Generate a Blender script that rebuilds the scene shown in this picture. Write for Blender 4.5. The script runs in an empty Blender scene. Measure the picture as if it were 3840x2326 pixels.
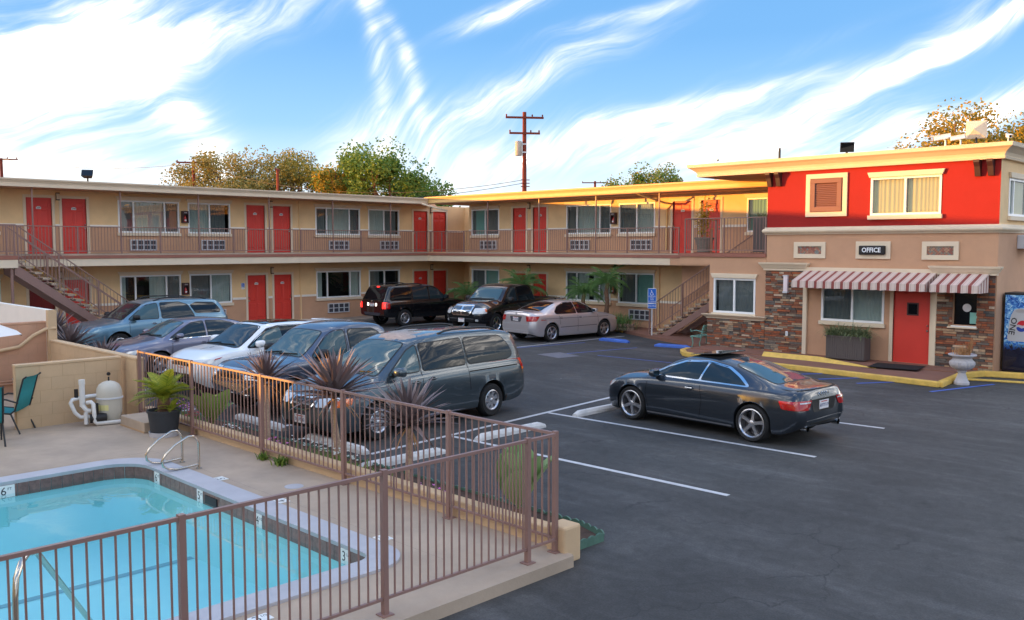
import bpy, bmesh, math, random
from mathutils import Vector, Matrix
from mathutils.bvhtree import BVHTree
random.seed(7)
R = math.radians
SC = bpy.context.scene
COL = SC.collection

# ------------------------------------------------------------------ camera
cam_d = bpy.data.cameras.new('camera')
cam = bpy.data.objects.new('camera', cam_d); COL.objects.link(cam)
cam.location = (35.104, -26.041, 3.435)
cam.rotation_euler = (R(90 - 4.08), 0, R(44.67))
cam_d.sensor_width = 36.0
cam_d.lens = 36.0 * 3357.8 / 3840.0
cam_d.clip_end = 3000
SC.camera = cam

# ------------------------------------------------------------------ light
SUN_EL, SUN_AZ = 2.7, 47.0      # the sun stands low over the left wing; travel direction is (sin az, cos az)
sun_d = bpy.data.lights.new('sun', 'SUN')
sun_d.energy = 5.0; sun_d.angle = R(0.5); sun_d.color = (1.0, 0.44, 0.06)
sun = bpy.data.objects.new('sun', sun_d); COL.objects.link(sun)
_d = Vector((math.sin(R(SUN_AZ)) * math.cos(R(SUN_EL)), math.cos(R(SUN_AZ)) * math.cos(R(SUN_EL)), -math.sin(R(SUN_EL))))
sun.rotation_euler = _d.to_track_quat('-Z', 'Y').to_euler()
sun.location = (-30, -60, 30)

SC.view_settings.view_transform = 'Standard'
SC.view_settings.look = 'None'
SC.view_settings.gamma = 1.0
SC.view_settings.use_curve_mapping = False
SC.view_settings.exposure = 0.82
SC.render.engine = 'CYCLES'
SC.cycles.max_bounces = 8
SC.cycles.transparent_max_bounces = 16
SC.cycles.caustics_reflective = False
SC.cycles.caustics_refractive = False
SC.cycles.use_denoising = True

def lin(c):
    return tuple(((v / 255.0) / 12.92 if v / 255.0 <= 0.04045 else ((v / 255.0 + 0.055) / 1.055) ** 2.4) for v in c)

def build_world():
    w = bpy.data.worlds.new('World'); SC.world = w; w.use_nodes = True
    nt = w.node_tree; N = nt.nodes; L = nt.links; N.clear()
    def nd(t, **k):
        n = N.new(t)
        for a, b in k.items(): setattr(n, a, b)
        return n
    def mth(op, a, b=None, c=None, clamp=False):
        n = nd('ShaderNodeMath', operation=op); n.use_clamp = clamp
        for i, v in enumerate((a, b, c)):
            if v is None: continue
            if isinstance(v, (int, float)): n.inputs[i].default_value = v
            else: L.new(v, n.inputs[i])
        return n.outputs[0]
    def rng(x, a, b, c=0.0, d=1.0):
        n = nd('ShaderNodeMapRange'); n.interpolation_type = 'SMOOTHSTEP'
        L.new(x, n.inputs[0])
        for i, v in enumerate((a, b, c, d)): n.inputs[i + 1].default_value = v
        return n.outputs[0]
    tc = nd('ShaderNodeTexCoord')
    sep = nd('ShaderNodeSeparateXYZ'); L.new(tc.outputs['Generated'], sep.inputs[0])
    z = mth('MAXIMUM', sep.outputs[2], 0.0)
    # clear-air gradient, white at the horizon to deep blue higher up
    ramp = nd('ShaderNodeValToRGB'); e = ramp.color_ramp.elements
    e[0].position = 0.0; e[0].color = (1.3, 1.22, 1.12, 1)
    e[1].position = 1.0; e[1].color = (0.07, 0.23, 0.58, 1)
    for p_, c_ in ((0.035, (.56, .62, .70)), (0.08, (0.33, 0.48, 0.66)), (0.13, (0.15, 0.33, 0.57)), (0.22, (0.078, 0.24, 0.50)), (0.5, (0.065, 0.20, 0.44))):
        k = e.new(p_); k.color = (*c_, 1)
    L.new(z, ramp.inputs[0])
    # cirrus: wind-combed streaks, placed as soft elongated masses and broken up by noise
    FW = Vector((-0.7030, 0.7112, 0.0)); RT = Vector((0.7112, 0.7030, 0.0)); UP = Vector((0, 0, 1))
    def dot(v):
        n = nd('ShaderNodeVectorMath', operation='DOT_PRODUCT'); L.new(tc.outputs['Generated'], n.inputs[0]); n.inputs[1].default_value = v; return n.outputs['Value']
    def noise(v, sc, det=6, rough=0.55, dist=0.0):
        n = nd('ShaderNodeTexNoise'); n.inputs['Scale'].default_value = sc; n.inputs['Detail'].default_value = det
        n.inputs['Roughness'].default_value = rough; n.inputs['Distortion'].default_value = dist
        L.new(v, n.inputs['Vector']); return n.outputs[0]
    def vec(a, b, c):
        n = nd('ShaderNodeCombineXYZ')
        for i, v in enumerate((a, b, c)):
            if isinstance(v, (int, float)): n.inputs[i].default_value = v
            else: L.new(v, n.inputs[i])
        return n.outputs[0]
    th = R(31); w1 = RT * math.cos(th) + UP * math.sin(th); w2 = UP * math.cos(th) - RT * math.sin(th)
    wob = noise(tc.outputs['Generated'], 3.0, 3)
    ca, cb, cc = dot(w1), mth('ADD', dot(w2), mth('MULTIPLY', mth('SUBTRACT', wob, .5), .16)), dot(FW)
    big = noise(vec(mth('MULTIPLY', ca, 1.1), mth('MULTIPLY', cb, 4.2), mth('MULTIPLY', cc, 1.5)), 1.0, 4, .55)
    mid = noise(vec(mth('MULTIPLY', ca, 3.0), mth('MULTIPLY', cb, 15.0), mth('MULTIPLY', cc, 3.0)), 1.0, 7, .62, .4)
    fine = noise(vec(mth('MULTIPLY', ca, 10.0), mth('MULTIPLY', cb, 85.0), mth('MULTIPLY', cc, 8.0)), 1.0, 5, .6, .3)
    tex = mth('ADD', mth('ADD', mth('MULTIPLY', mid, 1.3), mth('MULTIPLY', fine, 1.5)), -.93)
    dcl = dot((FW + UP * .10).normalized())
    base = rng(mth('SUBTRACT', mth('ADD', mth('MULTIPLY', big, .75), mth('MULTIPLY', mid, .35)), rng(dcl, .70, .93, 0, .17)), .44, .66, 0, 1.7)
    masses = None
    # bearing and height of each mass (tangents from the lot's long axis), length, breadth, tilt, weight
    for px, py, la, lb, tl, am in ((50, 102, 84, 70, 50, 1.2), (225, 32, 120, 21, 21, .85), (160, 84, 110, 20, -52, .75), (206, 140, 40, 34, -40, .5), (376, 50, 70, 9, -78, .75), (402, 62, 72, 9, -68, .75), (372, 128, 66, 26, 20, .75), (520, 92, 130, 17, 24, 1.0), (508, 22, 66, 10, 21, 1.0), (625, 20, 90, 7, 17, .6), (690, 108, 160, 12, 17, .8), (600, 150, 260, 28, 7, .9), (872, 66, 150, 11, 27, 1.0), (960, 18, 70, 7, 24, .75), (870, 122, 170, 20, 14, .75), (1010, 78, 90, 12, 31, .6), (800, 40, 90, 8, 20, .22), (80, 178, 130, 14, 0, .7)):
        c = (FW + RT * ((px - 512) / 895.0) + UP * ((246 - py) / 895.0)).normalized(); t = R(tl)
        e1 = RT * math.cos(t) + UP * math.sin(t); e2 = UP * math.cos(t) - RT * math.sin(t)
        d1 = mth('MULTIPLY', mth('SUBTRACT', dot(e1), c.dot(e1)), 895.0 / la)
        d2 = mth('MULTIPLY', mth('ADD', mth('SUBTRACT', dot(e2), c.dot(e2)), mth('MULTIPLY', mth('SUBTRACT', wob, .5), .09)), 895.0 / lb)
        d3 = mth('MULTIPLY', mth('SUBTRACT', cc, c.dot(FW)), 2.0)
        q = mth('ADD', mth('ADD', mth('MULTIPLY', d1, d1), mth('MULTIPLY', d2, d2)), mth('MULTIPLY', d3, d3))
        g = mth('MULTIPLY', mth('EXPONENT', mth('MULTIPLY', q, -1.0)), am)
        masses = g if masses is None else mth('ADD', masses, g)
    den = mth('ADD', mth('MULTIPLY', masses, mth('ADD', mth('MULTIPLY', tex, 1.5), .08)), mth('MULTIPLY', base, mth('ADD', tex, .15)))
    cl = rng(den, -.05, 1.15, 0.0, 1.0)
    core = mth('POWER', rng(den, .68, 1.65, 0.0, 1.0), 1.4)
    mix = nd('ShaderNodeMix', data_type='RGBA')
    L.new(mth('POWER', cl, 1.35), mix.inputs[0]); L.new(ramp.outputs[0], mix.inputs[6]); mix.inputs[7].default_value = (.68, .69, .72, 1)
    mix0 = mix; mix = nd('ShaderNodeMix', data_type='RGBA'); L.new(core, mix.inputs[0]); L.new(mix0.outputs[2], mix.inputs[6]); mix.inputs[7].default_value = (4.7, 4.35, 4.0, 1)
    # ground side of the world below the horizon
    low = nd('ShaderNodeMix', data_type='RGBA'); L.new(rng(sep.outputs[2], -0.02, 0.0), low.inputs[0])
    low.inputs[6].default_value = (0.30, 0.27, 0.25, 1); L.new(mix.outputs[2], low.inputs[7])
    sky = nd('ShaderNodeTexSky'); sky.sky_type = 'NISHITA'; sky.sun_disc = False
    sky.sun_elevation = R(SUN_EL); sky.sun_rotation = R(SUN_AZ + 180.0)
    b1 = nd('ShaderNodeBackground'); L.new(sky.outputs[0], b1.inputs[0]); b1.inputs[1].default_value = 0.05
    bb = nd('ShaderNodeBackground'); L.new(low.outputs[2], bb.inputs[0]); bb.inputs[1].default_value = 1.0
    add = nd('ShaderNodeAddShader'); L.new(b1.outputs[0], add.inputs[0]); L.new(bb.outputs[0], add.inputs[1])
    out = nd('ShaderNodeOutputWorld'); L.new(add.outputs[0], out.inputs[0])
build_world()

# ------------------------------------------------------------------ materials
MATS = {}
def M(name, col=None, rough=0.6, metal=0.0, var=0.0, vs=2.0, bump=0.0, bs=40.0, coat=0.0, spec=0.5, emit=None, es=0.0, flake=0.0):
    if name in MATS: return MATS[name]
    m = bpy.data.materials.new(name); m.use_nodes = True; MATS[name] = m
    nt = m.node_tree; b = nt.nodes['Principled BSDF']
    c = lin(col)
    b.inputs['Base Color'].default_value = (*c, 1)
    b.inputs['Roughness'].default_value = rough
    b.inputs['Metallic'].default_value = metal
    b.inputs['Specular IOR Level'].default_value = spec
    if coat:
        b.inputs['Coat Weight'].default_value = coat; b.inputs['Coat Roughness'].default_value = 0.03
    if emit:
        b.inputs['Emission Color'].default_value = (*lin(emit), 1); b.inputs['Emission Strength'].default_value = es
    if var or bump:
        tc = nt.nodes.new('ShaderNodeNewGeometry')
    if var:
        n = nt.nodes.new('ShaderNodeTexNoise'); n.inputs['Scale'].default_value = vs; n.inputs['Detail'].default_value = 7; n.inputs['Roughness'].default_value = 0.65
        nt.links.new(tc.outputs['Position'], n.inputs['Vector'])
        r = nt.nodes.new('ShaderNodeMapRange'); r.inputs[1].default_value = 0.3; r.inputs[2].default_value = 0.7
        nt.links.new(n.outputs[0], r.inputs[0])
        x = nt.nodes.new('ShaderNodeMix'); x.data_type = 'RGBA'
        x.inputs[6].default_value = (*[v * (1 - var) for v in c], 1); x.inputs[7].default_value = (*[min(1, v * (1 + var)) for v in c], 1)
        nt.links.new(r.outputs[0], x.inputs[0]); nt.links.new(x.outputs[2], b.inputs['Base Color'])
    if bump:
        n2 = nt.nodes.new('ShaderNodeTexNoise'); n2.inputs['Scale'].default_value = bs; n2.inputs['Detail'].default_value = 4
        nt.links.new(tc.outputs['Position'], n2.inputs['Vector'])
        bp = nt.nodes.new('ShaderNodeBump'); bp.inputs['Strength'].default_value = bump; bp.inputs['Distance'].default_value = 0.01
        nt.links.new(n2.outputs[0], bp.inputs['Height']); nt.links.new(bp.outputs[0], b.inputs['Normal'])
    return m

def schlick(nt, f0, normal=None):
    w = nt.nodes.new('ShaderNodeLayerWeight'); w.inputs[0].default_value = .5
    if normal: nt.links.new(normal, w.inputs['Normal'])
    p = nt.nodes.new('ShaderNodeMath'); p.operation = 'POWER'; nt.links.new(w.outputs['Facing'], p.inputs[0]); p.inputs[1].default_value = 5.0
    m = nt.nodes.new('ShaderNodeMath'); m.operation = 'MULTIPLY_ADD'; nt.links.new(p.outputs[0], m.inputs[0]); m.inputs[1].default_value = 1 - f0; m.inputs[2].default_value = f0
    return m.outputs[0]
def glass(name, tint, ior=1.5, rough=0.0, opaque=None):
    if name in MATS: return MATS[name]
    m = bpy.data.materials.new(name); m.use_nodes = True; MATS[name] = m
    nt = m.node_tree; N = nt.nodes; L = nt.links; N.clear()
    o = N.new('ShaderNodeOutputMaterial'); mx = N.new('ShaderNodeMixShader')
    g = N.new('ShaderNodeBsdfGlossy'); g.inputs['Roughness'].default_value = rough
    t = N.new('ShaderNodeBsdfTransparent'); t.inputs[0].default_value = (*lin(tint), 1)
    L.new(schlick(nt, .07), mx.inputs[0]); L.new(t.outputs[0], mx.inputs[1]); L.new(g.outputs[0], mx.inputs[2]); L.new(mx.outputs[0], o.inputs[0])
    return m

M('asphalt', (74, 74, 80), .8)
def asphalt_nodes():
    m = MATS['asphalt']; nt = m.node_tree; N = nt.nodes; L = nt.links; b = N['Principled BSDF']
    g = N.new('ShaderNodeNewGeometry')
    def noise(s, d=6, r=.6, dist=0, vec=None):
        n = N.new('ShaderNodeTexNoise'); n.inputs['Scale'].default_value = s; n.inputs['Detail'].default_value = d; n.inputs['Roughness'].default_value = r; n.inputs['Distortion'].default_value = dist
        L.new(vec or g.outputs['Position'], n.inputs['Vector']); return n.outputs[0]
    def ramp(x, stops):
        r = N.new('ShaderNodeValToRGB'); e = r.color_ramp.elements
        e[0].position, e[0].color = stops[0][0], (*stops[0][1], 1); e[1].position, e[1].color = stops[-1][0], (*stops[-1][1], 1)
        for p, c in stops[1:-1]:
            k = e.new(p); k.color = (*c, 1)
        L.new(x, r.inputs[0]); return r.outputs[0]
    def mix(f, a, c, mode='MIX'):
        n = N.new('ShaderNodeMix'); n.data_type = 'RGBA'; n.blend_type = mode
        for i, v in ((0, f), (6, a), (7, c)):
            if isinstance(v, (int, float)): n.inputs[i].default_value = v
            elif isinstance(v, tuple): n.inputs[i].default_value = (*v, 1)
            else: L.new(v, n.inputs[i])
        return n.outputs[2]
    base = ramp(noise(.35, 8, .62, .6), [(.33, lin((53, 53, 53))), (.5, lin((63, 63, 63))), (.68, lin((76, 75, 74)))])
    mp = N.new('ShaderNodeMapping'); mp.inputs['Rotation'].default_value = (0, 0, .5); mp.inputs['Scale'].default_value = (.35, 1.6, 1); L.new(g.outputs['Position'], mp.inputs[0])
    st = ramp(noise(.8, 5, .6, 1.2, mp.outputs[0]), [(.40, (.9, .9, .9)), (.52, (1, 1, 1)), (.66, (1.42, 1.42, 1.44))])
    base = mix(1.0, base, st, 'MULTIPLY')
    base = mix(1.0, base, ramp(noise(45, 4, .75), [(.3, (.62, .62, .62)), (.7, (1.38, 1.38, 1.38))]), 'MULTIPLY')
    base = mix(1.0, base, ramp(noise(5.5, 6, .72, .8), [(.32, (.78, .78, .78)), (.5, (1, 1, 1)), (.7, (1.3, 1.3, 1.3))]), 'MULTIPLY')
    # cracks
    warp = N.new('ShaderNodeTexNoise'); warp.inputs['Scale'].default_value = 1.7; warp.inputs['Detail'].default_value = 5
    L.new(g.outputs['Position'], warp.inputs['Vector'])
    add = N.new('ShaderNodeVectorMath'); add.operation = 'MULTIPLY_ADD'; L.new(warp.outputs['Color'], add.inputs[0]); add.inputs[1].default_value = (.9, .9, 0); L.new(g.outputs['Position'], add.inputs[2])
    v = N.new('ShaderNodeTexVoronoi'); v.feature = 'DISTANCE_TO_EDGE'; v.inputs['Scale'].default_value = .42; L.new(add.outputs[0], v.inputs['Vector'])
    crk = ramp(v.outputs['Distance'], [(0.0, (1, 1, 1)), (.007, (0, 0, 0))])
    msk = ramp(noise(.22, 3), [(.47, (0, 0, 0)), (.57, (1, 1, 1))])
    cm = mix(1.0, crk, msk, 'MULTIPLY')
    base = mix(cm, base, lin((38, 38, 40)))
    oil = ramp(noise(.55, 6, .7, 1.5), [(.60, (1, 1, 1)), (.74, (.62, .62, .62))])
    base = mix(1.0, base, oil, 'MULTIPLY')
    drip = N.new('ShaderNodeTexVoronoi'); drip.inputs['Scale'].default_value = .8; drip.inputs['Randomness'].default_value = 1; L.new(add.outputs[0], drip.inputs['Vector'])
    base = mix(1.0, base, ramp(drip.outputs['Distance'], [(.0, (.5, .5, .5)), (.05, (.72, .72, .72)), (.13, (1, 1, 1))]), 'MULTIPLY')
    # small pale specks
    v2 = N.new('ShaderNodeTexVoronoi'); v2.inputs['Scale'].default_value = 1.1; L.new(g.outputs['Position'], v2.inputs['Vector'])
    sp = ramp(v2.outputs['Distance'], [(0.0, (1, 1, 1)), (.016, (1, 1, 1)), (.022, (0, 0, 0))])
    base = mix(sp, base, lin((170, 168, 165)))
    L.new(base, b.inputs['Base Color'])
    bp = N.new('ShaderNodeBump'); bp.inputs['Strength'].default_value = .35; bp.inputs['Distance'].default_value = .006
    L.new(noise(90, 3), bp.inputs['Height']); L.new(bp.outputs[0], b.inputs['Normal'])
asphalt_nodes()

M('concrete', (176, 157, 138), .85, var=.2, vs=.8, bump=.25, bs=60)
M('coping', (182, 181, 186), .7, var=.08, vs=3, bump=.15, bs=50)
M('pool_shell', (166, 228, 230), .5, var=.03, vs=1)
M('pool_line', (116, 160, 168), .5)
M('pool_tile', (120, 92, 84), .3, var=.35, vs=14)
M('white_tile', (236, 236, 232), .3)
M('ink', (24, 24, 28), .5)
M('paint_white', (196, 196, 198), .6, var=.14, vs=8)
M('paint_blue', (64, 104, 190), .6, var=.2, vs=5)
M('paint_yellow', (226, 186, 92), .6, var=.16, vs=5, bump=.15, bs=25)
M('walk_brown', (136, 96, 80), .8, var=.14, vs=1.6, bump=.2, bs=60)
M('stucco_tan', (234, 200, 152), .9, var=.09, vs=.9, bump=.5, bs=70)
M('stucco_brown', (198, 155, 124), .9, var=.09, vs=.9, bump=.5, bs=70)
M('stucco_red', (156, 25, 20), .85, var=.05, vs=1.5, bump=.4, bs=70)
M('soffit', (204, 160, 126), .9, var=.05, vs=2)
M('trim_cream', (226, 208, 182), .7, var=.04, vs=2, bump=.1, bs=30)
M('trim_white', (240, 234, 224), .6, var=.03, vs=2)
M('fascia', (222, 202, 176), .65, var=.05, vs=1.5)
M('fascia_sunlit', (228, 192, 128), .65, var=.05, vs=1.5)  # fascia copy with the low sun's gold put into its colour
M('vinyl', (240, 242, 244), .4)
M('door_red', (216, 62, 50), .45, var=.04, vs=1.5)
M('door_dark', (120, 20, 18), .45)
M('steel_brown', (142, 110, 101), .45, var=.06, vs=4)
M('slab_brown', (152, 98, 82), .7, var=.08, vs=2)
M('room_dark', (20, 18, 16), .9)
M('curtain', (206, 210, 204), .9, var=.05, vs=3)
M('curtain_dark', (128, 128, 128), .9, var=.05, vs=3)
M('curtain_green', (150, 196, 186), .9)
M('curtain_cream', (236, 220, 176), .9)
M('ac_frame', (206, 208, 212), .5)
M('ac_dark', (66, 66, 74), .6)
M('nickel', (190, 186, 178), .25, metal=1)
M('black_metal', (32, 28, 28), .5)
M('roofing', (120, 112, 104), .9, var=.1)
M('block_wall', (204, 174, 138), .9, var=.05, vs=3, bump=.3, bs=50)
M('block_wall_pink', (196, 152, 124), .9, var=.05, vs=3, bump=.3, bs=50)
M('mortar', (184, 152, 118), .95)
M('stripe_white', (240, 228, 220), .75)
M('stripe_red', (168, 82, 76), .75)
M('stripe_tan', (206, 186, 176), .75)
M('shutter', (126, 84, 78), .6)
M('planter_grey', (92, 84, 82), .7)
M('mat_black', (28, 26, 28), .95, var=.2, vs=30)
M('urn', (186, 182, 184), .8, var=.1, vs=12, bump=.2, bs=40)
M('stone_pot', (128, 122, 112), .9, var=.25, vs=20, bump=.6, bs=30)
M('chrome', (225, 225, 225), .12, metal=1)
M('stainless', (205, 195, 180), .22, metal=1)
M('rubber', (26, 26, 27), .8)
M('trim_black', (20, 20, 22), .5)
M('under_black', (10, 10, 11), .9)
M('alloy', (200, 200, 204), .3, metal=.9)
M('alloy_dark', (90, 90, 94), .35, metal=.9)
M('lamp_clear', (214, 216, 216), .12, spec=.8, coat=1)
M('lamp_red', (178, 12, 16), .15, coat=1)
M('lamp_orange', (236, 112, 40), .2, coat=1)
M('lamp_red_lit', (220, 20, 20), .2, emit=(255, 40, 34), es=2.2)
M('lamp_white_lit', (240, 230, 220), .2, emit=(255, 235, 220), es=2.5)
M('plate', (226, 222, 222), .5)
M('plate_ink', (60, 70, 120), .5)
M('plate_red', (190, 40, 50), .5)
M('sign_blue', (28, 104, 206), .45)
M('sign_white', (238, 242, 246), .45)
M('box_brown', (66, 40, 38), .5)
M('lamp_glass', (214, 196, 168), .3)
M('ext_red', (196, 36, 36), .3, coat=.5)
M('bark', (112, 84, 66), .95, var=.35, vs=9, bump=.8, bs=18)
M('bark_pale', (178, 150, 128), .95, var=.35, vs=30, bump=.8, bs=40)
M('soil', (74, 56, 46), 1, var=.3, vs=10, bump=.6, bs=20)
M('edging_green', (78, 112, 98), .7, var=.2, vs=8)
M('pot_black', (48, 52, 58), .6, var=.1, vs=8)
M('pvc', (220, 218, 214), .4, var=.05, vs=6)
M('tank', (200, 194, 180), .45, var=.05, vs=3)
M('teal_sling', (38, 142, 150), .8, var=.1, vs=20)
M('chair_frame', (44, 46, 48), .5)
M('white_cloth', (232, 228, 222), .8)
M('pole_wood', (120, 50, 34), .9, var=.2, vs=5)
M('transformer', (176, 166, 156), .5)
M('bench_green', (116, 160, 146), .6)
M('granite', (58, 60, 66), .8)
M('glass_black', (12, 13, 16), .1, spec=.6)
def leafmat(name, c1, c2, rough=.5, trans=.0):
    m = M(name, c1, rough); nt = m.node_tree; b = nt.nodes['Principled BSDF']
    oi = nt.nodes.new('ShaderNodeObjectInfo'); g = nt.nodes.new('ShaderNodeNewGeometry')
    ad = nt.nodes.new('ShaderNodeMath'); ad.operation = 'ADD'; nt.links.new(oi.outputs['Random'], ad.inputs[0]); nt.links.new(g.outputs['Random Per Island'], ad.inputs[1])
    fr = nt.nodes.new('ShaderNodeMath'); fr.operation = 'FRACT'; nt.links.new(ad.outputs[0], fr.inputs[0])
    x = nt.nodes.new('ShaderNodeMix'); x.data_type = 'RGBA'; x.inputs[6].default_value = (*lin(c1), 1); x.inputs[7].default_value = (*lin(c2), 1)
    nt.links.new(fr.outputs[0], x.inputs[0]); nt.links.new(x.outputs[2], b.inputs['Base Color'])
    if trans:
        tr = nt.nodes.new('ShaderNodeBsdfTranslucent'); nt.links.new(x.outputs[2], tr.inputs[0])
        ms = nt.nodes.new('ShaderNodeMixShader'); ms.inputs[0].default_value = trans
        nt.links.new(b.outputs[0], ms.inputs[1]); nt.links.new(tr.outputs[0], ms.inputs[2]); nt.links.new(ms.outputs[0], nt.nodes['Material Output'].inputs[0])
    return m
leafmat('leaf_tree', (78, 118, 48), (140, 160, 70), .6, .35)
leafmat('leaf_olive', (112, 120, 56), (170, 152, 70), .6, .35)
leafmat('leaf_sunlit', (164, 146, 48), (214, 168, 58), .6, .35)  # golden glow of the low sun put into the leaf colour
leafmat('leaf_brown', (126, 128, 66), (180, 156, 84), .6, .35)
leafmat('leaf_spike', (98, 84, 86), (148, 130, 128), .4)
leafmat('leaf_palm', (92, 134, 78), (134, 168, 100), .5, .35)
leafmat('leaf_sago', (112, 140, 44), (188, 184, 62), .5, .2)
leafmat('leaf_agave', (124, 158, 98), (162, 186, 128), .5, .15)
leafmat('leaf_paddle', (136, 168, 84), (170, 186, 96), .5, .2)
leafmat('leaf_grass', (96, 118, 84), (152, 162, 120), .6, .25)
leafmat('leaf_dry', (178, 134, 92), (206, 160, 110), .7, .2)
leafmat('petal_pink', (232, 120, 214), (240, 150, 230), .6, .3)
leafmat('petal_red', (206, 40, 60), (220, 60, 90), .6, .3)
leafmat('petal_white', (240, 240, 240), (230, 240, 235), .6, .3)
glass('pane', (214, 224, 224))
glass('pane_dark', (90, 100, 104))

# ------------------------------------------------------------------ mesh builder
class MB:
    def __init__(self, f=None): self.v = []; self.f = []; self.m = f
    def add(self, vs, fs):
        b = len(self.v)
        self.v += [tuple(self.m(*p)) if self.m else tuple(p) for p in vs]
        self.f += [tuple(b + i for i in q) for q in fs]; return self
    def box(self, x0, x1, y0, y1, z0, z1):
        vs = [(x, y, z) for x in (x0, x1) for y in (y0, y1) for z in (z0, z1)]
        return self.add(vs, [(0, 1, 3, 2), (4, 6, 7, 5), (0, 4, 5, 1), (2, 3, 7, 6), (0, 2, 6, 4), (1, 5, 7, 3)])
    def prism(self, poly, a, b, axis='z'):
        n = len(poly)
        def P(u, w, t): return {'z': (u, w, t), 'y': (u, t, w), 'x': (t, u, w)}[axis]
        vs = [P(u, w, a) for u, w in poly] + [P(u, w, b) for u, w in poly]
        return self.add(vs, [tuple(range(n))[::-1], tuple(range(n, 2 * n))] + [(i, (i + 1) % n, n + (i + 1) % n, n + i) for i in range(n)])
    def bar(self, p0, p1, w, h=None, up=(0, 0, 1)):
        h = h or w; p0 = Vector(p0); p1 = Vector(p1); d = (p1 - p0).normalized(); u = Vector(up)
        if abs(d.dot(u)) > .98: u = Vector((1, 0, 0))
        s = d.cross(u).normalized(); t = s.cross(d).normalized()
        vs = [p + s * a * w / 2 + t * b * h / 2 for p in (p0, p1) for a, b in ((-1, -1), (1, -1), (1, 1), (-1, 1))]
        return self.add(vs, [(0, 1, 2, 3), (7, 6, 5, 4)] + [(i, i + 4, (i + 1) % 4 + 4, (i + 1) % 4) for i in range(4)])
    def tube(self, pts, r, n=8, cap=True):
        pts = [Vector(p) for p in pts]; rs = r if isinstance(r, (list, tuple)) else [r] * len(pts)
        vs = []; prev = None
        for i, p in enumerate(pts):
            d = (pts[min(i + 1, len(pts) - 1)] - pts[max(i - 1, 0)]).normalized()
            if prev is None:
                u = Vector((0, 0, 1)) if abs(d.z) < .9 else Vector((1, 0, 0)); s = d.cross(u).normalized()
            else:
                s = (prev - d * prev.dot(d)).normalized()
            prev = s; t = d.cross(s)
            vs += [p + (s * math.cos(2 * math.pi * k / n) + t * math.sin(2 * math.pi * k / n)) * rs[i] for k in range(n)]
        fs = [(i * n + k, i * n + (k + 1) % n, (i + 1) * n + (k + 1) % n, (i + 1) * n + k) for i in range(len(pts) - 1) for k in range(n)]
        if cap: fs += [tuple(range(n))[::-1], tuple(range((len(pts) - 1) * n, len(pts) * n))]
        return self.add(vs, fs)
    def lathe(self, prof, n=24, c=(0, 0, 0), axis='z', closed=False):
        vs = []
        for r, h in prof:
            for k in range(n):
                a = 2 * math.pi * k / n; x, y = r * math.cos(a), r * math.sin(a)
                p = {'z': (x, y, h), 'y': (x, h, y), 'x': (h, x, y)}[axis]
                vs.append((p[0] + c[0], p[1] + c[1], p[2] + c[2]))
        m = len(prof); rr = range(m if closed else m - 1)
        fs = [(i * n + k, i * n + (k + 1) % n, ((i + 1) % m) * n + (k + 1) % n, ((i + 1) % m) * n + k) for i in rr for k in range(n)]
        return self.add(vs, fs)
    def mesh(self, name, mat=None, smooth=None, recalc=True):
        me = bpy.data.meshes.new(name); me.from_pydata(self.v, [], self.f)
        if recalc:
            bm = bmesh.new(); bm.from_mesh(me); bmesh.ops.recalc_face_normals(bm, faces=bm.faces); bm.to_mesh(me); bm.free()
        if mat: me.materials.append(MATS[mat] if isinstance(mat, str) else mat)
        if smooth:
            me.polygons.foreach_set('use_smooth', [True] * len(me.polygons))
            if smooth is not True: me.set_sharp_from_angle(angle=R(smooth))
        return me
    def build(self, name, mat, parent=None, smooth=None, bevel=0, recalc=True):
        o = bpy.data.objects.new(name, self.mesh(name, mat, smooth, recalc)); COL.objects.link(o)
        if bevel:
            b = o.modifiers.new('bevel', 'BEVEL'); b.width = bevel; b.segments = 2; b.limit_method = 'ANGLE'
        return put(o, parent)

OFF = {}
def put(o, parent):
    if parent is not None:
        o.parent = parent
        if parent.name in OFF: o.location = -OFF[parent.name]
    return o
def tag(o, label, cat, group=None, kind=None):
    if label: o['label'] = label
    if cat: o['category'] = cat
    if group: o['group'] = group
    if kind: o['kind'] = kind
    return o
def thing(name, label, cat, loc=(0, 0, 0), rz=0.0, group=None, world=False):
    o = bpy.data.objects.new(name, None); COL.objects.link(o); o.location = loc; o.rotation_euler = (0, 0, rz); o.empty_display_size = .2
    if world: OFF[o.name] = Vector(loc)
    return tag(o, label, cat, group)
def inst(name, me, parent=None, loc=(0, 0, 0), rot=(0, 0, 0), sc=(1, 1, 1)):
    o = bpy.data.objects.new(name, me); COL.objects.link(o); o.parent = parent
    o.location = Vector(loc) - (OFF.get(parent.name, Vector()) if parent else Vector()); o.rotation_euler = rot; o.scale = sc
    return o
TEXTS = []
def text(s, name, mat, parent, loc, rot, size, align='CENTER', ext=0.0015, sx=1.0, bold=0.0):
    c = bpy.data.curves.new(name, 'FONT'); c.body = s; c.size = size; c.align_x = align; c.align_y = 'CENTER'; c.extrude = ext; c.offset = bold
    c.resolution_u = 2
    tmp = bpy.data.objects.new(name + '_curve', c); COL.objects.link(tmp); o = bpy.data.objects.new(name, bpy.data.meshes.new(name)); COL.objects.link(o); TEXTS.append((tmp, o, mat))
    o.parent = parent; o.location = Vector(loc) - (OFF.get(parent.name, Vector()) if parent else Vector()); o.rotation_euler = rot; o.scale = (sx, 1, 1)
    return o
def structure(o): o['kind'] = 'structure'; return o
# ================================================================== ground
def sheet(name, pts, z, mat, kind='structure', parent=None):
    m = MB(); m.add([(x, y, z) for x, y in pts], [tuple(range(len(pts)))])
    o = m.build(name, mat, parent, recalc=False)
    if kind and parent is None: o['kind'] = kind
    return o
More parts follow.
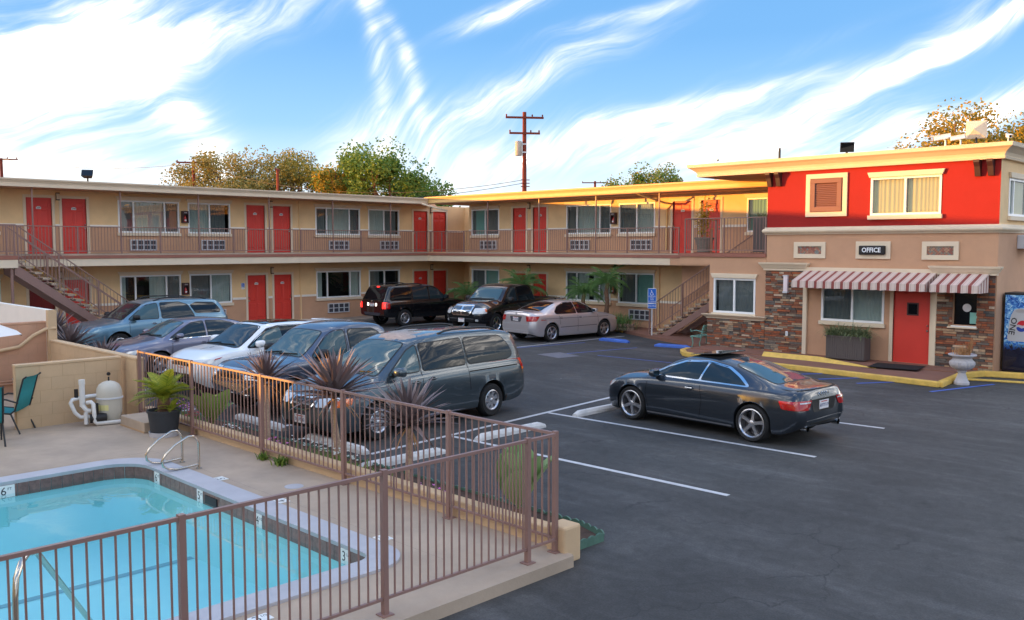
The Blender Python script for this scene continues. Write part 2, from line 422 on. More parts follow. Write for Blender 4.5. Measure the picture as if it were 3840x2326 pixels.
# the pool sits in a hole of the ground sheet
PX0, PX1, PY0, PY1 = 21.4, 27.55, -30.3, -20.44
gm = MB()
def ring_sheet(m, ox0, ox1, oy0, oy1, ix0, ix1, iy0, iy1, z):
    m.add([(ox0, oy0, z), (ox1, oy0, z), (ox1, oy1, z), (ox0, oy1, z), (ix0, iy0, z), (ix1, iy0, z), (ix1, iy1, z), (ix0, iy1, z)],
          [(0, 1, 5, 4), (1, 2, 6, 5), (2, 3, 7, 6), (3, 0, 4, 7)])
ring_sheet(gm, -600, 600, -600, 900, PX0 - .2, PX1 + .2, PY0 - .2, PY1 + .2, 0)
structure(gm.build('asphalt_ground', 'asphalt', recalc=False))

def strip(name, x0, y0, x1, y1, w, mat, z=.004):
    d = Vector((x1 - x0, y1 - y0)); n = Vector((-d.y, d.x)).normalized() * w / 2
    return structure(sheet(name, [(x0 + n.x, y0 + n.y), (x0 - n.x, y0 - n.y), (x1 - n.x, y1 - n.y), (x1 + n.x, y1 + n.y)], z, mat))
strip('parking_line', 22.49, -9.95, 23.17, -17.3, .1, 'paint_white')
strip('parking_line', 22.78, -12.50, 28.50, -12.31, .1, 'paint_white')
strip('parking_line', 23.10, -15.42, 28.69, -15.30, .1, 'paint_white')
strip('parking_line', 22.55, -9.64, 28.36, -9.22, .1, 'paint_white')
for x in (20.15, 17.2, 14.1, 10.2):
    strip('parking_line', x, -17.75, x - .35, -12.2, .1, 'paint_white')
for x in (14.2, 11.3, 8.2): strip('parking_line', x, 1.2, x - .3, -4.4, .09, 'paint_white', .004)
for x0, x1 in ((24.2, 23.5), (25.3, 24.6), (26.3, 25.6), (28.1, 27.4)):
    strip('blue_parking_line', x0, -3.1 if x0 < 27 else -1.9, x1, -4.15 if x0 < 27 else -4.2, .1, 'paint_blue', .008)
strip('blue_parking_line', 17.3, -4.2, 24, -3.9, .06, 'paint_blue')
strip('blue_parking_line', 14.6, -1.6, 13.9, -5.2, .06, 'paint_blue')
strip('blue_parking_line', 16.9, -1.6, 16.2, -5.2, .06, 'paint_blue')
pm = M('patch', (112, 112, 120), .85, var=.12, vs=5)
structure(sheet('asphalt_patch', [(15.75, -5.35), (16.9, -5.6), (17.05, -4.75), (15.95, -4.45)], .006, 'patch'))

# ---------------------------------------------------------------- walks and kerbs
def kerbed_walk(name, poly, h, mat, kerb_w=.16):
    root = structure(bpy.data.objects.new(name, None)); COL.objects.link(root)
    m = MB(); m.prism(poly, -.05, h, 'z'); m.build('paving', mat, root)
    return root
def kerb(root, pts, h, w, mat='paint_yellow', name='kerb'):
    for a, b in zip(pts[:-1], pts[1:]):
        d = Vector((b[0] - a[0], b[1] - a[1], 0)).normalized() * .012
        MB().bar((a[0] - d.x, a[1] - d.y, h / 2), (b[0] + d.x, b[1] + d.y, h / 2), w, h).build(name, mat, root, bevel=.02)
off_poly = [(18.9, -.45), (18.75, -1.3), (18.9, -1.85), (19.35, -2.4), (20.2, -2.72), (23.5, -2.95), (27.3, -3.32), (27.15, -1.5), (27.4, -.46), (27.4, 4), (18.9, 4)]
ow = kerbed_walk('office_walk', off_poly, .13, 'walk_brown')
kerb(ow, [(18.75, -1.3), (18.9, -1.85), (19.35, -2.4), (20.2, -2.72), (23.5, -2.95), (27.3, -3.32), (27.15, -1.5)], .137, .17)
# upper landing in front of the office with its tapering yellow edge
MB().prism([(18.98, -.45), (18.98, -1.5), (24.0, -1.62), (27.0, -1.35), (27.0, -.45)], .1, .165, 'z').build('paving', 'walk_brown', ow)
m = MB(); m.add([(21.6, -1.68, .13), (23.4, -1.75, .13), (25.2, -2.05, .134), (21.6, -1.55, .26), (23.4, -1.60, .26), (25.2, -2.0, .14), (21.6, -1.45, .17), (23.4, -1.5, .17), (25.2, -1.95, .136)],
                [(0, 1, 4, 3), (1, 2, 5, 4), (3, 4, 7, 6), (4, 5, 8, 7)]); m.build('ramp_edge', 'paint_yellow', ow)
pad = kerbed_walk('vending_pad', [(27.42, -.5), (31, .55), (31, 6), (27.42, 6)], .11, 'walk_brown')
kerb(pad, [(27.15, -1.5), (27.45, -.58), (31, .5)], .15, .16)
kerb(pad, [(27.3, -1.62), (31, -.4)], .05, .12)
isl = [(12.9, 3.68), (12.9, 2.75), (13.15, 2.4), (13.6, 2.1), (15.4, 1.15), (17.5, .25), (18.95, -.25), (18.95, 3.68)]
iw = kerbed_walk('stair_walk', isl, .12, 'walk_brown')
kerb(iw, [(13.3, 2.3), (13.15, 2.4), (12.9, 2.75)], .125, .14)
MB().box(0.0, 1.35, -33, 3.6, -.02, .1).build('paving', 'concrete', structure(thing('left_wing_walk', None, None)))
MB().box(1.36, 12.85, 2.3, 3.68, -.02, .1).build('paving', 'concrete', structure(thing('rear_wing_walk', None, None)))

# ================================================================== motel wings
H2 = 3.158
YB = 3.684
def wall_sheet(mb, u0, u1, z0, z1, ops, depth=.14):
    us = sorted({u0, u1} | {min(max(a, u0), u1) for o in ops for a in o[:2]})
    zs = sorted({z0, z1} | {min(max(a, z0), z1) for o in ops for a in o[2:4]})
    for a, b in zip(us[:-1], us[1:]):
        for c, d in zip(zs[:-1], zs[1:]):
            cu, cz = (a + b) / 2, (c + d) / 2
            if any(o[0] < cu < o[1] and o[2] < cz < o[3] for o in ops): continue
            mb.add([(a, 0, c), (b, 0, c), (b, 0, d), (a, 0, d)], [(0, 1, 2, 3)])
    for o in ops:
        a, b, c, d = max(o[0], u0), min(o[1], u1), max(o[2], z0), min(o[3], z1)
        if c >= d or a >= b: continue
        for e in (a, b): mb.add([(e, 0, c), (e, -depth, c), (e, -depth, d), (e, 0, d)], [(0, 1, 2, 3)])
        if o[2] >= z0: mb.add([(a, 0, c), (b, 0, c), (b, -depth, c), (a, -depth, c)], [(0, 1, 2, 3)])
        if o[3] <= z1: mb.add([(a, 0, d), (b, 0, d), (b, -depth, d), (a, -depth, d)], [(0, 1, 2, 3)])

def curtain(f, parent, u0, u1, z0, z1, mat, d=-.10, n=None, amp=.018, name='curtain', rnd=None):
    n = n or max(6, int((u1 - u0) / .03)); rnd = rnd or random
    m = MB(f); ph = rnd.random() * 6
    vs = []
    for i in range(n + 1):
        u = u0 + (u1 - u0) * i / n; dd = d + amp * math.sin(ph + (u - u0) * 55 + 1.3 * math.sin(u * 9))
        vs += [(u, dd, z0), (u + .004 * math.sin(u * 31), dd * 1.0, z1)]
    m.add(vs, [(2 * i, 2 * i + 2, 2 * i + 3, 2 * i + 1) for i in range(n)])
    return m.build(name, mat, parent, smooth=True, recalc=False)

def window(f, root, u0, u1, z0, z1, splits, curtains, head=True, sill=True, glassm='pane', fw=.06, trim='trim_cream', side_trim=False, lamp=None):
    m = MB(f)
    m.box(u0, u1, -.07, .022, z0, z0 + fw); m.box(u0, u1, -.07, .022, z1 - fw, z1)
    m.box(u0, u0 + fw, -.07, .02, z0 + fw, z1 - fw); m.box(u1 - fw, u1, -.07, .02, z0 + fw, z1 - fw)
    ed = [u0 + fw] + [u0 + (u1 - u0) * s for s in splits] + [u1 - fw]
    for e in ed[1:-1]: m.box(e - .03, e + .03, -.066, .012, z0 + fw, z1 - fw)
    w = m.build('window', 'vinyl', root)
    for i, (a, b) in enumerate(zip(ed[:-1], ed[1:])):
        a2 = a + (.03 if i else 0); b2 = b - (.03 if i < len(ed) - 2 else 0)
        MB(f).add([(a2, -.03, z0 + fw), (b2, -.03, z0 + fw), (b2, -.03, z1 - fw), (a2, -.03, z1 - fw)], [(0, 1, 2, 3)]).build('pane', glassm, w, recalc=False)
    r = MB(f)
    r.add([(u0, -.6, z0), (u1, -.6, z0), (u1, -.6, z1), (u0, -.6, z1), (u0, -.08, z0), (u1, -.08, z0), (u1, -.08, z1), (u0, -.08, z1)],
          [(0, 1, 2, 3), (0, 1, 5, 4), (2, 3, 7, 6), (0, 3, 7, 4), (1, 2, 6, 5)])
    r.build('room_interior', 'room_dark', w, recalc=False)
    for a, b, mt in curtains:
        curtain(f, w, u0 + fw + (u1 - u0 - 2 * fw) * a, u0 + fw + (u1 - u0 - 2 * fw) * b, z0 + .03, z1 - .03, mt)
    if head:
        MB(f).prism([(u0 - .03, z1 + .003), (u1 + .03, z1 + .003), (u1 + .09, z1 + .15), (u0 - .09, z1 + .15)], .002, .075, 'y').build('window_head', trim, w, bevel=.008)
    if sill:
        MB(f).box(u0 - .05, u1 + .05, .002, .09, z0 - .12, z0 - .003).build('window_sill', trim, w, bevel=.01)
    return w

_panel = {}
def door(f, root, u0, u1, z0, num=None, mat='door_red', h=2.03, knob_left=True, flip=False, plate=True, frame='trim_cream', panels=True, gap=False):
    d = MB(f).box(u0, u1, -.10, -.045, z0, z0 + h).build('door', mat, root)
    t = .1
    fr = MB(f); fr.box(u0 - t, u0, -.1, .025, z0, z0 + h); fr.box(u1, u1 + t, -.1, .025, z0, z0 + h); fr.box(u0 - t, u1 + t, -.1, .027, z0 + h, z0 + h + t)
    fr.build('door_frame', frame, d, bevel=.006)
    w = u1 - u0
    if panels:
        for a, b in ((.13, .45), (.55, .87)):
            for c, e in ((.10, .40), (.46, .78), (.83, .93)):
                x0, x1, y0, y1 = u0 + a * w, u0 + b * w, z0 + c * h, z0 + e * h
                k = MB(f)
                g, dp = .022, .014
                k.add([(x0, -.0445, y0), (x1, -.0445, y0), (x1, -.0445, y1), (x0, -.0445, y1), (x0 + g, -.0445 + dp, y0 + g), (x1 - g, -.0445 + dp, y0 + g), (x1 - g, -.0445 + dp, y1 - g), (x0 + g, -.0445 + dp, y1 - g)],
                      [(0, 1, 5, 4), (1, 2, 6, 5), (2, 3, 7, 6), (3, 0, 4, 7), (4, 5, 6, 7)])
                k.build('panel', mat, d, recalc=False)
    ku = u0 + .06 if knob_left else u1 - .06
    for kz, kr in ((.93, .03), (1.07, .024)):
        c = Vector(f(ku, -.012, z0 + kz))
        MB().lathe([(.001, -.03), (kr * .8, -.03), (kr, -.005), (kr, .02), (kr * .6, .032), (.001, .034)], 10, tuple(c), 'x' if abs(Vector(f(0, 1, 0)).x - Vector(f(0, 0, 0)).x) > .5 else 'y').build('knob', 'nickel', d, smooth=40)
    if num and plate:
        cu = (u0 + u1) / 2
        MB(f).box(cu - .085, cu + .085, -.044, -.036, z0 + 1.62, z0 + 1.72).build('number_plate', 'plate', d)
        rot = (R(90), 0, R(90)) if flip else (R(90), 0, 0)
        text(num, 'door_number', 'ink', d, f(cu, -.034, z0 + 1.668), rot, .09)
    return d

def ac_unit(f, root, u0, u1, z0, z1, cols=4):
    a = MB(f); t = .035
    a.box(u0, u1, .002, .09, z0, z0 + t); a.box(u0, u1, .002, .09, z1 - t, z1); a.box(u0, u0 + t, .002, .088, z0 + t, z1 - t); a.box(u1 - t, u1, .002, .088, z0 + t, z1 - t)
    for i in range(1, cols):
        u = u0 + (u1 - u0) * i / cols; a.box(u - .02, u + .02, .05, .086, z0 + t, z1 - t)
    zc = (z0 + z1) / 2; a.box(u0 + t, u1 - t, .05, .084, zc - .014, zc + .014)
    o = a.build('air_conditioner', 'ac_frame', root)
    MB(f).box(u0 + .01, u1 - .01, .001, .05, z0 + .01, z1 - .01).build('grille', 'ac_dark', o)
    return o

def trim_runs(lo, hi, gaps):
    r = []; c = lo
    for a, b in sorted(gaps):
        if a > c: r.append((c, min(a, hi)))
        c = max(c, b)
    if c < hi: r.append((c, hi))
    return r

def fascia_run(root, f, u0, u1, d, zb, mat, name='fascia'):
    prof = [(d - .02, zb), (d + .03, zb), (d + .035, zb + .045), (d + .012, zb + .06), (d + .02, zb + .13), (d + .06, zb + .19), (d + .10, zb + .235), (d + .105, zb + .28), (d - .02, zb + .28)]
    m = MB(f)
    n = len(prof); m.add([(u0, a, b) for a, b in prof] + [(u1, a, b) for a, b in prof], [tuple(range(n))[::-1], tuple(range(n, 2 * n))] + [(i, (i + 1) % n, n + (i + 1) % n, n + i) for i in range(n)])
    return m.build(name, mat, root)

def railing(f, root, u0, u1, d, ztop, zbot, posts, step=.112, zfoot=None, name='railing'):
    r = MB(f); r.box(u0, u1, d - .022, d + .022, ztop - .03, ztop); r.box(u0, u1, d - .016, d + .016, zbot, zbot + .03)
    o = r.build(name, 'steel_brown', root)
    me = MB(f).box(-.007, .007, -.007, .007, zbot + .03, ztop - .03)
    # shared baluster mesh, placed along the run
    base = Vector(f(0, 0, 0)); du = Vector(f(1, 0, 0)) - base; dd = Vector(f(0, 1, 0)) - base
    bm_ = MB().box(-.007, .007, -.007, .007, zbot + .03, ztop - .03).mesh('baluster', 'steel_brown')
    n = int((u1 - u0) / step)
    for i in range(1, n):
        u = u0 + (u1 - u0) * i / n
        if any(abs(u - p) < .04 for p in posts): continue
        inst('baluster', bm_, o, base + du * u + dd * d)
    zf = zfoot if zfoot is not None else zbot - .15
    pm_ = MB().box(-.02, .02, -.02, .02, zf, ztop - .031).mesh('rail_post', 'steel_brown')
    for p in posts: inst('rail_post', pm_, o, base + du * p + dd * d)
    return o

def lamp_box(f, u, z, label, grp='bronze wall lamps beside the room doors', mat='box_brown', w=.11, h=.28):
    c = f(u, 0, z); t = thing('wall_lamp', label, 'wall lamp', c, 0, grp, world=True)
    MB(f).box(u - w / 2, u + w / 2, .001, .03, z - h / 2, z + h / 2).build('back_plate', mat, t)
    MB(f).box(u - w / 2, u + w / 2, .03, .11, z + h / 2 - .035, z + h / 2).build('cap', mat, t)
    MB(f).box(u - w / 2, u + w / 2, .03, .11, z - h / 2, z - h / 2 + .035).build('base_cap', mat, t)
    MB(f).box(u - w / 2 + .012, u + w / 2 - .012, .03, .1, z - h / 2 + .035, z + h / 2 - .035).build('shade', 'lamp_glass', t)
def ext_cabinet(f, u, z, label):
    t = thing('extinguisher_cabinet', label, 'fire extinguisher', f(u, 0, z), 0, 'fire extinguisher cabinets on the motel walls', world=True)
    w, h, dp = .25, .48, .17
    m = MB(f); m.box(u - w / 2, u + w / 2, .002, .02, z - h / 2, z + h / 2)
    for a, b in ((u - w / 2, u - w / 2 + .03), (u + w / 2 - .03, u + w / 2)): m.box(a, b, .02, dp, z - h / 2, z + h / 2)
    m.box(u - w / 2 + .03, u + w / 2 - .03, .02, dp, z + h / 2 - .13, z + h / 2); m.box(u - w / 2 + .03, u + w / 2 - .03, .02, dp, z - h / 2, z - h / 2 + .04)
    m.build('cabinet', 'box_brown', t)
    c = f(u, .09, z - h / 2 + .05)
    MB().lathe([(.001, 0), (.05, 0), (.052, .17), (.03, .21), (.016, .215), (.016, .25), (.001, .25)], 14, c).build('extinguisher', 'ext_red', t, smooth=40)
    MB(f).box(u - .04, u + .04, .143, .146, z - .16, z - .1).build('label_sticker', 'plate', t)
    flip = abs(Vector(f(1, 0, 0)).y - Vector(f(0, 0, 0)).y) > .5
    text('FIRE', 'lettering', 'plate', t, f(u, dp + .002, z + h / 2 - .07), (R(90), 0, R(90) if flip else 0), .07)

# ---------------------------------------------------------------- left wing (faces +X)
fL = lambda u, d, z: (d, u, z)
LW = thing('left_motel_wing', 'long two storey tan stucco motel wing with staircase and red doors', 'motel', (0, -8, 0), world=True)
Ldoors = [('209', -15.334, -14.465, True), ('208', -14.115, -13.252, False), ('207', -6.682, -5.809, True), ('206', -5.41, -4.541, False), ('205', 2.463, 3.357, True), ('204', 3.73, 4.618, False)]
Lwins = [(-20.9, -18.45, 0), (-18.1, -16.25, 1), (-12.087, -9.65, 0), (-9.284, -7.427, 1), (-3.252, -.789, 0), (-.311, 1.562, 1)]
WU0, WU1 = H2 + .795, H2 + 2.045
WL0, WL1 = 1.05, 2.29
GZ = .15
opsU = [(a, b, WU0, WU1) for a, b, k in Lwins] + [(a, b, H2, H2 + 2.03) for n, a, b, k in Ldoors]
opsL = [(a, b, WL0, WL1) for a, b, k in Lwins] + [(a, b, GZ, GZ + 2.03) for n, a, b, k in Ldoors]
L0, L1 = -33.4, 5.9
DU, DL = 4.19, 1.2
for nm, z0, z1, mt in (('upper_wall', DU, 5.47, 'stucco_tan'), ('upper_wall', 2.9, DU, 'stucco_brown'), ('lower_wall', DL, 2.9, 'stucco_tan'), ('lower_wall', 0, DL, 'stucco_brown')):
    m = MB(fL); wall_sheet(m, L0, L1, z0, z1, [o for o in opsU + opsL if o[2] < z1 and o[3] > z0]); m.build(nm, mt, LW, recalc=False)
MB().box(-10, -.7, L0 + .02, 12, 0, 5.46).build('building_core', 'stucco_tan', LW)
MB().box(-10, -.02, L0, L0 + .02, 0, 5.46).build('end_wall', 'stucco_tan', LW)
CT = {0: [.245, .755], 1: [.5]}
cup = [[(0, 1, 'curtain')], [(0, 1, 'curtain')], [(0, .24, 'curtain_dark'), (.25, .76, 'curtain'), (.76, 1, 'curtain_dark')], [(0, .5, 'curtain'), (.5, .93, 'curtain_dark')], [(0, .22, 'curtain_dark'), (.25, .78, 'curtain'), (.78, 1, 'curtain_dark')], [(0, .5, 'curtain'), (.5, .95, 'curtain_dark')]]
clo = [[(0, 1, 'curtain')], [(0, 1, 'curtain_dark')], [(0, .08, 'curtain'), (.48, .76, 'curtain'), (.78, 1, 'curtain_dark')], [(0, .48, 'curtain_dark'), (.5, 1, 'curtain')], [(0, .13, 'curtain'), (.78, 1, 'curtain')], [(0, .36, 'curtain_dark')]]
for i, (a, b, k) in enumerate(Lwins):
    window(fL, LW, a, b, WU0, WU1, CT[k], cup[i]); window(fL, LW, a, b, WL0, WL1, CT[k], clo[i])
for n, a, b, k in Ldoors:
    door(fL, LW, a, b, H2, n, knob_left=k, flip=True, plate=n != '204', mat='door_red')
    door(fL, LW, a, b, GZ, '1' + n[1:], knob_left=k, flip=True, plate=n not in ('204', '209'), mat='door_dark' if n == '209' else 'door_red')
for a, b in ((-11.66, -10.63), (-8.76, -7.72), (-2.57, -1.47), (.35, 1.46)): ac_unit(fL, LW, a, b, 3.27, 3.69)
for a, b in ((-8.8, -7.74), (-2.66, -1.5), (-11.6, -10.5), (.3, 1.4)): ac_unit(fL, LW, a, b, .35, .79)
gap = [(a - .02, b + .02) for a, b, k in Lwins] + [(a - .1, b + .1) for n, a, b, k in Ldoors]
for a, b in trim_runs(L0, L1, gap):
    if b - a < .05: continue
    for z in (DU, DL): MB(fL).box(a, b, .002, .035, z - .045, z + .05).build('dado_trim', 'trim_white', LW, bevel=.008)
# gallery slab and fascia
MB().box(0, 1.5, L0, 2.18, 2.76, 3.1).build('gallery_slab', 'soffit', LW)
MB().box(1.5, 1.56, L0, 2.12, 2.72, 2.985).build('gallery_fascia', 'trim_cream', LW)
MB().box(1.5, 1.59, L0, 2.09, 2.987, 3.10).build('gallery_edge', 'slab_brown', LW)
MB().box(.001, 1.5, L0, 2.18, 3.101, H2).build('gallery_floor', 'concrete', LW)
MB().box(0, 2.79, 2.181, 6.2, 2.78, H2 - .004).build('passage_slab', 'soffit', LW)
# roof
rm = MB(); rm.add([(1.62, L0 - .6, 5.47), (1.62, 2.08, 5.47), (-10, 13, 5.47), (-10, L0 - .6, 5.47), (1.62, L0 - .6, 5.74), (1.62, 2.08, 5.74), (-10, 13, 5.78), (-10, L0 - .6, 5.78)],
                  [(0, 1, 2, 3), (4, 5, 6, 7), (0, 1, 5, 4), (1, 2, 6, 5), (2, 3, 7, 6), (3, 0, 4, 7)]); rm.build('roof', 'soffit', LW)
fascia_run(LW, fL, L0 - .6, 2.12, 1.62, 5.46, 'fascia')
for u in (-15.57, -12.56, -9.53, -6.43, -3.28, -.08): MB(fL).box(u - .022, u + .022, 1.42, 1.464, 4.15, 5.47).build('gallery_post', 'steel_brown', LW)
railing(fL, LW, -16.75, 2.2, 1.45, 4.15, 3.24, [-15.57, -14.11, -12.56, -11.09, -9.53, -8.06, -6.43, -4.93, -3.28, -1.78, -.08, 1.45], zfoot=3.1)
railing(fL, LW, -21.5, -17.9, 1.45, 4.15, 3.24, [-21.4, -19.6, -17.95], zfoot=3.1)
MB(fL).tube([(1.6, 1.55, 5.5), (1.72, 1.75, 5.42), (2.45, 2.6, 5.12)], .045, 10).build('downpipe', 'trim_cream', LW, smooth=60)
MB(fL).box(-4.12, -4.06, .001, .05, .1, 5.46).build('downpipe', 'stucco_tan', LW)
# recessed end of the passage
pw = MB(); pw.add([(0, 5.9, 0), (2.79, 5.9, 0), (2.79, 5.9, 5.47), (0, 5.9, 5.47)], [(0, 1, 2, 3)]); pw.build('passage_wall', 'stucco_tan', LW, recalc=False)
for u in (-14.26, -5.52, 3.6):
    who = {-14.26: 'the two doors at the stair head', -5.52: 'the two doors between wide curtained windows', 3.6: 'the last two doors beside the inner corner'}[u]
    lamp_box(fL, u, 5.25, 'bronze gallery wall lamp between ' + who)
    lamp_box(fL, u, 2.37, 'bronze ground floor wall lamp between ' + {-14.26: 'the doors behind the staircase', -5.52: 'the two plain red doors behind the parked cars', 3.6: 'the doors behind the black suv'}[u])
ext_cabinet(fL, -9.45, 4.61, 'brown extinguisher cabinet on the gallery between windows of the left wing')
ext_cabinet(fL, -9.5, 1.71, 'brown extinguisher cabinet between ground floor windows behind the blue car')
# small accessible-room sign
t = thing('accessible_sign', 'small blue wheelchair sign beside the door 107', 'sign', (0, -6.91, 1.73), world=True)
MB(fL).box(-6.99, -6.83, .002, .01, 1.6, 1.86).build('plate', 'sign_white', t)
MB(fL).box(-6.98, -6.84, .01, .013, 1.7, 1.85).build('blue_field', 'sign_blue', t)
def wheelchair(parent, f, u, z, s, d, mat='sign_white'):
    k = MB(f)
    pts = [(u + s * .28 * math.cos(a), d, z - .1 * s + s * .28 * math.sin(a)) for a in [R(x) for x in range(130, 380, 18)]]
    k.tube(pts, .045 * s, 6)
    k.tube([(u - .06 * s, d, z + .42 * s), (u - .04 * s, d, z + .1 * s), (u + .18 * s, d, z + .08 * s), (u + .3 * s, d, z - .25 * s), (u + .42 * s, d, z - .22 * s)], .05 * s, 6)
    k.tube([(u - .04 * s, d, z + .25 * s), (u + .16 * s, d, z + .25 * s)], .04 * s, 6)
    k.lathe([(.001, -.004), (.08 * s, -.004), (.08 * s, .004), (.001, .004)], 10, (u - .07 * s, d, z + .5 * s), 'y')
    return k.build('wheelchair_symbol', mat, parent)
wheelchair(t, fL, -6.91, 1.77, .1, .012)
text('ROOM', 'lettering', 'ink', t, (.013, -6.91, 1.655), (R(90), 0, R(90)), .05)

# left staircase (runs along Y outside the gallery)
def stairs(root, f, u0, z0, n, run, rise, d0, d1, wall_side=None, name='stairs', yellow=True):
    # u grows as the steps go DOWN from (u0, z0)
    ue, ze = u0 + n * run, z0 - n * rise
    for d in (d0, d1):
        k = MB(f); a, b = d - .025, d + .025
        uh = u0 + .05 + (z0 - .34 - .12) * run / rise; pr = [(u0 - .1, z0 - .22), (u0 + .05, z0 - .34), (uh, .12), (uh - .38, .12), (u0 - .1, z0 - .60)]
        m_ = len(pr); k.add([(x, a, y) for x, y in pr] + [(x, b, y) for x, y in pr], [tuple(range(m_))[::-1], tuple(range(m_, 2 * m_))] + [(i, (i + 1) % m_, m_ + (i + 1) % m_, m_ + i) for i in range(m_)])
        k.build('stringer', 'steel_brown', root)
    for i in range(n):
        u = u0 + (i + .5) * run; z = z0 - (i + .75) * rise
        tr = MB(f).box(u - run * .5, u + run * .42, d0 + .03, d1 - .03, z - .06, z).build('tread', 'concrete', root)
        if yellow: MB(f).box(u + run * .42, u + run * .55, d0 + .03, d1 - .03, z - .062, z + .002).build('nosing', 'paint_yellow', tr)
        MB(f).box(u - .014, u + .014, d0 - .01, d0 + .02, z - .2, z - .061).build('bracket', 'steel_brown', tr)
        MB(f).box(u - .014, u + .014, d1 - .02, d1 + .01, z - .2, z - .061).build('bracket', 'steel_brown', tr)
def slope_rail(root, f, u0, z0, u1, z1, d, h, posts, step=.115, mid=False, low=.16):
    k = MB(f); k.bar((u0, d, z0 + h), (u1, d, z1 + h), .045, .03); k.bar((u0, d, z0 + low), (u1, d, z1 + low), .03, .03)
    if mid: k.bar((u0, d, z0 + h * .72), (u1, d, z1 + h * .72), .03, .03)
    o = k.build('stair_railing', 'steel_brown', root)
    n = int(abs(u1 - u0) / step)
    for i in range(1, n):
        u = u0 + (u1 - u0) * i / n; z = z0 + (z1 - z0) * i / n
        MB(f).box(u - .007, u + .007, d - .007, d + .007, z + low, z + h).build('baluster', 'steel_brown', o)
    for p in posts:
        z = z0 + (z1 - z0) * (p - u0) / (u1 - u0)
        MB(f).box(p - .022, p + .022, d - .022, d + .022, z - .12, z + h).build('stair_post', 'steel_brown', o)
ST = thing('left_staircase', 'brown steel staircase with concrete treads and yellow nosings up to the gallery', 'staircase', (2.2, -14.5, 0), world=True)
stairs(ST, fL, -16.52, 3.10, 15, .258, .1935, 1.72, 2.86)
slope_rail(ST, fL, -16.52, 3.0, -12.75, .2, 2.88, 1.12, [-16.5, -15.25, -13.98, -12.8], mid=True)
slope_rail(ST, fL, -16.52, 3.0, -12.75, .2, 1.70, 1.12, [-16.5, -15.25, -13.98, -12.8])
MB().box(1.6, 2.95, -18.0, -16.53, 2.72, 2.985).build('landing_fascia', 'trim_cream', ST)
MB().box(1.595, 2.96, -18.0, -16.525, 2.99, 3.12).build('landing_slab', 'slab_brown', ST)
for y in (-16.7, -17.9): MB().tube([(2.85, y, 0), (2.85, y, 2.72)], .05, 10).build('landing_post', 'steel_brown', ST, smooth=60)
railing(fL, ST, -18.0, -16.55, 2.9, 4.15, 3.24, [-17.98, -16.6], zfoot=3.12)

# ---------------------------------------------------------------- rear wing (faces -Y)
fB = lambda u, d, z: (u, YB - d, z)
BW = thing('rear_motel_wing', 'two storey tan stucco motel wing with sunlit roof edge behind the palms', 'motel', (9, YB, 0), world=True)
Bdoors = [('203', 5.783, 6.624, True), ('202', 7.062, 7.9, False), ('201', 14.65, 15.52, True), ('200', 15.95, 16.8, False)]
Bwins = [(2.96, 4.876, 1), (9.076, 11.564, 0), (11.971, 13.809, 1), (17.92, 19.6, 1)]
bU = [(a, b, WU0, WU1) for a, b, k in Bwins] + [(a, b, H2, H2 + 2.03) for n, a, b, k in Bdoors]
bL = [(a, b, WL0 + .02, WL1 + .04) for a, b, k in Bwins[:3]] + [(a, b, GZ, GZ + 2.03) for n, a, b, k in Bdoors[:2]]
B0, B1 = 2.79, 21.5
for nm, z0, z1, mt in (('upper_wall', DU, 5.47, 'stucco_tan'), ('upper_wall', 2.9, DU, 'stucco_brown'), ('lower_wall', DL, 2.9, 'stucco_tan'), ('lower_wall', 0, DL, 'stucco_brown')):
    m = MB(fB); wall_sheet(m, B0, B1, z0, z1, [o for o in bU + bL if o[2] < z1 and o[3] > z0]); m.build(nm, mt, BW, recalc=False)
MB().box(B0 + .01, 21.4, YB + .7, 13, 0, 5.46).build('building_core', 'stucco_tan', BW)
MB().box(B0, B0 + .009, YB + .001, 13, 0, 5.46).build('end_wall', 'stucco_tan', BW)
bcu = [[(0, .1, 'curtain_dark'), (.1, .5, 'curtain_green'), (.5, 1, 'curtain_dark')], [(0, .24, 'curtain_dark'), (.25, .76, 'curtain'), (.76, 1, 'curtain_dark')], [(0, .5, 'curtain_dark'), (.5, 1, 'curtain')], [(0, .5, 'curtain_green'), (.5, 1, 'curtain')]]
bcl = [[(0, .5, 'curtain_dark'), (.5, 1, 'curtain_green')], [(0, .24, 'curtain_dark'), (.26, .5, 'curtain'), (.6, 1, 'curtain')], [(.03, .5, 'curtain_dark'), (.5, .96, 'curtain_green')]]
for i, (a, b, k) in enumerate(Bwins):
    window(fB, BW, a, b, WU0, WU1, CT[k], bcu[i])
    if i < 3: window(fB, BW, a, b, WL0 + .02, WL1 + .04, CT[k], bcl[i])
for n, a, b, k in Bdoors:
    door(fB, BW, a, b, H2, n, knob_left=k)
for n, a, b, k in Bdoors[:2]:
    door(fB, BW, a, b, GZ, '1' + n[1:], knob_left=k)
for a, b in ((3.6, 4.75), (9.36, 10.42), (12.63, 13.69)): ac_unit(fB, BW, a, b, 3.28, 3.70)
ac_unit(fB, BW, 12.58, 13.67, .42, .84); ac_unit(fB, BW, 9.4, 10.45, .42, .84)
gapB = [(a - .02, b + .02) for a, b, k in Bwins] + [(a - .1, b + .1) for n, a, b, k in Bdoors]
for z in (DU, DL):
    for a, b in trim_runs(B0, 15.6 if z == DL else 21, gapB if z == DU else gapB[:3] + gapB[4:6]):
        if b - a > .05: MB(fB).box(a, b, .002, .035, z - .045, z + .05).build('dado_trim', 'trim_white', BW, bevel=.008)
MB().box(2.791, 15.62, 2.18, YB, 2.76, 3.1).build('gallery_slab', 'soffit', BW)
MB().box(1.56, 15.62, 2.12, 2.18, 2.72, 2.985).build('gallery_fascia', 'trim_cream', BW)
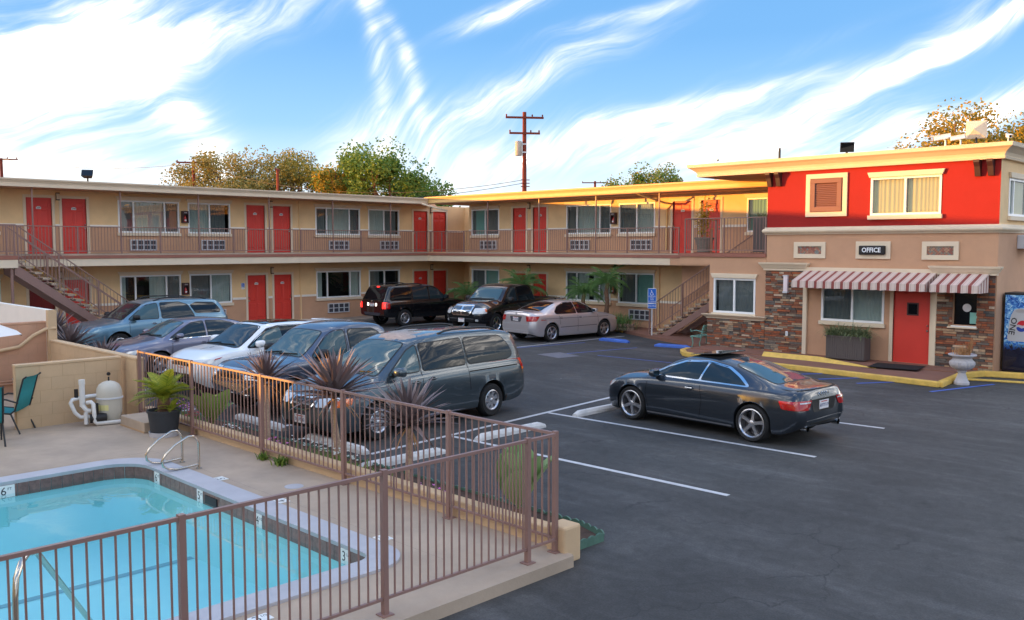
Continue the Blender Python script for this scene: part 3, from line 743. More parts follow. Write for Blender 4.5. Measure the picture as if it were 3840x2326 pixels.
MB().box(1.59, 16.1, 2.09, 2.18, 2.987, 3.10).build('gallery_edge', 'slab_brown', BW)
MB().box(2.791, 21, 2.181, YB - .001, 3.101, H2).build('gallery_floor', 'concrete', BW)
rm = MB(); rm.add([(1.5, 2.05, 5.47), (21.0, 2.05, 5.47), (21.0, 14, 5.47), (1.5, 14, 5.47), (1.5, 2.05, 5.80), (21.0, 2.05, 5.80), (21.0, 14, 5.84), (1.5, 14, 5.84)],
                  [(0, 1, 2, 3), (4, 5, 6, 7), (0, 1, 5, 4), (1, 2, 6, 5), (2, 3, 7, 6), (3, 0, 4, 7)]); rm.build('roof', 'soffit', BW)
fascia_run(BW, fB, 1.45, 21.0, YB - 2.05, 5.50, 'fascia_sunlit')
for u in (5.6, 8.78, 11.92, 15.02): MB(fB).box(u - .024, u + .024, 1.42, 1.466, 4.15, 5.47).build('gallery_post', 'steel_brown', BW)
railing(fB, BW, 1.47, 15.95, 1.45, 4.15, 3.24, [1.6, 2.4, 3.99, 5.6, 7.22, 8.78, 10.39, 11.92, 13.51, 15.02, 15.62, 15.93], zfoot=3.1)
MB(fB).tube([(13.95, 1.5, 5.5), (14.1, 1.4, 5.42), (14.62, .5, 5.12), (14.62, .04, 5.1), (14.4, .06, 4.9), (14.4, .06, 3.3)], .04, 8).build('downpipe', 'fascia_sunlit', BW, smooth=60)
MB(fB).tube([(14.05, .05, 2.72), (14.05, .05, .12)], .035, 8).build('downpipe', 'stucco_tan', BW, smooth=60)
lamp_box(fB, 6.84, 5.27, 'bronze wall lamp on the rear gallery between two red doors')
lamp_box(fB, 6.84, 2.43, 'bronze wall lamp behind the palms beside a ground floor door')
ext_cabinet(fB, 11.76, 4.59, 'brown extinguisher cabinet on the rear gallery between two windows')
ext_cabinet(fB, 11.76, 1.69, 'brown extinguisher cabinet behind the twin palm trees')
# wall behind the right staircase
MB().box(15.63, 21.2, 2.9, 3.0, 0, 3.09).build('stair_wall', 'stucco_brown', BW)

# right staircase
fR = lambda u, d, z: (-u, d, z)
RS = thing('right_staircase', 'brown steel staircase rising beside the office to the upper deck', 'staircase', (16.8, 2.1, .12), world=True)
stairs(RS, fR, -19.95, 3.2, 18, .267, .171, 1.62, 2.72)
slope_rail(RS, fR, -19.9, 3.08, -15.08, .08, 1.58, 1.06, [-19.8, -18.4, -16.55, -15.1])
slope_rail(RS, fR, -19.9, 3.08, -15.2, .15, 2.78, .9, [-19.8, -17.5, -15.3])
# ================================================================== office
YO = -.45
fO = lambda u, d, z: (u, YO - d, z)
fS = lambda u, d, z: (27.66 + d, u, z)
OB = thing('office_building', 'two storey office with red upper wall, stone pillars and striped awnings', 'office', (24.3, YO, 0), world=True)
SX, X0, X1 = 18.97, 21.02, 27.66
upw = (24.26, 26.2, 4.31, 5.38)
offw = (22.86, 24.74, 1.22, 2.26)
smw = (19.14, 20.66, 1.27, 2.40)
od = (25.0, 26.0, .165, 2.18)
tick = (26.6, 27.2, 1.32, 2.3)
m = MB(fO); wall_sheet(m, X0, X1, 3.97, 5.72, [upw]); m.build('upper_wall', 'stucco_red', OB, recalc=False)
m = MB(fO); wall_sheet(m, SX, X1, 0, 3.97, [offw, smw, od, tick, (SX - 1, X0, 2.85, 4)]); m.build('front_wall', 'stucco_brown', OB, recalc=False)
sw = (.24, 1.9, 4.24, 5.24)
m = MB(fS); wall_sheet(m, YO, 7, 3.97, 5.72, [sw]); m.build('side_wall', 'stucco_tan', OB, recalc=False)
m = MB(fS); wall_sheet(m, YO, 7, 0, 3.97, []); m.build('side_wall', 'stucco_brown', OB, recalc=False)
MB().box(X0, X1 - .7, YO + .7, 7, 0, 5.7).build('building_core', 'stucco_brown', OB)
MB().box(X0, X0 + .02, YO + .001, 7, 0, 5.7).build('side_wall', 'stucco_brown', OB)
MB().box(SX, SX + .02, YO + .001, 1.2, 0, 2.84).build('side_wall', 'stucco_brown', OB)
MB().box(SX + .02, X0, 1.1, 1.2, 0, 2.84).build('rear_wall', 'stucco_brown', OB)
# crown cornice and roof
prof = [(0.0, 5.70), (.10, 5.70), (.12, 5.76), (.09, 5.78), (.13, 5.86), (.24, 5.95), (.33, 6.00), (.35, 6.10), (0.0, 6.10)]
k = MB(); vs = []
for d, z in prof: vs += [(18.6 - d, 8, z), (18.6 - d, YO - d, z), (X1 + d, YO - d, z), (X1 + d, 8, z)]
k.add(vs, [(i * 4 + j, i * 4 + j + 1, (i + 1) * 4 + j + 1, (i + 1) * 4 + j) for i in range(len(prof) - 1) for j in range(3)])
k.build('cornice', 'trim_cream', OB)
MB().box(18.6, X1, YO, 8, 5.701, 6.09).build('roof', 'soffit', OB)
# belt course
bp = [(0, 3.79), (.05, 3.79), (.06, 3.83), (.10, 3.85), (.12, 3.90), (.10, 3.95), (.06, 3.97), (.05, 4.01), (0, 4.01)]
k = MB(); vs = []
for d, z in bp: vs += [(X0 - d, 1.2, z), (X0 - d, YO - d, z), (X1 + d, YO - d, z), (X1 + d, 7, z)]
k.add(vs, [(i * 4 + j, i * 4 + j + 1, (i + 1) * 4 + j + 1, (i + 1) * 4 + j) for i in range(len(bp) - 1) for j in range(3)])
k.build('belt_course', 'trim_cream', OB, smooth=50)
for u in (21.12, 21.42, 27.12, 27.44):
    MB(fO).prism([(YO + .9, 5.7)] and [(.002, 5.25), (.10, 5.25), (.13, 5.35), (.18, 5.5), (.26, 5.62), (.26, 5.698), (.002, 5.698)], u - .07, u + .07, 'x').build('corbel', 'shutter', OB) if False else None
    c = MB(); c.prism([(YO - .002, 5.27), (YO - .09, 5.27), (YO - .12, 5.36), (YO - .17, 5.52), (YO - .26, 5.63), (YO - .26, 5.698), (YO - .002, 5.698)], u - .07, u + .07, 'x'); c.build('corbel', 'box_brown', OB)
w = window(fO, OB, *upw, [.5], [(0, .5, 'curtain_cream'), (.52, 1, 'curtain_cream')])
window(fO, OB, *offw, [.5], [(0, .5, 'curtain_dark'), (.5, 1, 'curtain')], head=False)
window(fO, OB, *smw, [.5], [(.05, .48, 'curtain_dark'), (.52, 1, 'curtain_dark')], glassm='pane')
window(fS, OB, *sw, [.25], [(.1, 1, 'curtain_cream')])
# vertical blinds of the small window
# louvred shutter in its cream frame
k = MB(fO)
for a, b, c, d in ((22.30, 23.58, 5.44, 5.58), (22.30, 23.58, 4.31, 4.45), (22.30, 22.44, 4.45, 5.44), (23.44, 23.58, 4.45, 5.44)): k.box(a, b, .002, .05, c, d)
sh = k.build('shutter_frame', 'trim_cream', OB, bevel=.008)
k = MB(fO)
for a, b, c, d in ((22.46, 23.42, 5.3, 5.43), (22.46, 23.42, 4.46, 4.6), (22.46, 22.6, 4.6, 5.3), (23.28, 23.42, 4.6, 5.3)): k.box(a, b, .002, .075, c, d)
s2 = k.build('shutter', 'shutter', OB, bevel=.006)
sl = MB(); sl.add([(-.34, 0, -.024), (.34, 0, -.024), (.34, -.045, -.034), (-.34, -.045, -.034), (-.34, 0, .024), (.34, 0, .024), (.34, -.045, -.02), (-.34, -.045, -.02)], [(0, 1, 2, 3), (4, 5, 6, 7), (0, 1, 5, 4), (1, 2, 6, 5), (2, 3, 7, 6), (3, 0, 4, 7)])
slm = sl.mesh('slat', 'shutter')
for i in range(13): inst('slat', slm, s2, (22.94, YO - .004, 4.63 + i * .0535))
MB(fO).box(22.55, 23.33, .0015, .004, 4.55, 5.35).build('shutter_back', 'box_brown', s2)

# tiled niches
def clip(poly, x0, x1, y0, y1):
    for ax, lim, sg in ((0, x0, 1), (0, x1, -1), (1, y0, 1), (1, y1, -1)):
        out = []
        for i in range(len(poly)):
            a, b = poly[i - 1], poly[i]
            ia, ib = (a[ax] - lim) * sg >= 0, (b[ax] - lim) * sg >= 0
            if ia != ib:
                t = (lim - a[ax]) / (b[ax] - a[ax]); out.append((a[0] + (b[0] - a[0]) * t, a[1] + (b[1] - a[1]) * t))
            if ib: out.append(b)
        poly = out
        if len(poly) < 3: return []
    return poly
for i, c in enumerate([(168, 112, 92), (140, 126, 110), (150, 92, 80), (128, 132, 128), (178, 138, 112)]): M('niche_tile%d' % i, c, .4, var=.1, vs=20)
def niche(u0, u1, z0, z1, tiles=True):
    k = MB(fO); t = .13
    for a, b, c, d in ((u0, u1, z1 - t, z1), (u0, u1, z0, z0 + t), (u0, u0 + t, z0 + t, z1 - t), (u1 - t, u1, z0 + t, z1 - t)): k.box(a, b, .002, .05, c, d)
    o = k.build('niche_frame', 'trim_cream', OB, bevel=.006)
    if tiles:
        a, b, c, d = u0 + t, u1 - t, z0 + t, z1 - t
        MB(fO).box(a, b, .001, .004, c, d).build('grout', 'granite', o)
        s = .085; r_ = random.Random(int(u0 * 10))
        for i in range(-1, 14):
            for j in range(-1, 8):
                cx, cz = a + i * s + (s / 2 if j % 2 else 0), c + j * s / 2 + .01
                p = clip([(cx - s / 2 + .004, cz), (cx, cz - s / 2 + .004), (cx + s / 2 - .004, cz), (cx, cz + s / 2 - .004)], a, b, c, d)
                if len(p) >= 3: MB(fO).prism(p, .004, .012, 'y').build('tile', 'niche_tile%d' % r_.randrange(5), o)
    return o
niche(21.95, 22.96, 3.07, 3.56); niche(25.74, 26.7, 3.06, 3.56)
nf = niche(23.88, 24.88, 3.07, 3.57, False)
MB(fO).box(24.01, 24.75, .0015, .006, 3.2, 3.44).build('niche_back', 'stucco_brown', nf)
sg = thing('office_sign', 'black lit box sign with white lettering reading OFFICE above the awning', 'sign', (24.38, YO - .05, 3.3), world=True)
MB(fO).box(24.0, 24.75, .052, .14, 3.19, 3.45).build('sign_box', 'trim_black', sg, bevel=.03)
MB(fO).box(24.05, 24.70, .141, .146, 3.225, 3.415).build('sign_face', 'ink', sg)
text('OFFICE', 'lettering', 'sign_white', sg, fO(24.375, .148, 3.318), (R(90), 0, 0), .185, bold=.004, sx=.92)

# stone cladding: pillars and wainscot, each stone its own block
STONES = [(138, 84, 62), (158, 104, 76), (118, 92, 78), (148, 132, 114), (110, 102, 96), (176, 146, 116), (94, 70, 60), (164, 92, 60), (128, 116, 104), (196, 172, 148), (84, 82, 80)]
smesh = []
for i, c in enumerate(STONES):
    mn = 'stone_%d' % i; M(mn, c, .85, var=.22, vs=16, bump=.6, bs=45)
    b = MB(); b.add([(-.5, 0, -.5), (.5, 0, -.5), (.5, 0, .5), (-.5, 0, .5), (-.49, -1, -.44), (.49, -.96, -.46), (.48, -1, .45), (-.49, -.97, .46)], [(3, 2, 1, 0), (4, 5, 6, 7), (0, 1, 5, 4), (1, 2, 6, 5), (2, 3, 7, 6), (3, 0, 4, 7)])
    smesh.append(b.mesh('stone', mn))
clads = []
for bx in ([(26.15, 27.62, .05, 1.28, .03), (26.15, 26.58, 1.28, 2.68, .03), (27.22, 27.62, 1.28, 2.68, .03), (26.58, 27.22, 2.32, 2.68, .03)], [(21.03, 22.30, .05, 2.68, .03)], [(SX - .02, 21.02, .05, 1.08, .028)]):
    CL = MB(fO)
    for a, b, c, d, e in bx: CL.box(a, b, .002, e, c, d)
    clads.append(CL.build('stone_cladding', 'granite', OB))
clad = clads[0]
sr = random.Random(5); nst = [0]; rest = None
def stone_run(clad, u0, u1, z0, z1, hole=None, singly=300):
    z = z0; rest = [MB() for _ in STONES]
    while z < z1 - .02:
        h = min(sr.uniform(.05, .078), z1 - z)
        if z1 - z - h < .03: h = z1 - z
        u = u0
        while u < u1 - .01:
            l = sr.uniform(.11, .36)
            if u1 - u - l < .08: l = u1 - u
            segs = [(u, u + l)]
            if hole and z + h > hole[2] and z < hole[3]:
                segs = [(max(u, u0), min(u + l, hole[0])), (max(u, hole[1]), u + l)]
            for a, b in segs:
                if b - a < .03: continue
                k = min(int(abs(sr.gauss(0, 4.2))), len(STONES) - 1) if sr.random() < .5 else sr.randrange(len(STONES)); dp = sr.uniform(.012, .045)
                loc = ((a + b) / 2, YO - .03, z + h / 2); sc = (b - a - .006, dp, h - .006)
                if nst[0] < singly: inst('stone', smesh[k], clad, loc, (0, 0, 0), sc); nst[0] += 1
                else: rest[k].add([(loc[0] + v.co.x * sc[0], loc[1] + v.co.y * sc[1], loc[2] + v.co.z * sc[2]) for v in smesh[k].vertices], [tuple(p.vertices) for p in smesh[k].polygons])
            u += l
        z += h
    for i, mb in enumerate(rest):
        if mb.v: mb.build('stone_pieces', 'stone_%d' % i, clad)['kind'] = 'stuff'
stone_run(clads[0], 26.15, 27.64, .13, 2.66, tick)
stone_run(clads[1], 21.03, 22.30, .13, 2.68)
stone_run(clads[2], SX - .03, 21.02, .13, 1.07)
def capital(u0, u1, z, h, out=.1):
    k = MB(fO)
    for a, b, c, e in ((0, .04, 0, .3), (.02, .05, .3, .42), (.05, .09, .42, .7), (.08, .12, .7, 1.0)):
        k.box(u0 - out * a * 8, u1 + out * a * 8, .002, .05 + b, z + h * c, z + h * e)
    k.build('capital', 'trim_cream', OB)
k = MB(fO)
def cap2(u0, u1, z0, z1):
    pr = [(.0, 0), (.03, 0), (.035, .25), (.06, .3), (.10, .6), (.14, .8), (.15, 1.0), (0, 1.0)]
    m = MB(fO); vs = []
    for o, t in pr: vs += [(u0 - o, .002, z0 + (z1 - z0) * t), (u0 - o, .06 + o, z0 + (z1 - z0) * t), (u1 + o, .06 + o, z0 + (z1 - z0) * t), (u1 + o, .002, z0 + (z1 - z0) * t)]
    m.add(vs, [(i * 4 + j, i * 4 + j + 1, i * 4 + j + 5, i * 4 + j + 4) for i in range(len(pr) - 1) for j in range(3)])
    m.build('capital', 'trim_cream', OB)
cap2(21.0, 22.33, 2.685, 2.93); cap2(26.12, 27.66, 2.665, 2.90); cap2(SX - .03, 20.98, 1.08, 1.22)
for u in (22.30, 26.06): MB(fO).box(u, u + .13, .002, .09, .13, 2.7).build('pilaster', 'trim_cream', OB, bevel=.01)
MB(fO).box(22.28, 26.2, .002, .1, 2.70, 2.80).build('awning_rail', 'trim_cream', OB)
d = door(fO, OB, *od[:2], .165, None, h=2.015, knob_left=False, panels=False)
MB(fO).box(25.36, 25.68, -.046, -.036, 1.5, 1.86).build('door_light_frame', 'box_brown', d)
MB(fO).box(25.40, 25.64, -.036, -.032, 1.54, 1.82).build('door_light', 'glass_black', d)
# ticket window
k = MB(fO); k.box(tick[0], tick[1], -.1, -.09, tick[2], tick[3]); tw = k.build('ticket_window', 'glass_black', OB)
MB(fO).lathe([(.001, -.001), (.11, -.001), (.11, .004), (.001, .004)], 20, (26.92, -.086, 1.78), 'y').build('speak_hole_cover', 'plate', tw)
MB(fO).box(27.0, 27.19, -.089, -.084, 1.36, 1.66).build('paper_notice', M('mint', (150, 214, 200), .7) and 'mint', tw)
MB(fO).box(26.5, 27.24, .002, .14, 1.235, 1.27).build('ticket_sill', 'trim_cream', tw); MB(fO).box(26.58, 27.22, -.08, .1, 1.272, 1.30).build('ticket_ledge', 'vinyl', tw)

# awnings with printed stripes
def stripe_mat(name, axis, per):
    m = bpy.data.materials.new(name); m.use_nodes = True; MATS[name] = m; nt = m.node_tree; b = nt.nodes['Principled BSDF']; b.inputs['Roughness'].default_value = .8
    g = nt.nodes.new('ShaderNodeNewGeometry'); s = nt.nodes.new('ShaderNodeSeparateXYZ'); nt.links.new(g.outputs['Position'], s.inputs[0])
    d = nt.nodes.new('ShaderNodeMath'); d.operation = 'MULTIPLY'; d.inputs[1].default_value = 1 / per; nt.links.new(s.outputs[axis], d.inputs[0])
    f = nt.nodes.new('ShaderNodeMath'); f.operation = 'FLOORED_MODULO'; f.inputs[1].default_value = 1; nt.links.new(d.outputs[0], f.inputs[0])
    r = nt.nodes.new('ShaderNodeValToRGB'); r.color_ramp.interpolation = 'CONSTANT'; e = r.color_ramp.elements
    W_, R_, T_ = (*lin((212, 194, 184)), 1), (*lin((142, 74, 68)), 1), (*lin((180, 154, 142)), 1)
    e[0].position = 0; e[0].color = R_; e[1].position = .33; e[1].color = W_
    for p, c in ((.45, T_), (.5, W_), (.86, T_), (.91, W_)): e.new(p).color = c
    nt.links.new(f.outputs[0], r.inputs[0]); nt.links.new(r.outputs[0], b.inputs['Base Color'])
stripe_mat('awning_x', 0, .262); stripe_mat('awning_y', 1, .2)
def awning(u0, u1, label):
    t = thing('awning', label, 'awning', fO((u0 + u1) / 2, 0, 2.7), 0, 'striped awnings on the office front', world=True)
    zt, zf, zv, dp = 2.70, 2.42, 2.215, .92
    k = MB(fO); k.add([(u0, .1, zt), (u1, .1, zt), (u1, dp, zf), (u0, dp, zf), (u0, .1, zt - .015), (u1, .1, zt - .015), (u1, dp, zf - .015), (u0, dp, zf - .015)], [(0, 1, 2, 3), (4, 5, 6, 7), (0, 1, 5, 4), (1, 2, 6, 5), (3, 0, 4, 7), (2, 3, 7, 6)]); k.build('canopy', 'awning_x', t)
    n = int((u1 - u0) / .131); v = []
    for i in range(n + 1):
        u = u0 + (u1 - u0) * i / n; v += [(u, dp + .002, zf), (u, dp + .012, zv + (.012 if i % 2 else 0))]
    k = MB(fO); k.add(v, [(2 * i, 2 * i + 2, 2 * i + 3, 2 * i + 1) for i in range(n)]); k.build('valance', 'awning_x', t, recalc=False)
    for u in (u0, u1):
        k = MB(fO); k.add([(u, .1, zt), (u, dp, zf), (u, dp, zv), (u, .1, zv)], [(0, 1, 2, 3)]); k.build('side_panel', 'awning_y', t, recalc=False)
    k = MB(fO)
    for u in (u0 + .02, u1 - .02): k.bar((u, .1, zv + .02), (u, dp - .02, zv + .02), .025)
    k.bar((u0 + .02, dp - .02, zv + .03), (u1 - .02, dp - .02, zv + .03), .025); k.build('awning_frame', 'ac_frame', t)
awning(22.36, 26.18, 'long red and white striped awning over the office window and door')
awning(26.30, 27.50, 'short red and white striped awning over the ticket window')
lt = thing('wall_lamp', 'tall white wall lamp on the stone pillar beside the striped awning', 'wall lamp', fO(21.75, .05, 2.3), world=True)
MB(fO).box(21.68, 21.82, .055, .16, 2.04, 2.52).build('shade', M('milk', (240, 226, 230), .3) and 'milk', lt, bevel=.02)
MB(fO).box(21.67, 21.83, .05, .17, 2.0, 2.05).build('base_cap', 'ac_frame', lt); MB(fO).box(21.67, 21.83, .05, .17, 2.51, 2.55).build('cap', 'ac_frame', lt)
ol = thing('outlet_box', 'small white outlet cover low on the stone pillar', 'outlet', fO(21.8, .07, .75), world=True)
MB(fO).box(21.76, 21.84, .075, .1, .68, .82).build('cover', 'vinyl', ol, bevel=.008)
MB(fO).box(21.775, 21.825, .1, .106, .71, .79).build('hinged_lid', 'ac_frame', ol)
sa = thing('side_air_conditioner', 'pale box air conditioner high on the office side wall', 'air conditioner', fS(1.6, 0, 3.5), world=True)
MB(fS).box(1.12, 1.95, .002, .4, 3.36, 3.74).build('casing', 'ac_frame', sa, bevel=.02); MB(fS).box(1.2, 1.87, .4, .405, 3.42, 3.68).build('grille', 'ac_dark', sa)

# upper deck beside the office
DK = thing('roof_deck', 'stucco deck with brown railing above the staircase beside the office', 'deck', (19.4, .5, 2.85), world=True)
MB().box(17.8, 21.01, YO, 1.5, 2.85, 3.08).build('deck_slab', 'stucco_brown', DK)
MB().box(17.76, 21.005, YO - .05, 1.5, 3.085, 3.2).build('deck_coping', 'slab_brown', DK)
railing(fO, DK, 18.0, 21.0, .0, 4.36, 3.29, [18.0, 19.49, 20.98], step=.115, zfoot=3.2)
fD = lambda u, d, z: (18.0 - d, u, z)
railing(fD, DK, YO + .02, 1.5, .0, 4.36, 3.29, [1.48], step=.115, zfoot=3.2)
MB().box(15.63, 17.8, 2.1, 2.18, 2.72, 2.98).build('edge_beam', 'stucco_brown', DK)

# ---------------------------------------------------------------- roof top fittings
def floodlight(x, y, z, rz, label, s=1.0, tilt=-25):
    t = thing('floodlight', label, 'floodlight', (x, y, z), rz)
    MB().tube([(0, 0, 0), (0, 0, .12 * s)], .03 * s, 8).build('stem', 'black_metal', t)
    k = MB(); Rm = Matrix.Rotation(R(tilt), 4, 'X')
    def tf(p): return tuple(Rm @ Vector(p) + Vector((0, 0, .26 * s)))
    h = [tf(p) for p in ((-.2 * s, -.1 * s, -.15 * s), (.2 * s, -.1 * s, -.15 * s), (.2 * s, -.1 * s, .15 * s), (-.2 * s, -.1 * s, .15 * s), (-.13 * s, .12 * s, -.09 * s), (.13 * s, .12 * s, -.09 * s), (.13 * s, .12 * s, .09 * s), (-.13 * s, .12 * s, .09 * s))]
    k.add(h, [(3, 2, 1, 0), (4, 5, 6, 7), (0, 1, 5, 4), (1, 2, 6, 5), (2, 3, 7, 6), (3, 0, 4, 7)]); k.build('housing', 'black_metal', t, bevel=.015)
    k = MB(); k.add([tf(p) for p in ((-.17 * s, -.105 * s, -.12 * s), (.17 * s, -.105 * s, -.12 * s), (.17 * s, -.105 * s, .12 * s), (-.17 * s, -.105 * s, .12 * s))], [(0, 1, 2, 3)]); k.build('lens', 'glass_black', t, recalc=False)
floodlight(23.45, -.3, 6.08, R(30), 'dark rectangular floodlight on the middle of the office cornice', 1.0, 15)
floodlight(1.2, -13.6, 5.76, R(60), 'tilted dark floodlight on the roof edge of the left wing', 1.0, -35)
def cctv(x, y, z, rz, label, tilt=-12, s=1.0):
    t = thing('security_camera', label, 'camera', (x, y, z), rz, 'security cameras on the office roof')
    MB().tube([(0, 0, 0), (0, 0, .16 * s), (.04 * s, 0, .2 * s)], .02 * s, 8).build('bracket', 'vinyl', t, smooth=60)
    a = R(tilt); d = Vector((math.cos(a), 0, math.sin(a))); c = Vector((.05 * s, 0, .24 * s))
    MB().bar(c - d * .16 * s, c + d * .2 * s, .11 * s, .1 * s).build('housing', 'vinyl', t, bevel=.015)
    MB().bar(c - d * .16 * s + Vector((0, 0, .055 * s)), c + d * .28 * s + Vector((0, 0, .055 * s)), .13 * s, .015 * s).build('sunshield', 'vinyl', t)
    MB().bar(c + d * .201 * s, c + d * .206 * s, .07 * s, .07 * s).build('lens', 'glass_black', t)
cctv(26.25, -.45, 6.09, R(200), 'white security camera in front of the antenna panel, nearer the floodlight', -8, 1.15)
cctv(26.62, -.4, 6.09, R(200), 'second white security camera, between the other one and the antenna panel', -8, 1.0)
cctv(27.75, -.3, 6.09, R(-60), 'small white security camera at the office cornice corner', -10, .8)
cctv(19.0, -.3, 6.08, R(-20), 'lone small camera on the far end of the office cornice', -10, .7)
at_ = thing('antenna_panel', 'square white antenna panel on a stand over the office roof', 'antenna', (26.85, .1, 6.08))
MB().tube([(0, 0, 0), (0, 0, .3)], .03, 8).build('stand', 'black_metal', at_)
k = MB(); k.add([(-.24, -.08, .25), (.24, .06, .25), (.24, .06, .72), (-.24, -.08, .72), (-.02, -.16, .49)], [(0, 1, 4), (1, 2, 4), (2, 3, 4), (3, 0, 4), (3, 2, 1, 0)]); k.build('panel_face', 'trim_cream', at_)
k = MB(); k.add([(-.24, -.078, .25), (.24, .062, .25), (.24, .062, .72), (-.24, -.078, .72), (-.26, .0, .25), (.22, .14, .25), (.22, .14, .72), (-.26, 0, .72)], [(4, 5, 6, 7), (0, 1, 5, 4), (1, 2, 6, 5), (2, 3, 7, 6), (3, 0, 4, 7)]); k.build('panel_back', 'ac_frame', at_)
vp = thing('vent_pipe', 'thin black vent pipe on the office roof', 'pipe', (21.15, 0, 6.08)); MB().lathe([(.035, 0), (.035, .42), (.028, .42), (.028, 0)], 10).build('pipe', 'black_metal', vp, smooth=40); MB().lathe([(.09, 0), (.036, .07)], 10).build('flashing', 'black_metal', vp)

# ---------------------------------------------------------------- things around the office
pl = thing('planter_box', 'long grey slatted planter box with strappy grass under the office window', 'planter', (23.95, -1.0, .165))
MB().box(-.56, .56, -.2, .2, .03, .66).build('box', 'planter_grey', pl)
MB().box(-.6, .6, -.23, -.17, .66, .70).build('rim', 'planter_grey', pl); MB().box(-.6, .6, .17, .23, .66, .70).build('rim', 'planter_grey', pl)
bm_ = MB().box(-.029, .029, -.216, -.2, .05, .66).mesh('slat', 'planter_grey')
for i in range(17): inst('slat', bm_, pl, (-.53 + i * .066, 0, 0))
bs_ = MB().box(.56, .574, -.029, .029, .05, .66).mesh('slat', 'planter_grey')
for i in range(6): inst('slat', bs_, pl, (0, -.17 + i * .068, 0))
MB().box(-.55, .55, -.19, .19, .6, .64).build('soil', 'soil', pl)
def blade(mb, base, yaw, lean, L, w, droop, n=5, tipw=.1, fold=.0):
    vs = []
    p = Vector(base); a = lean; d = Vector((math.cos(yaw), math.sin(yaw), 0)); s = Vector((-math.sin(yaw), math.cos(yaw), 0))
    for i in range(n + 1):
        t = i / n; ww = w * (1 - t) ** .7 if i < n else w * tipw
        ww = w * min(1.0, .55 + t * 1.8) * (1 - t * t * .97) / 1.0
        up = Vector((0, 0, 1))
        vs += [p + s * ww / 2, p - s * ww / 2]
        dirv = d * math.sin(a) + up * math.cos(a); p = p + dirv * (L / n); a += droop / n
    mb.add(vs, [(2 * i, 2 * i + 1, 2 * i + 3, 2 * i + 2) for i in range(n)])
r_ = random.Random(3); k = MB()
for i in range(640):
    blade(k, (r_.uniform(-.56, .56), r_.uniform(-.19, .19), .62), r_.uniform(0, 6.28), r_.uniform(.0, .6), r_.uniform(.36, .66), .028, r_.uniform(1.0, 2.8), 6)
k.build('grass_foliage', 'leaf_grass', pl, recalc=False)['kind'] = 'stuff'
dm = thing('door_mat', 'black rubber mat in front of the red office door', 'mat', (25.55, -1.5, .168), R(8))
MB().box(-.62, .62, -.48, .48, 0, .014).build('mat', 'mat_black', dm); MB().box(-.64, .64, -.5, .5, 0, .007).build('border', 'trim_black', dm)

ur = thing('garden_urn', 'white fluted stone urn with dry grass at the yellow kerb', 'urn', (27.52, -2.45, .004)); ur.scale = (.86, .86, .95)
uprof = [(.001, 0), (.21, 0), (.21, .06), (.19, .08), (.14, .18), (.105, .28), (.10, .32), (.13, .335), (.13, .36), (.1, .37)]
MB().lathe(uprof, 24).build('pedestal', 'urn', ur, smooth=35)
k = MB(); n = 48; vs = []; pf = [(.10, .37), (.2, .40), (.30, .46), (.34, .54), (.33, .60), (.27, .65), (.25, .69), (.28, .73), (.37, .76), (.38, .79), (.36, .80), (.26, .77), (.001, .75)]
for i, (r, h) in enumerate(pf):
    for j in range(n):
        a = 2 * math.pi * j / n; rr = r * (1 + (.045 * math.cos(a * 20) if 1 <= i <= 4 else 0)); vs.append((rr * math.cos(a), rr * math.sin(a), h))
k.add(vs, [(i * n + j, i * n + (j + 1) % n, (i + 1) * n + (j + 1) % n, (i + 1) * n + j) for i in range(len(pf) - 1) for j in range(n)]); k.build('bowl', 'urn', ur, smooth=35)
k = MB()
for i in range(230): blade(k, (r_.gauss(0, .1), r_.gauss(0, .1), .75), r_.uniform(0, 6.28), r_.uniform(.05, .5), r_.uniform(.18, .36), .012, r_.uniform(.2, 1.0), 4)
for i in range(60): blade(k, (.16 + r_.gauss(0, .03), r_.gauss(0, .04), .75), r_.uniform(-.6, .9), r_.uniform(.02, .22), r_.uniform(.4, .55), .014, r_.uniform(.0, .5), 4)
k.build('dry_grass', 'leaf_dry', ur, recalc=False)['kind'] = 'stuff'

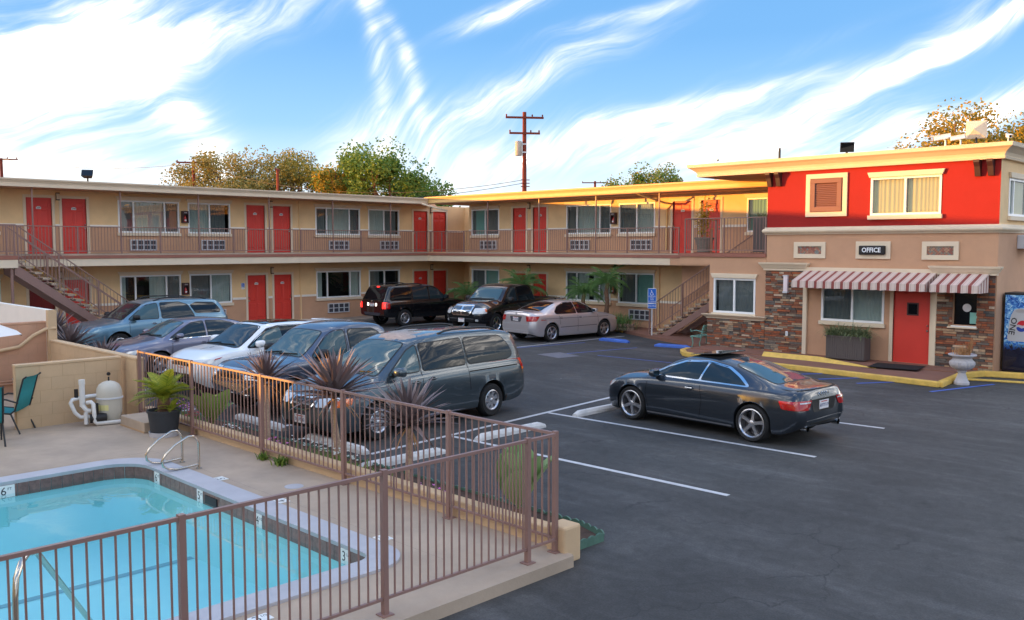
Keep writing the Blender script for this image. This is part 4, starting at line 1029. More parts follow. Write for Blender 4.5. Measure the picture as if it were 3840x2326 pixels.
# vending machine
vm = thing('vending_machine', 'tall drink vending machine with a soda can print at the office corner', 'vending machine', (28.34, .42, .11))
MB().box(-.62, .5, -.42, .42, .0, 2.1).build('cabinet', 'trim_black', vm, bevel=.015)
def vend_mat():
    m = M('vend_print', (20, 60, 140), .25, coat=.6); nt = m.node_tree; b = nt.nodes['Principled BSDF']; N = nt.nodes; L = nt.links
    tc = N.new('ShaderNodeTexCoord'); s = N.new('ShaderNodeSeparateXYZ'); L.new(tc.outputs['Object'], s.inputs[0])
    n1 = N.new('ShaderNodeTexNoise'); n1.inputs['Scale'].default_value = 6; n1.inputs['Detail'].default_value = 8; n1.inputs['Roughness'].default_value = .72; n1.inputs['Distortion'].default_value = 1.6; L.new(tc.outputs['Object'], n1.inputs['Vector'])
    r = N.new('ShaderNodeValToRGB'); e = r.color_ramp.elements; e[0].position = .34; e[0].color = (*lin((14, 40, 120)), 1); e[1].position = .66; e[1].color = (.9, .96, 1, 1)
    e.new(.47).color = (*lin((40, 110, 200)), 1); e.new(.55).color = (*lin((130, 200, 240)), 1)
    L.new(n1.outputs[0], r.inputs[0])
    ad = N.new('ShaderNodeMath'); ad.operation = 'MULTIPLY_ADD'; L.new(n1.outputs[0], ad.inputs[0]); ad.inputs[1].default_value = -.9; L.new(s.outputs[2], ad.inputs[2])
    mr = N.new('ShaderNodeMapRange'); mr.inputs[1].default_value = .18; mr.inputs[2].default_value = .30; L.new(ad.outputs[0], mr.inputs[0])
    x = N.new('ShaderNodeMix'); x.data_type = 'RGBA'; x.inputs[6].default_value = (*lin((12, 16, 44)), 1); L.new(r.outputs[0], x.inputs[7]); L.new(mr.outputs[0], x.inputs[0]); L.new(x.outputs[2], b.inputs['Base Color'])
vend_mat()
MB().box(-.585, .12, -.432, -.42, .05, 2.04).build('front_print', 'vend_print', vm)
MB().box(.14, .48, -.43, -.42, .3, 1.9).build('selection_panel', 'ac_dark', vm)
M('can_silver', (206, 208, 212), .3, metal=.35); M('globe_red', (206, 30, 44), .4); M('globe_blue', (24, 60, 160), .4)
canp = [(-.19, .82), (-.235, .9), (-.245, 1.35), (-.23, 1.52), (-.19, 1.62), (-.17, 1.66), (.17, 1.66), (.19, 1.62), (.23, 1.52), (.245, 1.35), (.235, .9), (.19, .82)]
cx = -.24
def flat(name, pts, y, mat, rot=.0, parent=None):
    k = MB(); k.add([(cx + p[0], y, p[1]) for p in pts], [tuple(range(len(pts)))]); return k.build(name, mat, parent or vm, recalc=False)
sh_ = lambda p: (p[0] + (p[1] - 1.2) * .12, p[1])
flat('can_picture', [sh_(p) for p in canp], -.4335, 'can_silver')
el = lambda a, b, c0, c1, n=24, t0=0, t1=360: [(c0 + a * math.cos(R(t0 + (t1 - t0) * i / n)), c1 + b * math.sin(R(t0 + (t1 - t0) * i / n))) for i in range(n + (0 if t1 - t0 >= 360 else 1))]
flat('can_lid', [sh_(p) for p in el(.185, .075, 0, 1.62)], -.4345, 'ac_frame'); flat('can_lid_inner', [sh_(p) for p in el(.15, .055, 0, 1.625)], -.4355, 'alloy')
flat('globe_red_half', [sh_(p) for p in ([(p[0], p[1] + .0) for p in el(.13, .13, .07, 1.25, 16, 15, 180)] + [(-.02, 1.27), (.08, 1.24), (.15, 1.27)])], -.4345, 'globe_red')
flat('globe_blue_half', [sh_(p) for p in (el(.13, .13, .07, 1.21, 16, 190, 345) + [(.15, 1.2), (.07, 1.17), (-.02, 1.21)])], -.4345, 'globe_blue')
text('ONE', 'lettering', 'ink', vm, (cx - .15, -.435, 1.22), (R(90), R(98), 0), .2, bold=.003, sx=1.1)

# parking sign
ps = thing('accessible_parking_sign', 'blue wheelchair parking sign with fine plate on a thin post by the stairs', 'sign', (15.45, 1.25, .12), R(28))
MB().box(-.02, .02, -.015, .015, 0, 1.75).build('post', 'ac_frame', ps)
k = MB(); k.box(-.16, .16, -.025, -.017, 1.2, 1.75); k.build('sign_plate', 'sign_white', ps, bevel=.004); MB().box(-.145, .145, -.028, -.0255, 1.215, 1.735).build('blue_field', 'sign_blue', ps)
MB().box(-.16, .16, -.025, -.017, 1.0, 1.185).build('fine_plate', 'sign_white', ps); MB().box(-.145, .145, -.028, -.0255, 1.012, 1.173).build('blue_field', 'sign_blue', ps)
wheelchair(ps, lambda u, d, z: (u, d, z), -.01, 1.57, .19, -.029)
for s, z, q in (('PARKING', 1.455, .062), ('ONLY', 1.395, .062), ('VAN', 1.335, .062), ('ACCESSIBLE', 1.265, .054), ('$250 FINE', 1.092, .072)): text(s, 'lettering', 'sign_white', ps, (0, -.0295, z), (R(90), 0, 0), q)

# wheel stops
def wheel_stop(x, y, rz, L_, mat, label, grp):
    t = thing('wheel_stop', label, 'wheel stop', (x, y, 0), rz, grp)
    pr = [(-.08, 0), (-.075, .06), (-.045, .11), (.045, .11), (.075, .06), (.08, 0)]
    k = MB(); vs = []
    for u, s in ((-L_ / 2, .55), (-L_ / 2 + .14, 1), (L_ / 2 - .14, 1), (L_ / 2, .55)): vs += [(u, a * (.8 if s < 1 else 1), b * s) for a, b in pr]
    k.add(vs, [tuple(range(6)), tuple(range(18, 24))] + [(i * 6 + j, i * 6 + (j + 1) % 6, (i + 1) * 6 + (j + 1) % 6, (i + 1) * 6 + j) for i in range(3) for j in range(6)]); k.build('concrete_body', mat, t)
    for u in (-L_ * .3, L_ * .3): MB().lathe([(.012, .112), (.001, .116)], 8, (u, 0, 0)).build('anchor_pin', 'black_metal', t)
M('stop_concrete', (208, 206, 204), .85, var=.16, vs=7, bump=.4, bs=40)
WS = 'pale concrete wheel stops'
wheel_stop(23.45, -11.58, R(90), 1.75, 'stop_concrete', 'concrete wheel stop in front of the dark coupe', WS)
wheel_stop(23.68, -14.5, R(90), 1.75, 'stop_concrete', 'concrete wheel stop in the empty bay beside the coupe bay', WS)
wheel_stop(23.95, -17.25, R(90), 1.75, 'stop_concrete', 'concrete wheel stop close to the fence corner beside the agave bed', WS)
wheel_stop(22.25, -17.35, R(0), 1.8, 'stop_concrete', 'concrete wheel stop under the front of the grey minivan', WS)
wheel_stop(19.6, -17.3, R(0), 1.8, 'stop_concrete', 'concrete wheel stop in front of the slate pickup truck', WS)
wheel_stop(14.6, -17.3, R(0), 1.8, 'stop_concrete', 'concrete wheel stop beside the white car and the pool wall', WS)
wheel_stop(15.15, -.62, R(1), 1.3, 'paint_blue', 'blue painted wheel stop beside the silver sedan', 'blue wheel stops'); wheel_stop(17.7, -.68, R(10), 1.3, 'paint_blue', 'blue painted wheel stop below the parking sign and stair foot', 'blue wheel stops')

# bench
bn = thing('cast_iron_bench', 'small green cast iron bench end beside the stone wall', 'bench', (18.62, .02, .0), R(-90))
for x in (-.28, .55):
    k = MB(); k.tube([(x, .1, 0), (x, .05, .2), (x, .12, .4), (x, -.2, .42), (x, -.3, .40)], .02, 6); k.tube([(x, -.26, 0), (x, -.2, .2), (x, -.24, .4)], .02, 6); k.tube([(x, .1, .4), (x, .14, .6), (x, .22, .82)], .02, 6); k.tube([(x, .15, .6), (x, -.1, .63), (x, -.28, .58), (x, -.3, .66)], .018, 6); k.build('bench_end', 'bench_green', bn, smooth=60)
for i in range(4): MB().box(-.3, .57, -.28 + i * .1, -.2 + i * .1, .425, .445).build('seat_slat', 'bench_green', bn)
for i in range(3): MB().box(-.3, .57, .15 + i * .03, .17 + i * .03, .55 + i * .1, .62 + i * .1).build('back_slat', 'bench_green', bn)
# ================================================================== cars
def pch(pts):
    pts = sorted(pts); xs = [p[0] for p in pts]; ys = [p[1] for p in pts]; n = len(xs)
    h = [xs[i + 1] - xs[i] for i in range(n - 1)]; dl = [(ys[i + 1] - ys[i]) / h[i] for i in range(n - 1)]
    m = [dl[0]] + [0.0] * (n - 2) + [dl[-1]]
    for i in range(1, n - 1):
        if dl[i - 1] * dl[i] > 0:
            w1, w2 = 2 * h[i] + h[i - 1], h[i] + 2 * h[i - 1]; m[i] = (w1 + w2) / (w1 / dl[i - 1] + w2 / dl[i])
    def f(x):
        if x <= xs[0]: return ys[0]
        if x >= xs[-1]: return ys[-1]
        i = 0
        while xs[i + 1] < x: i += 1
        t = (x - xs[i]) / h[i]
        return (2 * t ** 3 - 3 * t * t + 1) * ys[i] + (t ** 3 - 2 * t * t + t) * h[i] * m[i] + (-2 * t ** 3 + 3 * t * t) * ys[i + 1] + (t ** 3 - t * t) * h[i] * m[i + 1]
    return f
def smooth01(t): t = max(0, min(1, t)); return t * t * (3 - 2 * t)
def rpoly(pts, r=.04, n=4):
    out = []; N = len(pts)
    for i in range(N):
        a, b, c = Vector(pts[i - 1]), Vector(pts[i]), Vector(pts[(i + 1) % N])
        d1, d2 = (a - b), (c - b); k = min(r, d1.length * .45, d2.length * .45)
        p, q = b + d1.normalized() * k, b + d2.normalized() * k
        for j in range(n + 1):
            t = j / n; out.append(tuple(p * (1 - t) ** 2 + b * 2 * t * (1 - t) + q * t * t))
    return out
def inset(poly, d):
    # move every edge inwards by d (polygon given counter clockwise or clockwise)
    N = len(poly); A = sum(poly[i - 1][0] * poly[i][1] - poly[i][0] * poly[i - 1][1] for i in range(N)); s = 1 if A > 0 else -1
    out = []
    for i in range(N):
        a, b, c = Vector(poly[i - 1]), Vector(poly[i]), Vector(poly[(i + 1) % N])
        e1 = (b - a).normalized(); e2 = (c - b).normalized(); n1 = Vector((-e1.y, e1.x)) * s; n2 = Vector((-e2.y, e2.x)) * s
        nn = (n1 + n2); nn = nn / max(.35, nn.dot(nn) / 2) if nn.length > 1e-6 else n1
        out.append(tuple(b + nn * d))
    return out

def car_glass(name, col, rough=.02):
    m = M(name, col, rough, spec=.5); return m
car_glass('glass_car', (34, 46, 52)); car_glass('glass_tint', (18, 23, 28)); car_glass('glass_light', (70, 94, 100))

class Car:
    def __init__(s, sp, name, label, loc, rz, cat='car'):
        s.sp = sp; s.t = thing(name, label, cat, loc, rz); s.paint = sp['paint']
        s.c = {k: pch(sp[k]) for k in ('zb', 'zs', 'zt', 'hw', 'tw')}
        s.x0 = min(p[0] for p in sp['zt']); s.x1 = max(p[0] for p in sp['zt'])
        s.ax = (sp['wb'] / 2, -sp['wb'] / 2); s.r = sp['r']; s.Ra = sp.get('Ra', s.r + .055)
        s.fr = pch(sp.get('nose', [(0, 0), (2, 0)])); s.rr = pch(sp.get('tail', [(0, 0), (2, 0)]))
        s.body()
        s.wheels()
    def zbot(s, x):
        z = s.c['zb'](x)
        for a in s.ax:
            d = abs(x - a)
            if d < s.Ra: z = max(z, s.r + math.sqrt(s.Ra ** 2 - d * d) * s.sp.get('arch', 1.0))
        return z
    def section(s, x):
        zb0 = s.c['zb'](x); zl = s.zbot(x); zs = s.c['zs'](x); zt = s.c['zt'](x); hw = s.c['hw'](x); tw = min(s.c['tw'](x), hw - .02)
        zs = min(zs, zt - .012)
        g = zt - zs; cr = min(.055, .6 * g) if g > .2 else min(.6 * g, .05)
        ze = zt - cr
        fl = s.sp.get('flare', .012) * max([0] + [1 - abs(abs(x - a) - 0) / (s.Ra + .12) for a in s.ax])
        side = [(hw - .045 + fl, 0.0), (hw - .012 + fl, .14), (hw + fl, .36), (hw + .004, .58), (hw - .004, .80), (hw - .03, .955), (hw - .055, 1.0)]
        P = []
        for i, (y, f) in enumerate(side):
            z = zb0 + (zs - zb0) * f; z = max(z, zl + (zs - zl) * .02 * i if i < 6 else zs)
            P.append((y, min(z, zs)))
        yb = hw - .055
        bl = s.sp.get('bulge', .018) * min(1, g / .35)
        for f in (.06, .35, .7, .93):
            y = yb + (tw - yb) * (f if g > .2 else f) - (.012 if f == .06 and g > .2 else 0) + bl * 4 * f * (1 - f); P.append((y, zs + (ze - zs) * f))
        P.append((tw - .012, ze + .002)); P.append((tw * .92, ze + cr * .38)); P.append((tw * .75, ze + cr * .68)); P.append((tw * .42, ze + cr * .92)); P.append((0, zt))
        return P
    def body(s):
        xs = set(); n = int((s.x1 - s.x0) / .05)
        for i in range(n + 1): xs.add(round(s.x0 + (s.x1 - s.x0) * i / n, 4))
        for a in s.ax:
            for e in (s.Ra, s.Ra + .004, s.Ra * .985, s.Ra * .94, s.Ra * .85):
                xs.add(round(a + e, 4)); xs.add(round(a - e, 4))
        for k in ('zt', 'zs'):
            for p in s.sp[k]: xs.add(round(p[0], 4))
        for e in (.01, .03, .06, .1, .15): xs.add(round(s.x1 - e, 4)); xs.add(round(s.x0 + e, 4))
        xs = sorted(x for x in xs if s.x0 <= x <= s.x1)
        m = MB(); u = MB(); npt = None; rows = []; ur = []
        for x in xs:
            P = s.section(x); npt = len(P)
            def X(z):
                wf = smooth01((x - (s.x1 - .55)) / .55); wr = smooth01(((s.x0 + .55) - x) / .55)
                return x + wf * s.fr(z) + wr * s.rr(z)
            rows.append([(X(z), y, z) for y, z in P] + [(X(z), -y, z) for y, z in reversed(P[:-1])])
            y0, z0 = P[0]; ur.append([(X(z0), y0, z0), (X(z0), max(.05, y0 - .30), z0), (X(z0), 0, z0 + .02), (X(z0), -max(.05, y0 - .30), z0), (X(z0), -y0, z0)])
        k = len(rows[0]); flat = [p for r in rows for p in r]
        fs = [(i * k + j, i * k + j + 1, (i + 1) * k + j + 1, (i + 1) * k + j) for i in range(len(rows) - 1) for j in range(k - 1)]
        # rounded caps: the last rows shrink towards the middle
        m.add(flat, fs + [tuple(range(k)), tuple(range((len(rows) - 1) * k, len(rows) * k))[::-1]])
        s.bo = m.build('body', s.paint, s.t, smooth=30, recalc=True)
        uf = [p for r in ur for p in r]; u.add(uf, [(i * 5 + j, i * 5 + j + 1, (i + 1) * 5 + j + 1, (i + 1) * 5 + j) for i in range(len(ur) - 1) for j in range(4)])
        u.build('underbody', 'under_black', s.t, recalc=False)
        bm = bmesh.new(); bm.from_mesh(s.bo.data); s.bvh = BVHTree.FromBMesh(bm); bm.free()
    def hit(s, p, axis, side, off):
        if axis == 'y': o, d = Vector((p[0], 4 * side, p[1])), Vector((0, -side, 0))
        elif axis == 'x': o, d = Vector((5 * side, p[0], p[1])), Vector((-side, 0, 0))
        else: o, d = Vector((p[0], p[1], 5)), Vector((0, 0, -1))
        h = s.bvh.ray_cast(o, d)
        if h[0] is None:
            h = s.bvh.find_nearest(o + d * (4 if axis == 'y' else 5 - (abs(s.x1) if axis == 'x' else 0)))
        nrm = h[1] if h[1].dot(d) < 0 else -h[1]
        return h[0] - d * off * .5 + nrm * off * .5
    def decal(s, name, poly, axis, side, off, mat, parent=None, rings=(1, .8, .55, .3), seg=.07):
        pts = []
        for i in range(len(poly)):
            a, b = Vector(poly[i - 1]), Vector(poly[i]); n = max(1, int((b - a).length / seg))
            pts += [tuple(a + (b - a) * (j / n)) for j in range(n)]
        c = (sum(p[0] for p in pts) / len(pts), sum(p[1] for p in pts) / len(pts)); N = len(pts); vs = []
        for rg in rings: vs += [s.hit((c[0] + (p[0] - c[0]) * rg, c[1] + (p[1] - c[1]) * rg), axis, side, off) for p in pts]
        vs.append(s.hit(c, axis, side, off)); m = MB()
        fs = [(i * N + j, i * N + (j + 1) % N, (i + 1) * N + (j + 1) % N, (i + 1) * N + j) for i in range(len(rings) - 1) for j in range(N)] + [((len(rings) - 1) * N + j, (len(rings) - 1) * N + (j + 1) % N, len(rings) * N) for j in range(N)]
        m.add(vs, fs)
        # a thin edge down to the body so that the panel is not a loose card
        edge = [s.hit(p, axis, side, -.004) for p in pts]; b = len(m.v); m.v += [tuple(p) for p in edge]; m.f += [(j, (j + 1) % N, b + (j + 1) % N, b + j) for j in range(N)]
        return m.build(name, mat, parent or s.t, smooth=45, recalc=True)
    def line(s, name, path, axis, side, w, off, mat, parent=None, seg=.06):
        pts = []
        for a, b in zip(path[:-1], path[1:]):
            a, b = Vector(a), Vector(b); n = max(1, int((b - a).length / seg)); pts += [a + (b - a) * (j / n) for j in range(n)]
        pts.append(Vector(path[-1])); vs = []
        for i, p in enumerate(pts):
            d = (pts[min(i + 1, len(pts) - 1)] - pts[max(i - 1, 0)]).normalized(); nn = Vector((-d.y, d.x)) * w / 2
            vs += [s.hit(p + nn, axis, side, off), s.hit(p - nn, axis, side, off)]
        m = MB(); m.add(vs, [(2 * i, 2 * i + 1, 2 * i + 3, 2 * i + 2) for i in range(len(pts) - 1)]); return m.build(name, mat, parent or s.t, recalc=False)
    def win(s, poly, axis='y', sides=(1, -1), gl='glass_car', rim='trim_black', rw=.03, r=.05, name='window', off=.006):
        out = []
        for sd in (sides if axis == 'y' else sides):
            q = rpoly(poly, r)
            o = s.decal(name, inset(q, -rw) if rw else q, axis, sd, off * .45, rim) if rim else None
            g = s.decal('pane' if o else name, q, axis, sd, off, gl, o); out.append(o or g)
        return out
    def seam(s, path, sides=(1, -1), w=.011, axis='y'):
        for sd in sides: s.line('panel_gap', path, axis, sd, w, .0025, 'under_black')
    def handle(s, x, z, mat, sides=(1, -1), L_=.17):
        for sd in sides:
            p = s.hit((x, z), 'y', sd, .03); h = MB(); h.bar(p - Vector((L_ / 2, 0, 0)), p + Vector((L_ / 2, 0, 0)), .022, .03); o = h.build('door_handle', mat, s.t, bevel=.01)
            s.decal('handle_cup', rpoly([(x - L_ * .42, z - .03), (x + L_ * .3, z - .03), (x + L_ * .3, z + .03), (x - L_ * .42, z + .03)], .03), 'y', sd, .003, 'under_black', o)
    def mirror(s, x, z, mat, out=.2, h=.15, l=.12, foot='trim_black'):
        for sd in (1, -1):
            p = s.hit((x, z), 'y', sd, 0); c = p + Vector((-.02, sd * out * .62, .05))
            m = MB(); vs = []; n = 12
            pr = [(-.5, .78), (-.42, 1.0), (0, 1.0), (.3, .82), (.5, .45)]
            for a, q in pr:
                for j in range(n):
                    t = 2 * math.pi * j / n; ey = abs(math.cos(t)) ** .6 * (1 if math.cos(t) > 0 else -1); ez = abs(math.sin(t)) ** .6 * (1 if math.sin(t) > 0 else -1)
                    vs.append((c.x + a * l * 1.3, c.y + ey * out * .5 * q, c.z + ez * h * .5 * q))
            m.add(vs, [(i * n + j, i * n + (j + 1) % n, (i + 1) * n + (j + 1) % n, (i + 1) * n + j) for i in range(4) for j in range(n)] + [tuple(range(n)), tuple(range(4 * n, 5 * n))])
            o = m.build('mirror', mat, s.t, smooth=50)
            MB().add([(c.x - l * .66, c.y + a * out * .38, c.z + b * h * .34) for a, b in ((-1, -1), (1, -1), (1, 1), (-1, 1))], [(0, 1, 2, 3)]).build('mirror_glass', 'glass_car', o, recalc=False)
            MB().bar(p - Vector((0, sd * .03, 0)), c - Vector((0, 0, h * .3)), .06, .05).build('mirror_foot', foot, o)
    def wheels(s):
        sp = s.sp; W2 = sp['track']; r = s.r; tw = sp.get('tyre', .22); rim = sp.get('rim', r * .68); style = sp.get('spokes', 5); rm = sp.get('rim_mat', 'alloy')
        ty = MB(); ty.lathe([(rim, -tw / 2 + .012), (rim + .01, -tw / 2), (r * .9, -tw / 2 - .006), (r - .012, -tw / 2 + .02), (r, -tw / 2 + .05), (r, tw / 2 - .05), (r - .012, tw / 2 - .02), (r * .9, tw / 2 + .006), (rim + .01, tw / 2), (rim, tw / 2 - .012)], 40, axis='y', closed=True)
        tym = ty.mesh('tyre', 'rubber', 45)
        rb = MB(); rb.lathe([(rim + .004, tw / 2 - .004), (rim - .012, tw / 2 + .002), (rim - .03, tw / 2 - .02), (rim - .04, -tw / 2 + .03), (rim, -tw / 2)], 40, axis='y')
        yo = tw / 2 - .018
        def spoke(a, w0, w1, dbl=0.0):
            ca, sa = math.cos(a), math.sin(a)
            def P(rad, t, y): return (rad * ca - t * sa, y, rad * sa + t * ca)
            ro = rim - .02; rin = rim * .16
            vs = [P(rin, -w0, yo + .0), P(rin, w0, yo), P(ro, w1 + dbl, yo - .006), P(ro, -w1 + dbl, yo - .006), P(rin, -w0, yo - .04), P(rin, w0, yo - .04), P(ro, w1 + dbl, yo - .05), P(ro, -w1 + dbl, yo - .05)]
            mid = [P(rim * .6, -w0 * .85 + dbl * .5, yo - .012), P(rim * .6, w0 * .85 + dbl * .5, yo - .012)]
            rb.add(vs + mid, [(0, 1, 9, 8), (8, 9, 2, 3), (4, 5, 6, 7), (1, 5, 6, 2, 9), (0, 8, 3, 7, 4), (2, 3, 7, 6)])
        for i in range(style):
            a = 2 * math.pi * i / style + .3
            if sp.get('split'): spoke(a - .09, .028 * rim / .22, .022 * rim / .22); spoke(a + .09, .028 * rim / .22, .022 * rim / .22)
            else: spoke(a, sp.get('sw', .05) * rim / .22, sp.get('sw2', .04) * rim / .22)
        rb.lathe([(.001, yo + .012), (rim * .14, yo + .01), (rim * .2, yo + .002), (rim * .26, yo - .03)], 20, axis='y')
        rbm = rb.mesh('rim', rm, 35)
        dk = MB(); dk.lathe([(.001, -.02), (rim - .045, -.02)], 28, axis='y'); dkm = dk.mesh('brake_disc', 'alloy_dark')
        for i, a in enumerate(s.ax):
            for sd in (1, -1):
                w = bpy.data.objects.new('wheel', None); COL.objects.link(w); w.parent = s.t; w.location = (a, sd * (W2 - tw / 2), r - .004)
                w.rotation_euler = (0, 0, 0 if sd == 1 else math.pi)
                for nm, me in (('tyre', tym), ('rim', rbm), ('brake_disc', dkm)): inst(nm, me, w, rot=(0, .4 * i + .7 * (sd > 0), 0))
    def plate(s, x, z, front, txt, w=.3, h=.15, back=True):
        sd = 1 if front else -1; p = s.hit((x, z), 'x', sd, .012); k = MB(); t = .006
        k.box(p.x - t, p.x + t, x - w / 2, x + w / 2, z - h / 2, z + h / 2); o = k.build('license_plate', 'plate', s.t)
        rot = (R(90), 0, R(90) if front else R(-90))
        if txt: text(txt, 'plate_number', 'plate_ink', o, (p.x + sd * (t + .001), x, z - .012), rot, .085, sx=.85)
        k = MB(); xx = p.x + sd * (t + .0012); k.add([(xx, x - .1, z + .045), (xx, x + .1, z + .045), (xx, x + .1, z + .06), (xx, x - .1, z + .06)], [(0, 1, 2, 3)]); k.build('plate_heading', 'plate_red', o, recalc=False)
        return o
    def rails(s, x0, x1, y, z, mat='trim_black', n=1):
        for sd in (1, -1):
            P = []
            for i in range(9):
                t = i / 8; x = x0 + (x1 - x0) * t; h = s.hit((x, y * sd), 'z', 1, 0); P.append(h + Vector((0, 0, z * min(1, 6 * t, 6 * (1 - t)) + .006)))
            MB().tube(P, .02, 8).build('roof_rail', mat, s.t, smooth=60)
    def wiper(s, x, y0, y1, dz=.03):
        a = s.hit((x, y0), 'z', 1, .02); b = s.hit((x - .06, y1), 'z', 1, .025); MB().bar(a, b, .02, .02).build('wiper', 'trim_black', s.t)

def paint(name, col, rough=.32, metal=.75):
    m = M(name, col, rough, metal, coat=1.0); return m
paint('paint_audi', (52, 59, 68), .28, .6); paint('paint_van', (74, 85, 92), .3, .6); paint('paint_black', (22, 22, 26), .25, .3); paint('paint_pilot', (18, 18, 22), .25, .3)
paint('paint_silver', (204, 198, 200), .36, .6); paint('paint_mdx', (106, 140, 158), .34, .6); paint('paint_fusion', (120, 119, 136), .34, .6); paint('paint_white', (236, 240, 244), .3, 0) if False else M('paint_evoque', (238, 241, 244), .3, 0, coat=1.0); paint('paint_tacoma', (84, 92, 108), .34, .6)

# ---- dark coupe
sp = dict(wb=2.75, r=.338, rim=.256, tyre=.25, track=.915, spokes=5, sw=.026, sw2=.03, rim_mat='alloy', paint='paint_audi', Ra=.372,
    zb=[(-2.27, .34), (-2.1, .24), (-1.8, .2), (1.8, .18), (2.1, .2), (2.19, .26)],
    zs=[(-2.27, .78), (-2.12, .88), (-1.6, .93), (-.6, .925), (.9, .89), (1.5, .83), (2.0, .74), (2.19, .60)],
    zt=[(-2.27, .84), (-2.22, .965), (-2.12, .99), (-1.75, 1.02), (-1.25, 1.16), (-.75, 1.30), (-.2, 1.365), (.15, 1.36), (.45, 1.29), (.85, 1.10), (1.12, .975), (1.6, .915), (2.0, .82), (2.13, .73), (2.19, .66)],
    hw=[(-2.27, .60), (-2.22, .74), (-2.1, .83), (-1.95, .875), (-1.4, .91), (-.5, .90), (.6, .895), (1.35, .915), (1.8, .885), (2.0, .83), (2.13, .72), (2.19, .58)],
    tw=[(-2.27, .5), (-2.12, .70), (-1.75, .72), (-1.2, .62), (-.7, .555), (.2, .56), (.7, .63), (1.1, .72), (1.6, .72), (2.1, .6), (2.19, .45)],
    nose=[(.2, -.05), (.45, 0), (.6, -.02), (.8, -.1)], tail=[(.25, .1), (.5, 0), (.7, .02), (.95, .05)])
A5 = Car(sp, 'coupe', 'dark blue grey two door coupe parked before the office, sunroof tilted open', (25.86, -11.07, 0), R(180 - 3.5))
for sd in (1, -1):
    ol = rpoly([(1.0, .945), (.62, 1.13), (.25, 1.27), (-.25, 1.30), (-.72, 1.23), (-1.02, 1.10), (-1.27, .955), (-.2, .95)], .07)
    A5.decal('window_chrome', inset(ol, -.010), 'y', sd, .003, 'chrome')
A5.win([(.93, .965), (.6, 1.12), (.24, 1.245), (-.25, 1.278), (-.17, .965)], r=.04, rw=0, rim=None, gl='glass_car')
A5.win([(-.21, .965), (-.29, 1.277), (-.70, 1.212), (-.98, 1.09), (-1.2, .968)], r=.04, rw=0, rim=None, gl='glass_car')
A5.win([(1.05, -.62), (.42, -.49), (.42, .49), (1.05, .62)], 'z', (1,), gl='glass_car', name='windshield', r=.09)
A5.win([(-.78, -.49), (-1.66, -.56), (-1.66, .56), (-.78, .49)], 'z', (1,), gl='glass_light', name='rear_window', r=.12)
k = MB(); k.add([(.32, -.4, 1.372), (.32, .4, 1.372), (-.36, .42, 1.442), (-.36, -.42, 1.442), (.32, -.4, 1.36), (.32, .4, 1.36), (-.36, .42, 1.42), (-.36, -.42, 1.42)], [(0, 1, 2, 3), (7, 6, 5, 4), (0, 1, 5, 4), (1, 2, 6, 5), (2, 3, 7, 6), (3, 0, 4, 7)]); k.build('sunroof', 'glass_tint', A5.t, bevel=.006)
A5.decal('sunroof_opening', rpoly([(.3, -.4), (-.36, -.42), (-.36, .42), (.3, .4)], .05), 'z', 1, .003, 'under_black')
MB().add([(-.72, -.02, 1.31), (-.72, .02, 1.31), (-.52, .012, 1.34), (-.52, -.012, 1.34), (-.70, 0, 1.38)], [(0, 1, 4), (1, 2, 4), (2, 3, 4), (3, 0, 4)]).build('antenna_fin', 'paint_audi', A5.t)
A5.seam([(.98, .94), (1.02, .6), (.95, .3)]); A5.seam([(-.23, .94), (-.3, .6), (-.25, .3)]); A5.handle(-.02, .80, 'chrome')
A5.mirror(.82, .95, 'paint_audi', .22, .14, .12)
for sd in (1, -1):
    A5.line('sill_trim', [(.98, .225), (-.95, .225)], 'y', sd, .03, .008, 'alloy')
    A5.decal('taillight', rpoly([(-1.88, .80), (-2.20, .79), (-2.22, .64), (-1.94, .66)], .03), 'y', sd, .008, 'lamp_red')
    y0, y1 = sd * .40, sd * .80
    A5.decal('taillight', rpoly([(y0, .80), (y1, .80), (y1, .645), (sd * .52, .64)], .03), 'x', -1, .01, 'lamp_red')
    A5.line('taillight_strip', [(sd * .45, .765), (sd * .72, .765)], 'x', -1, .022, .013, 'lamp_clear')
    A5.decal('headlight', rpoly([(2.0, .60), (2.13, .58), (2.08, .70), (1.8, .735)], .03), 'y', sd, .008, 'lamp_clear')
    A5.decal('side_marker', rpoly([(2.02, .69), (2.12, .67), (2.12, .62), (2.04, .62)], .01), 'y', sd, .011, 'lamp_orange')
    k = MB(); k.lathe([(.05, .0), (.05, .12), (.04, .12), (.04, .0)], 14, (-2.24, sd * .52, .31), 'x'); k.build('exhaust', 'chrome', A5.t, smooth=40)
A5.decal('plate_recess', rpoly([(-.42, .80), (.42, .80), (.36, .58), (-.36, .58)], .05), 'x', -1, .004, 'trim_black'); A5.plate(0, .69, False, '6HTY119')
A5.decal('diffuser', rpoly([(-.45, .40), (.45, .40), (.38, .30), (-.38, .30)], .03), 'x', -1, .006, 'trim_black')
A5.line('bumper_chrome', [(-.6, .46), (.6, .46)], 'x', -1, .015, .007, 'chrome')
for i in range(4):
    k = MB(); c = A5.hit((-.12 + i * .08, .86), 'x', -1, .006); k.tube([c + Vector((0, .047 * math.cos(2 * math.pi * j / 16), .047 * math.sin(2 * math.pi * j / 16))) for j in range(17)], .006, 6, False); k.build('emblem_ring', 'chrome', A5.t)
A5.line('trunk_lip', [(-.7, .96), (.7, .96)], 'x', -1, .014, .004, 'under_black')
text('A5', 'model_lettering', 'chrome', A5.t, tuple(A5.hit((.5, .66), 'x', -1, .012)), (R(90), 0, R(-90)), .06)

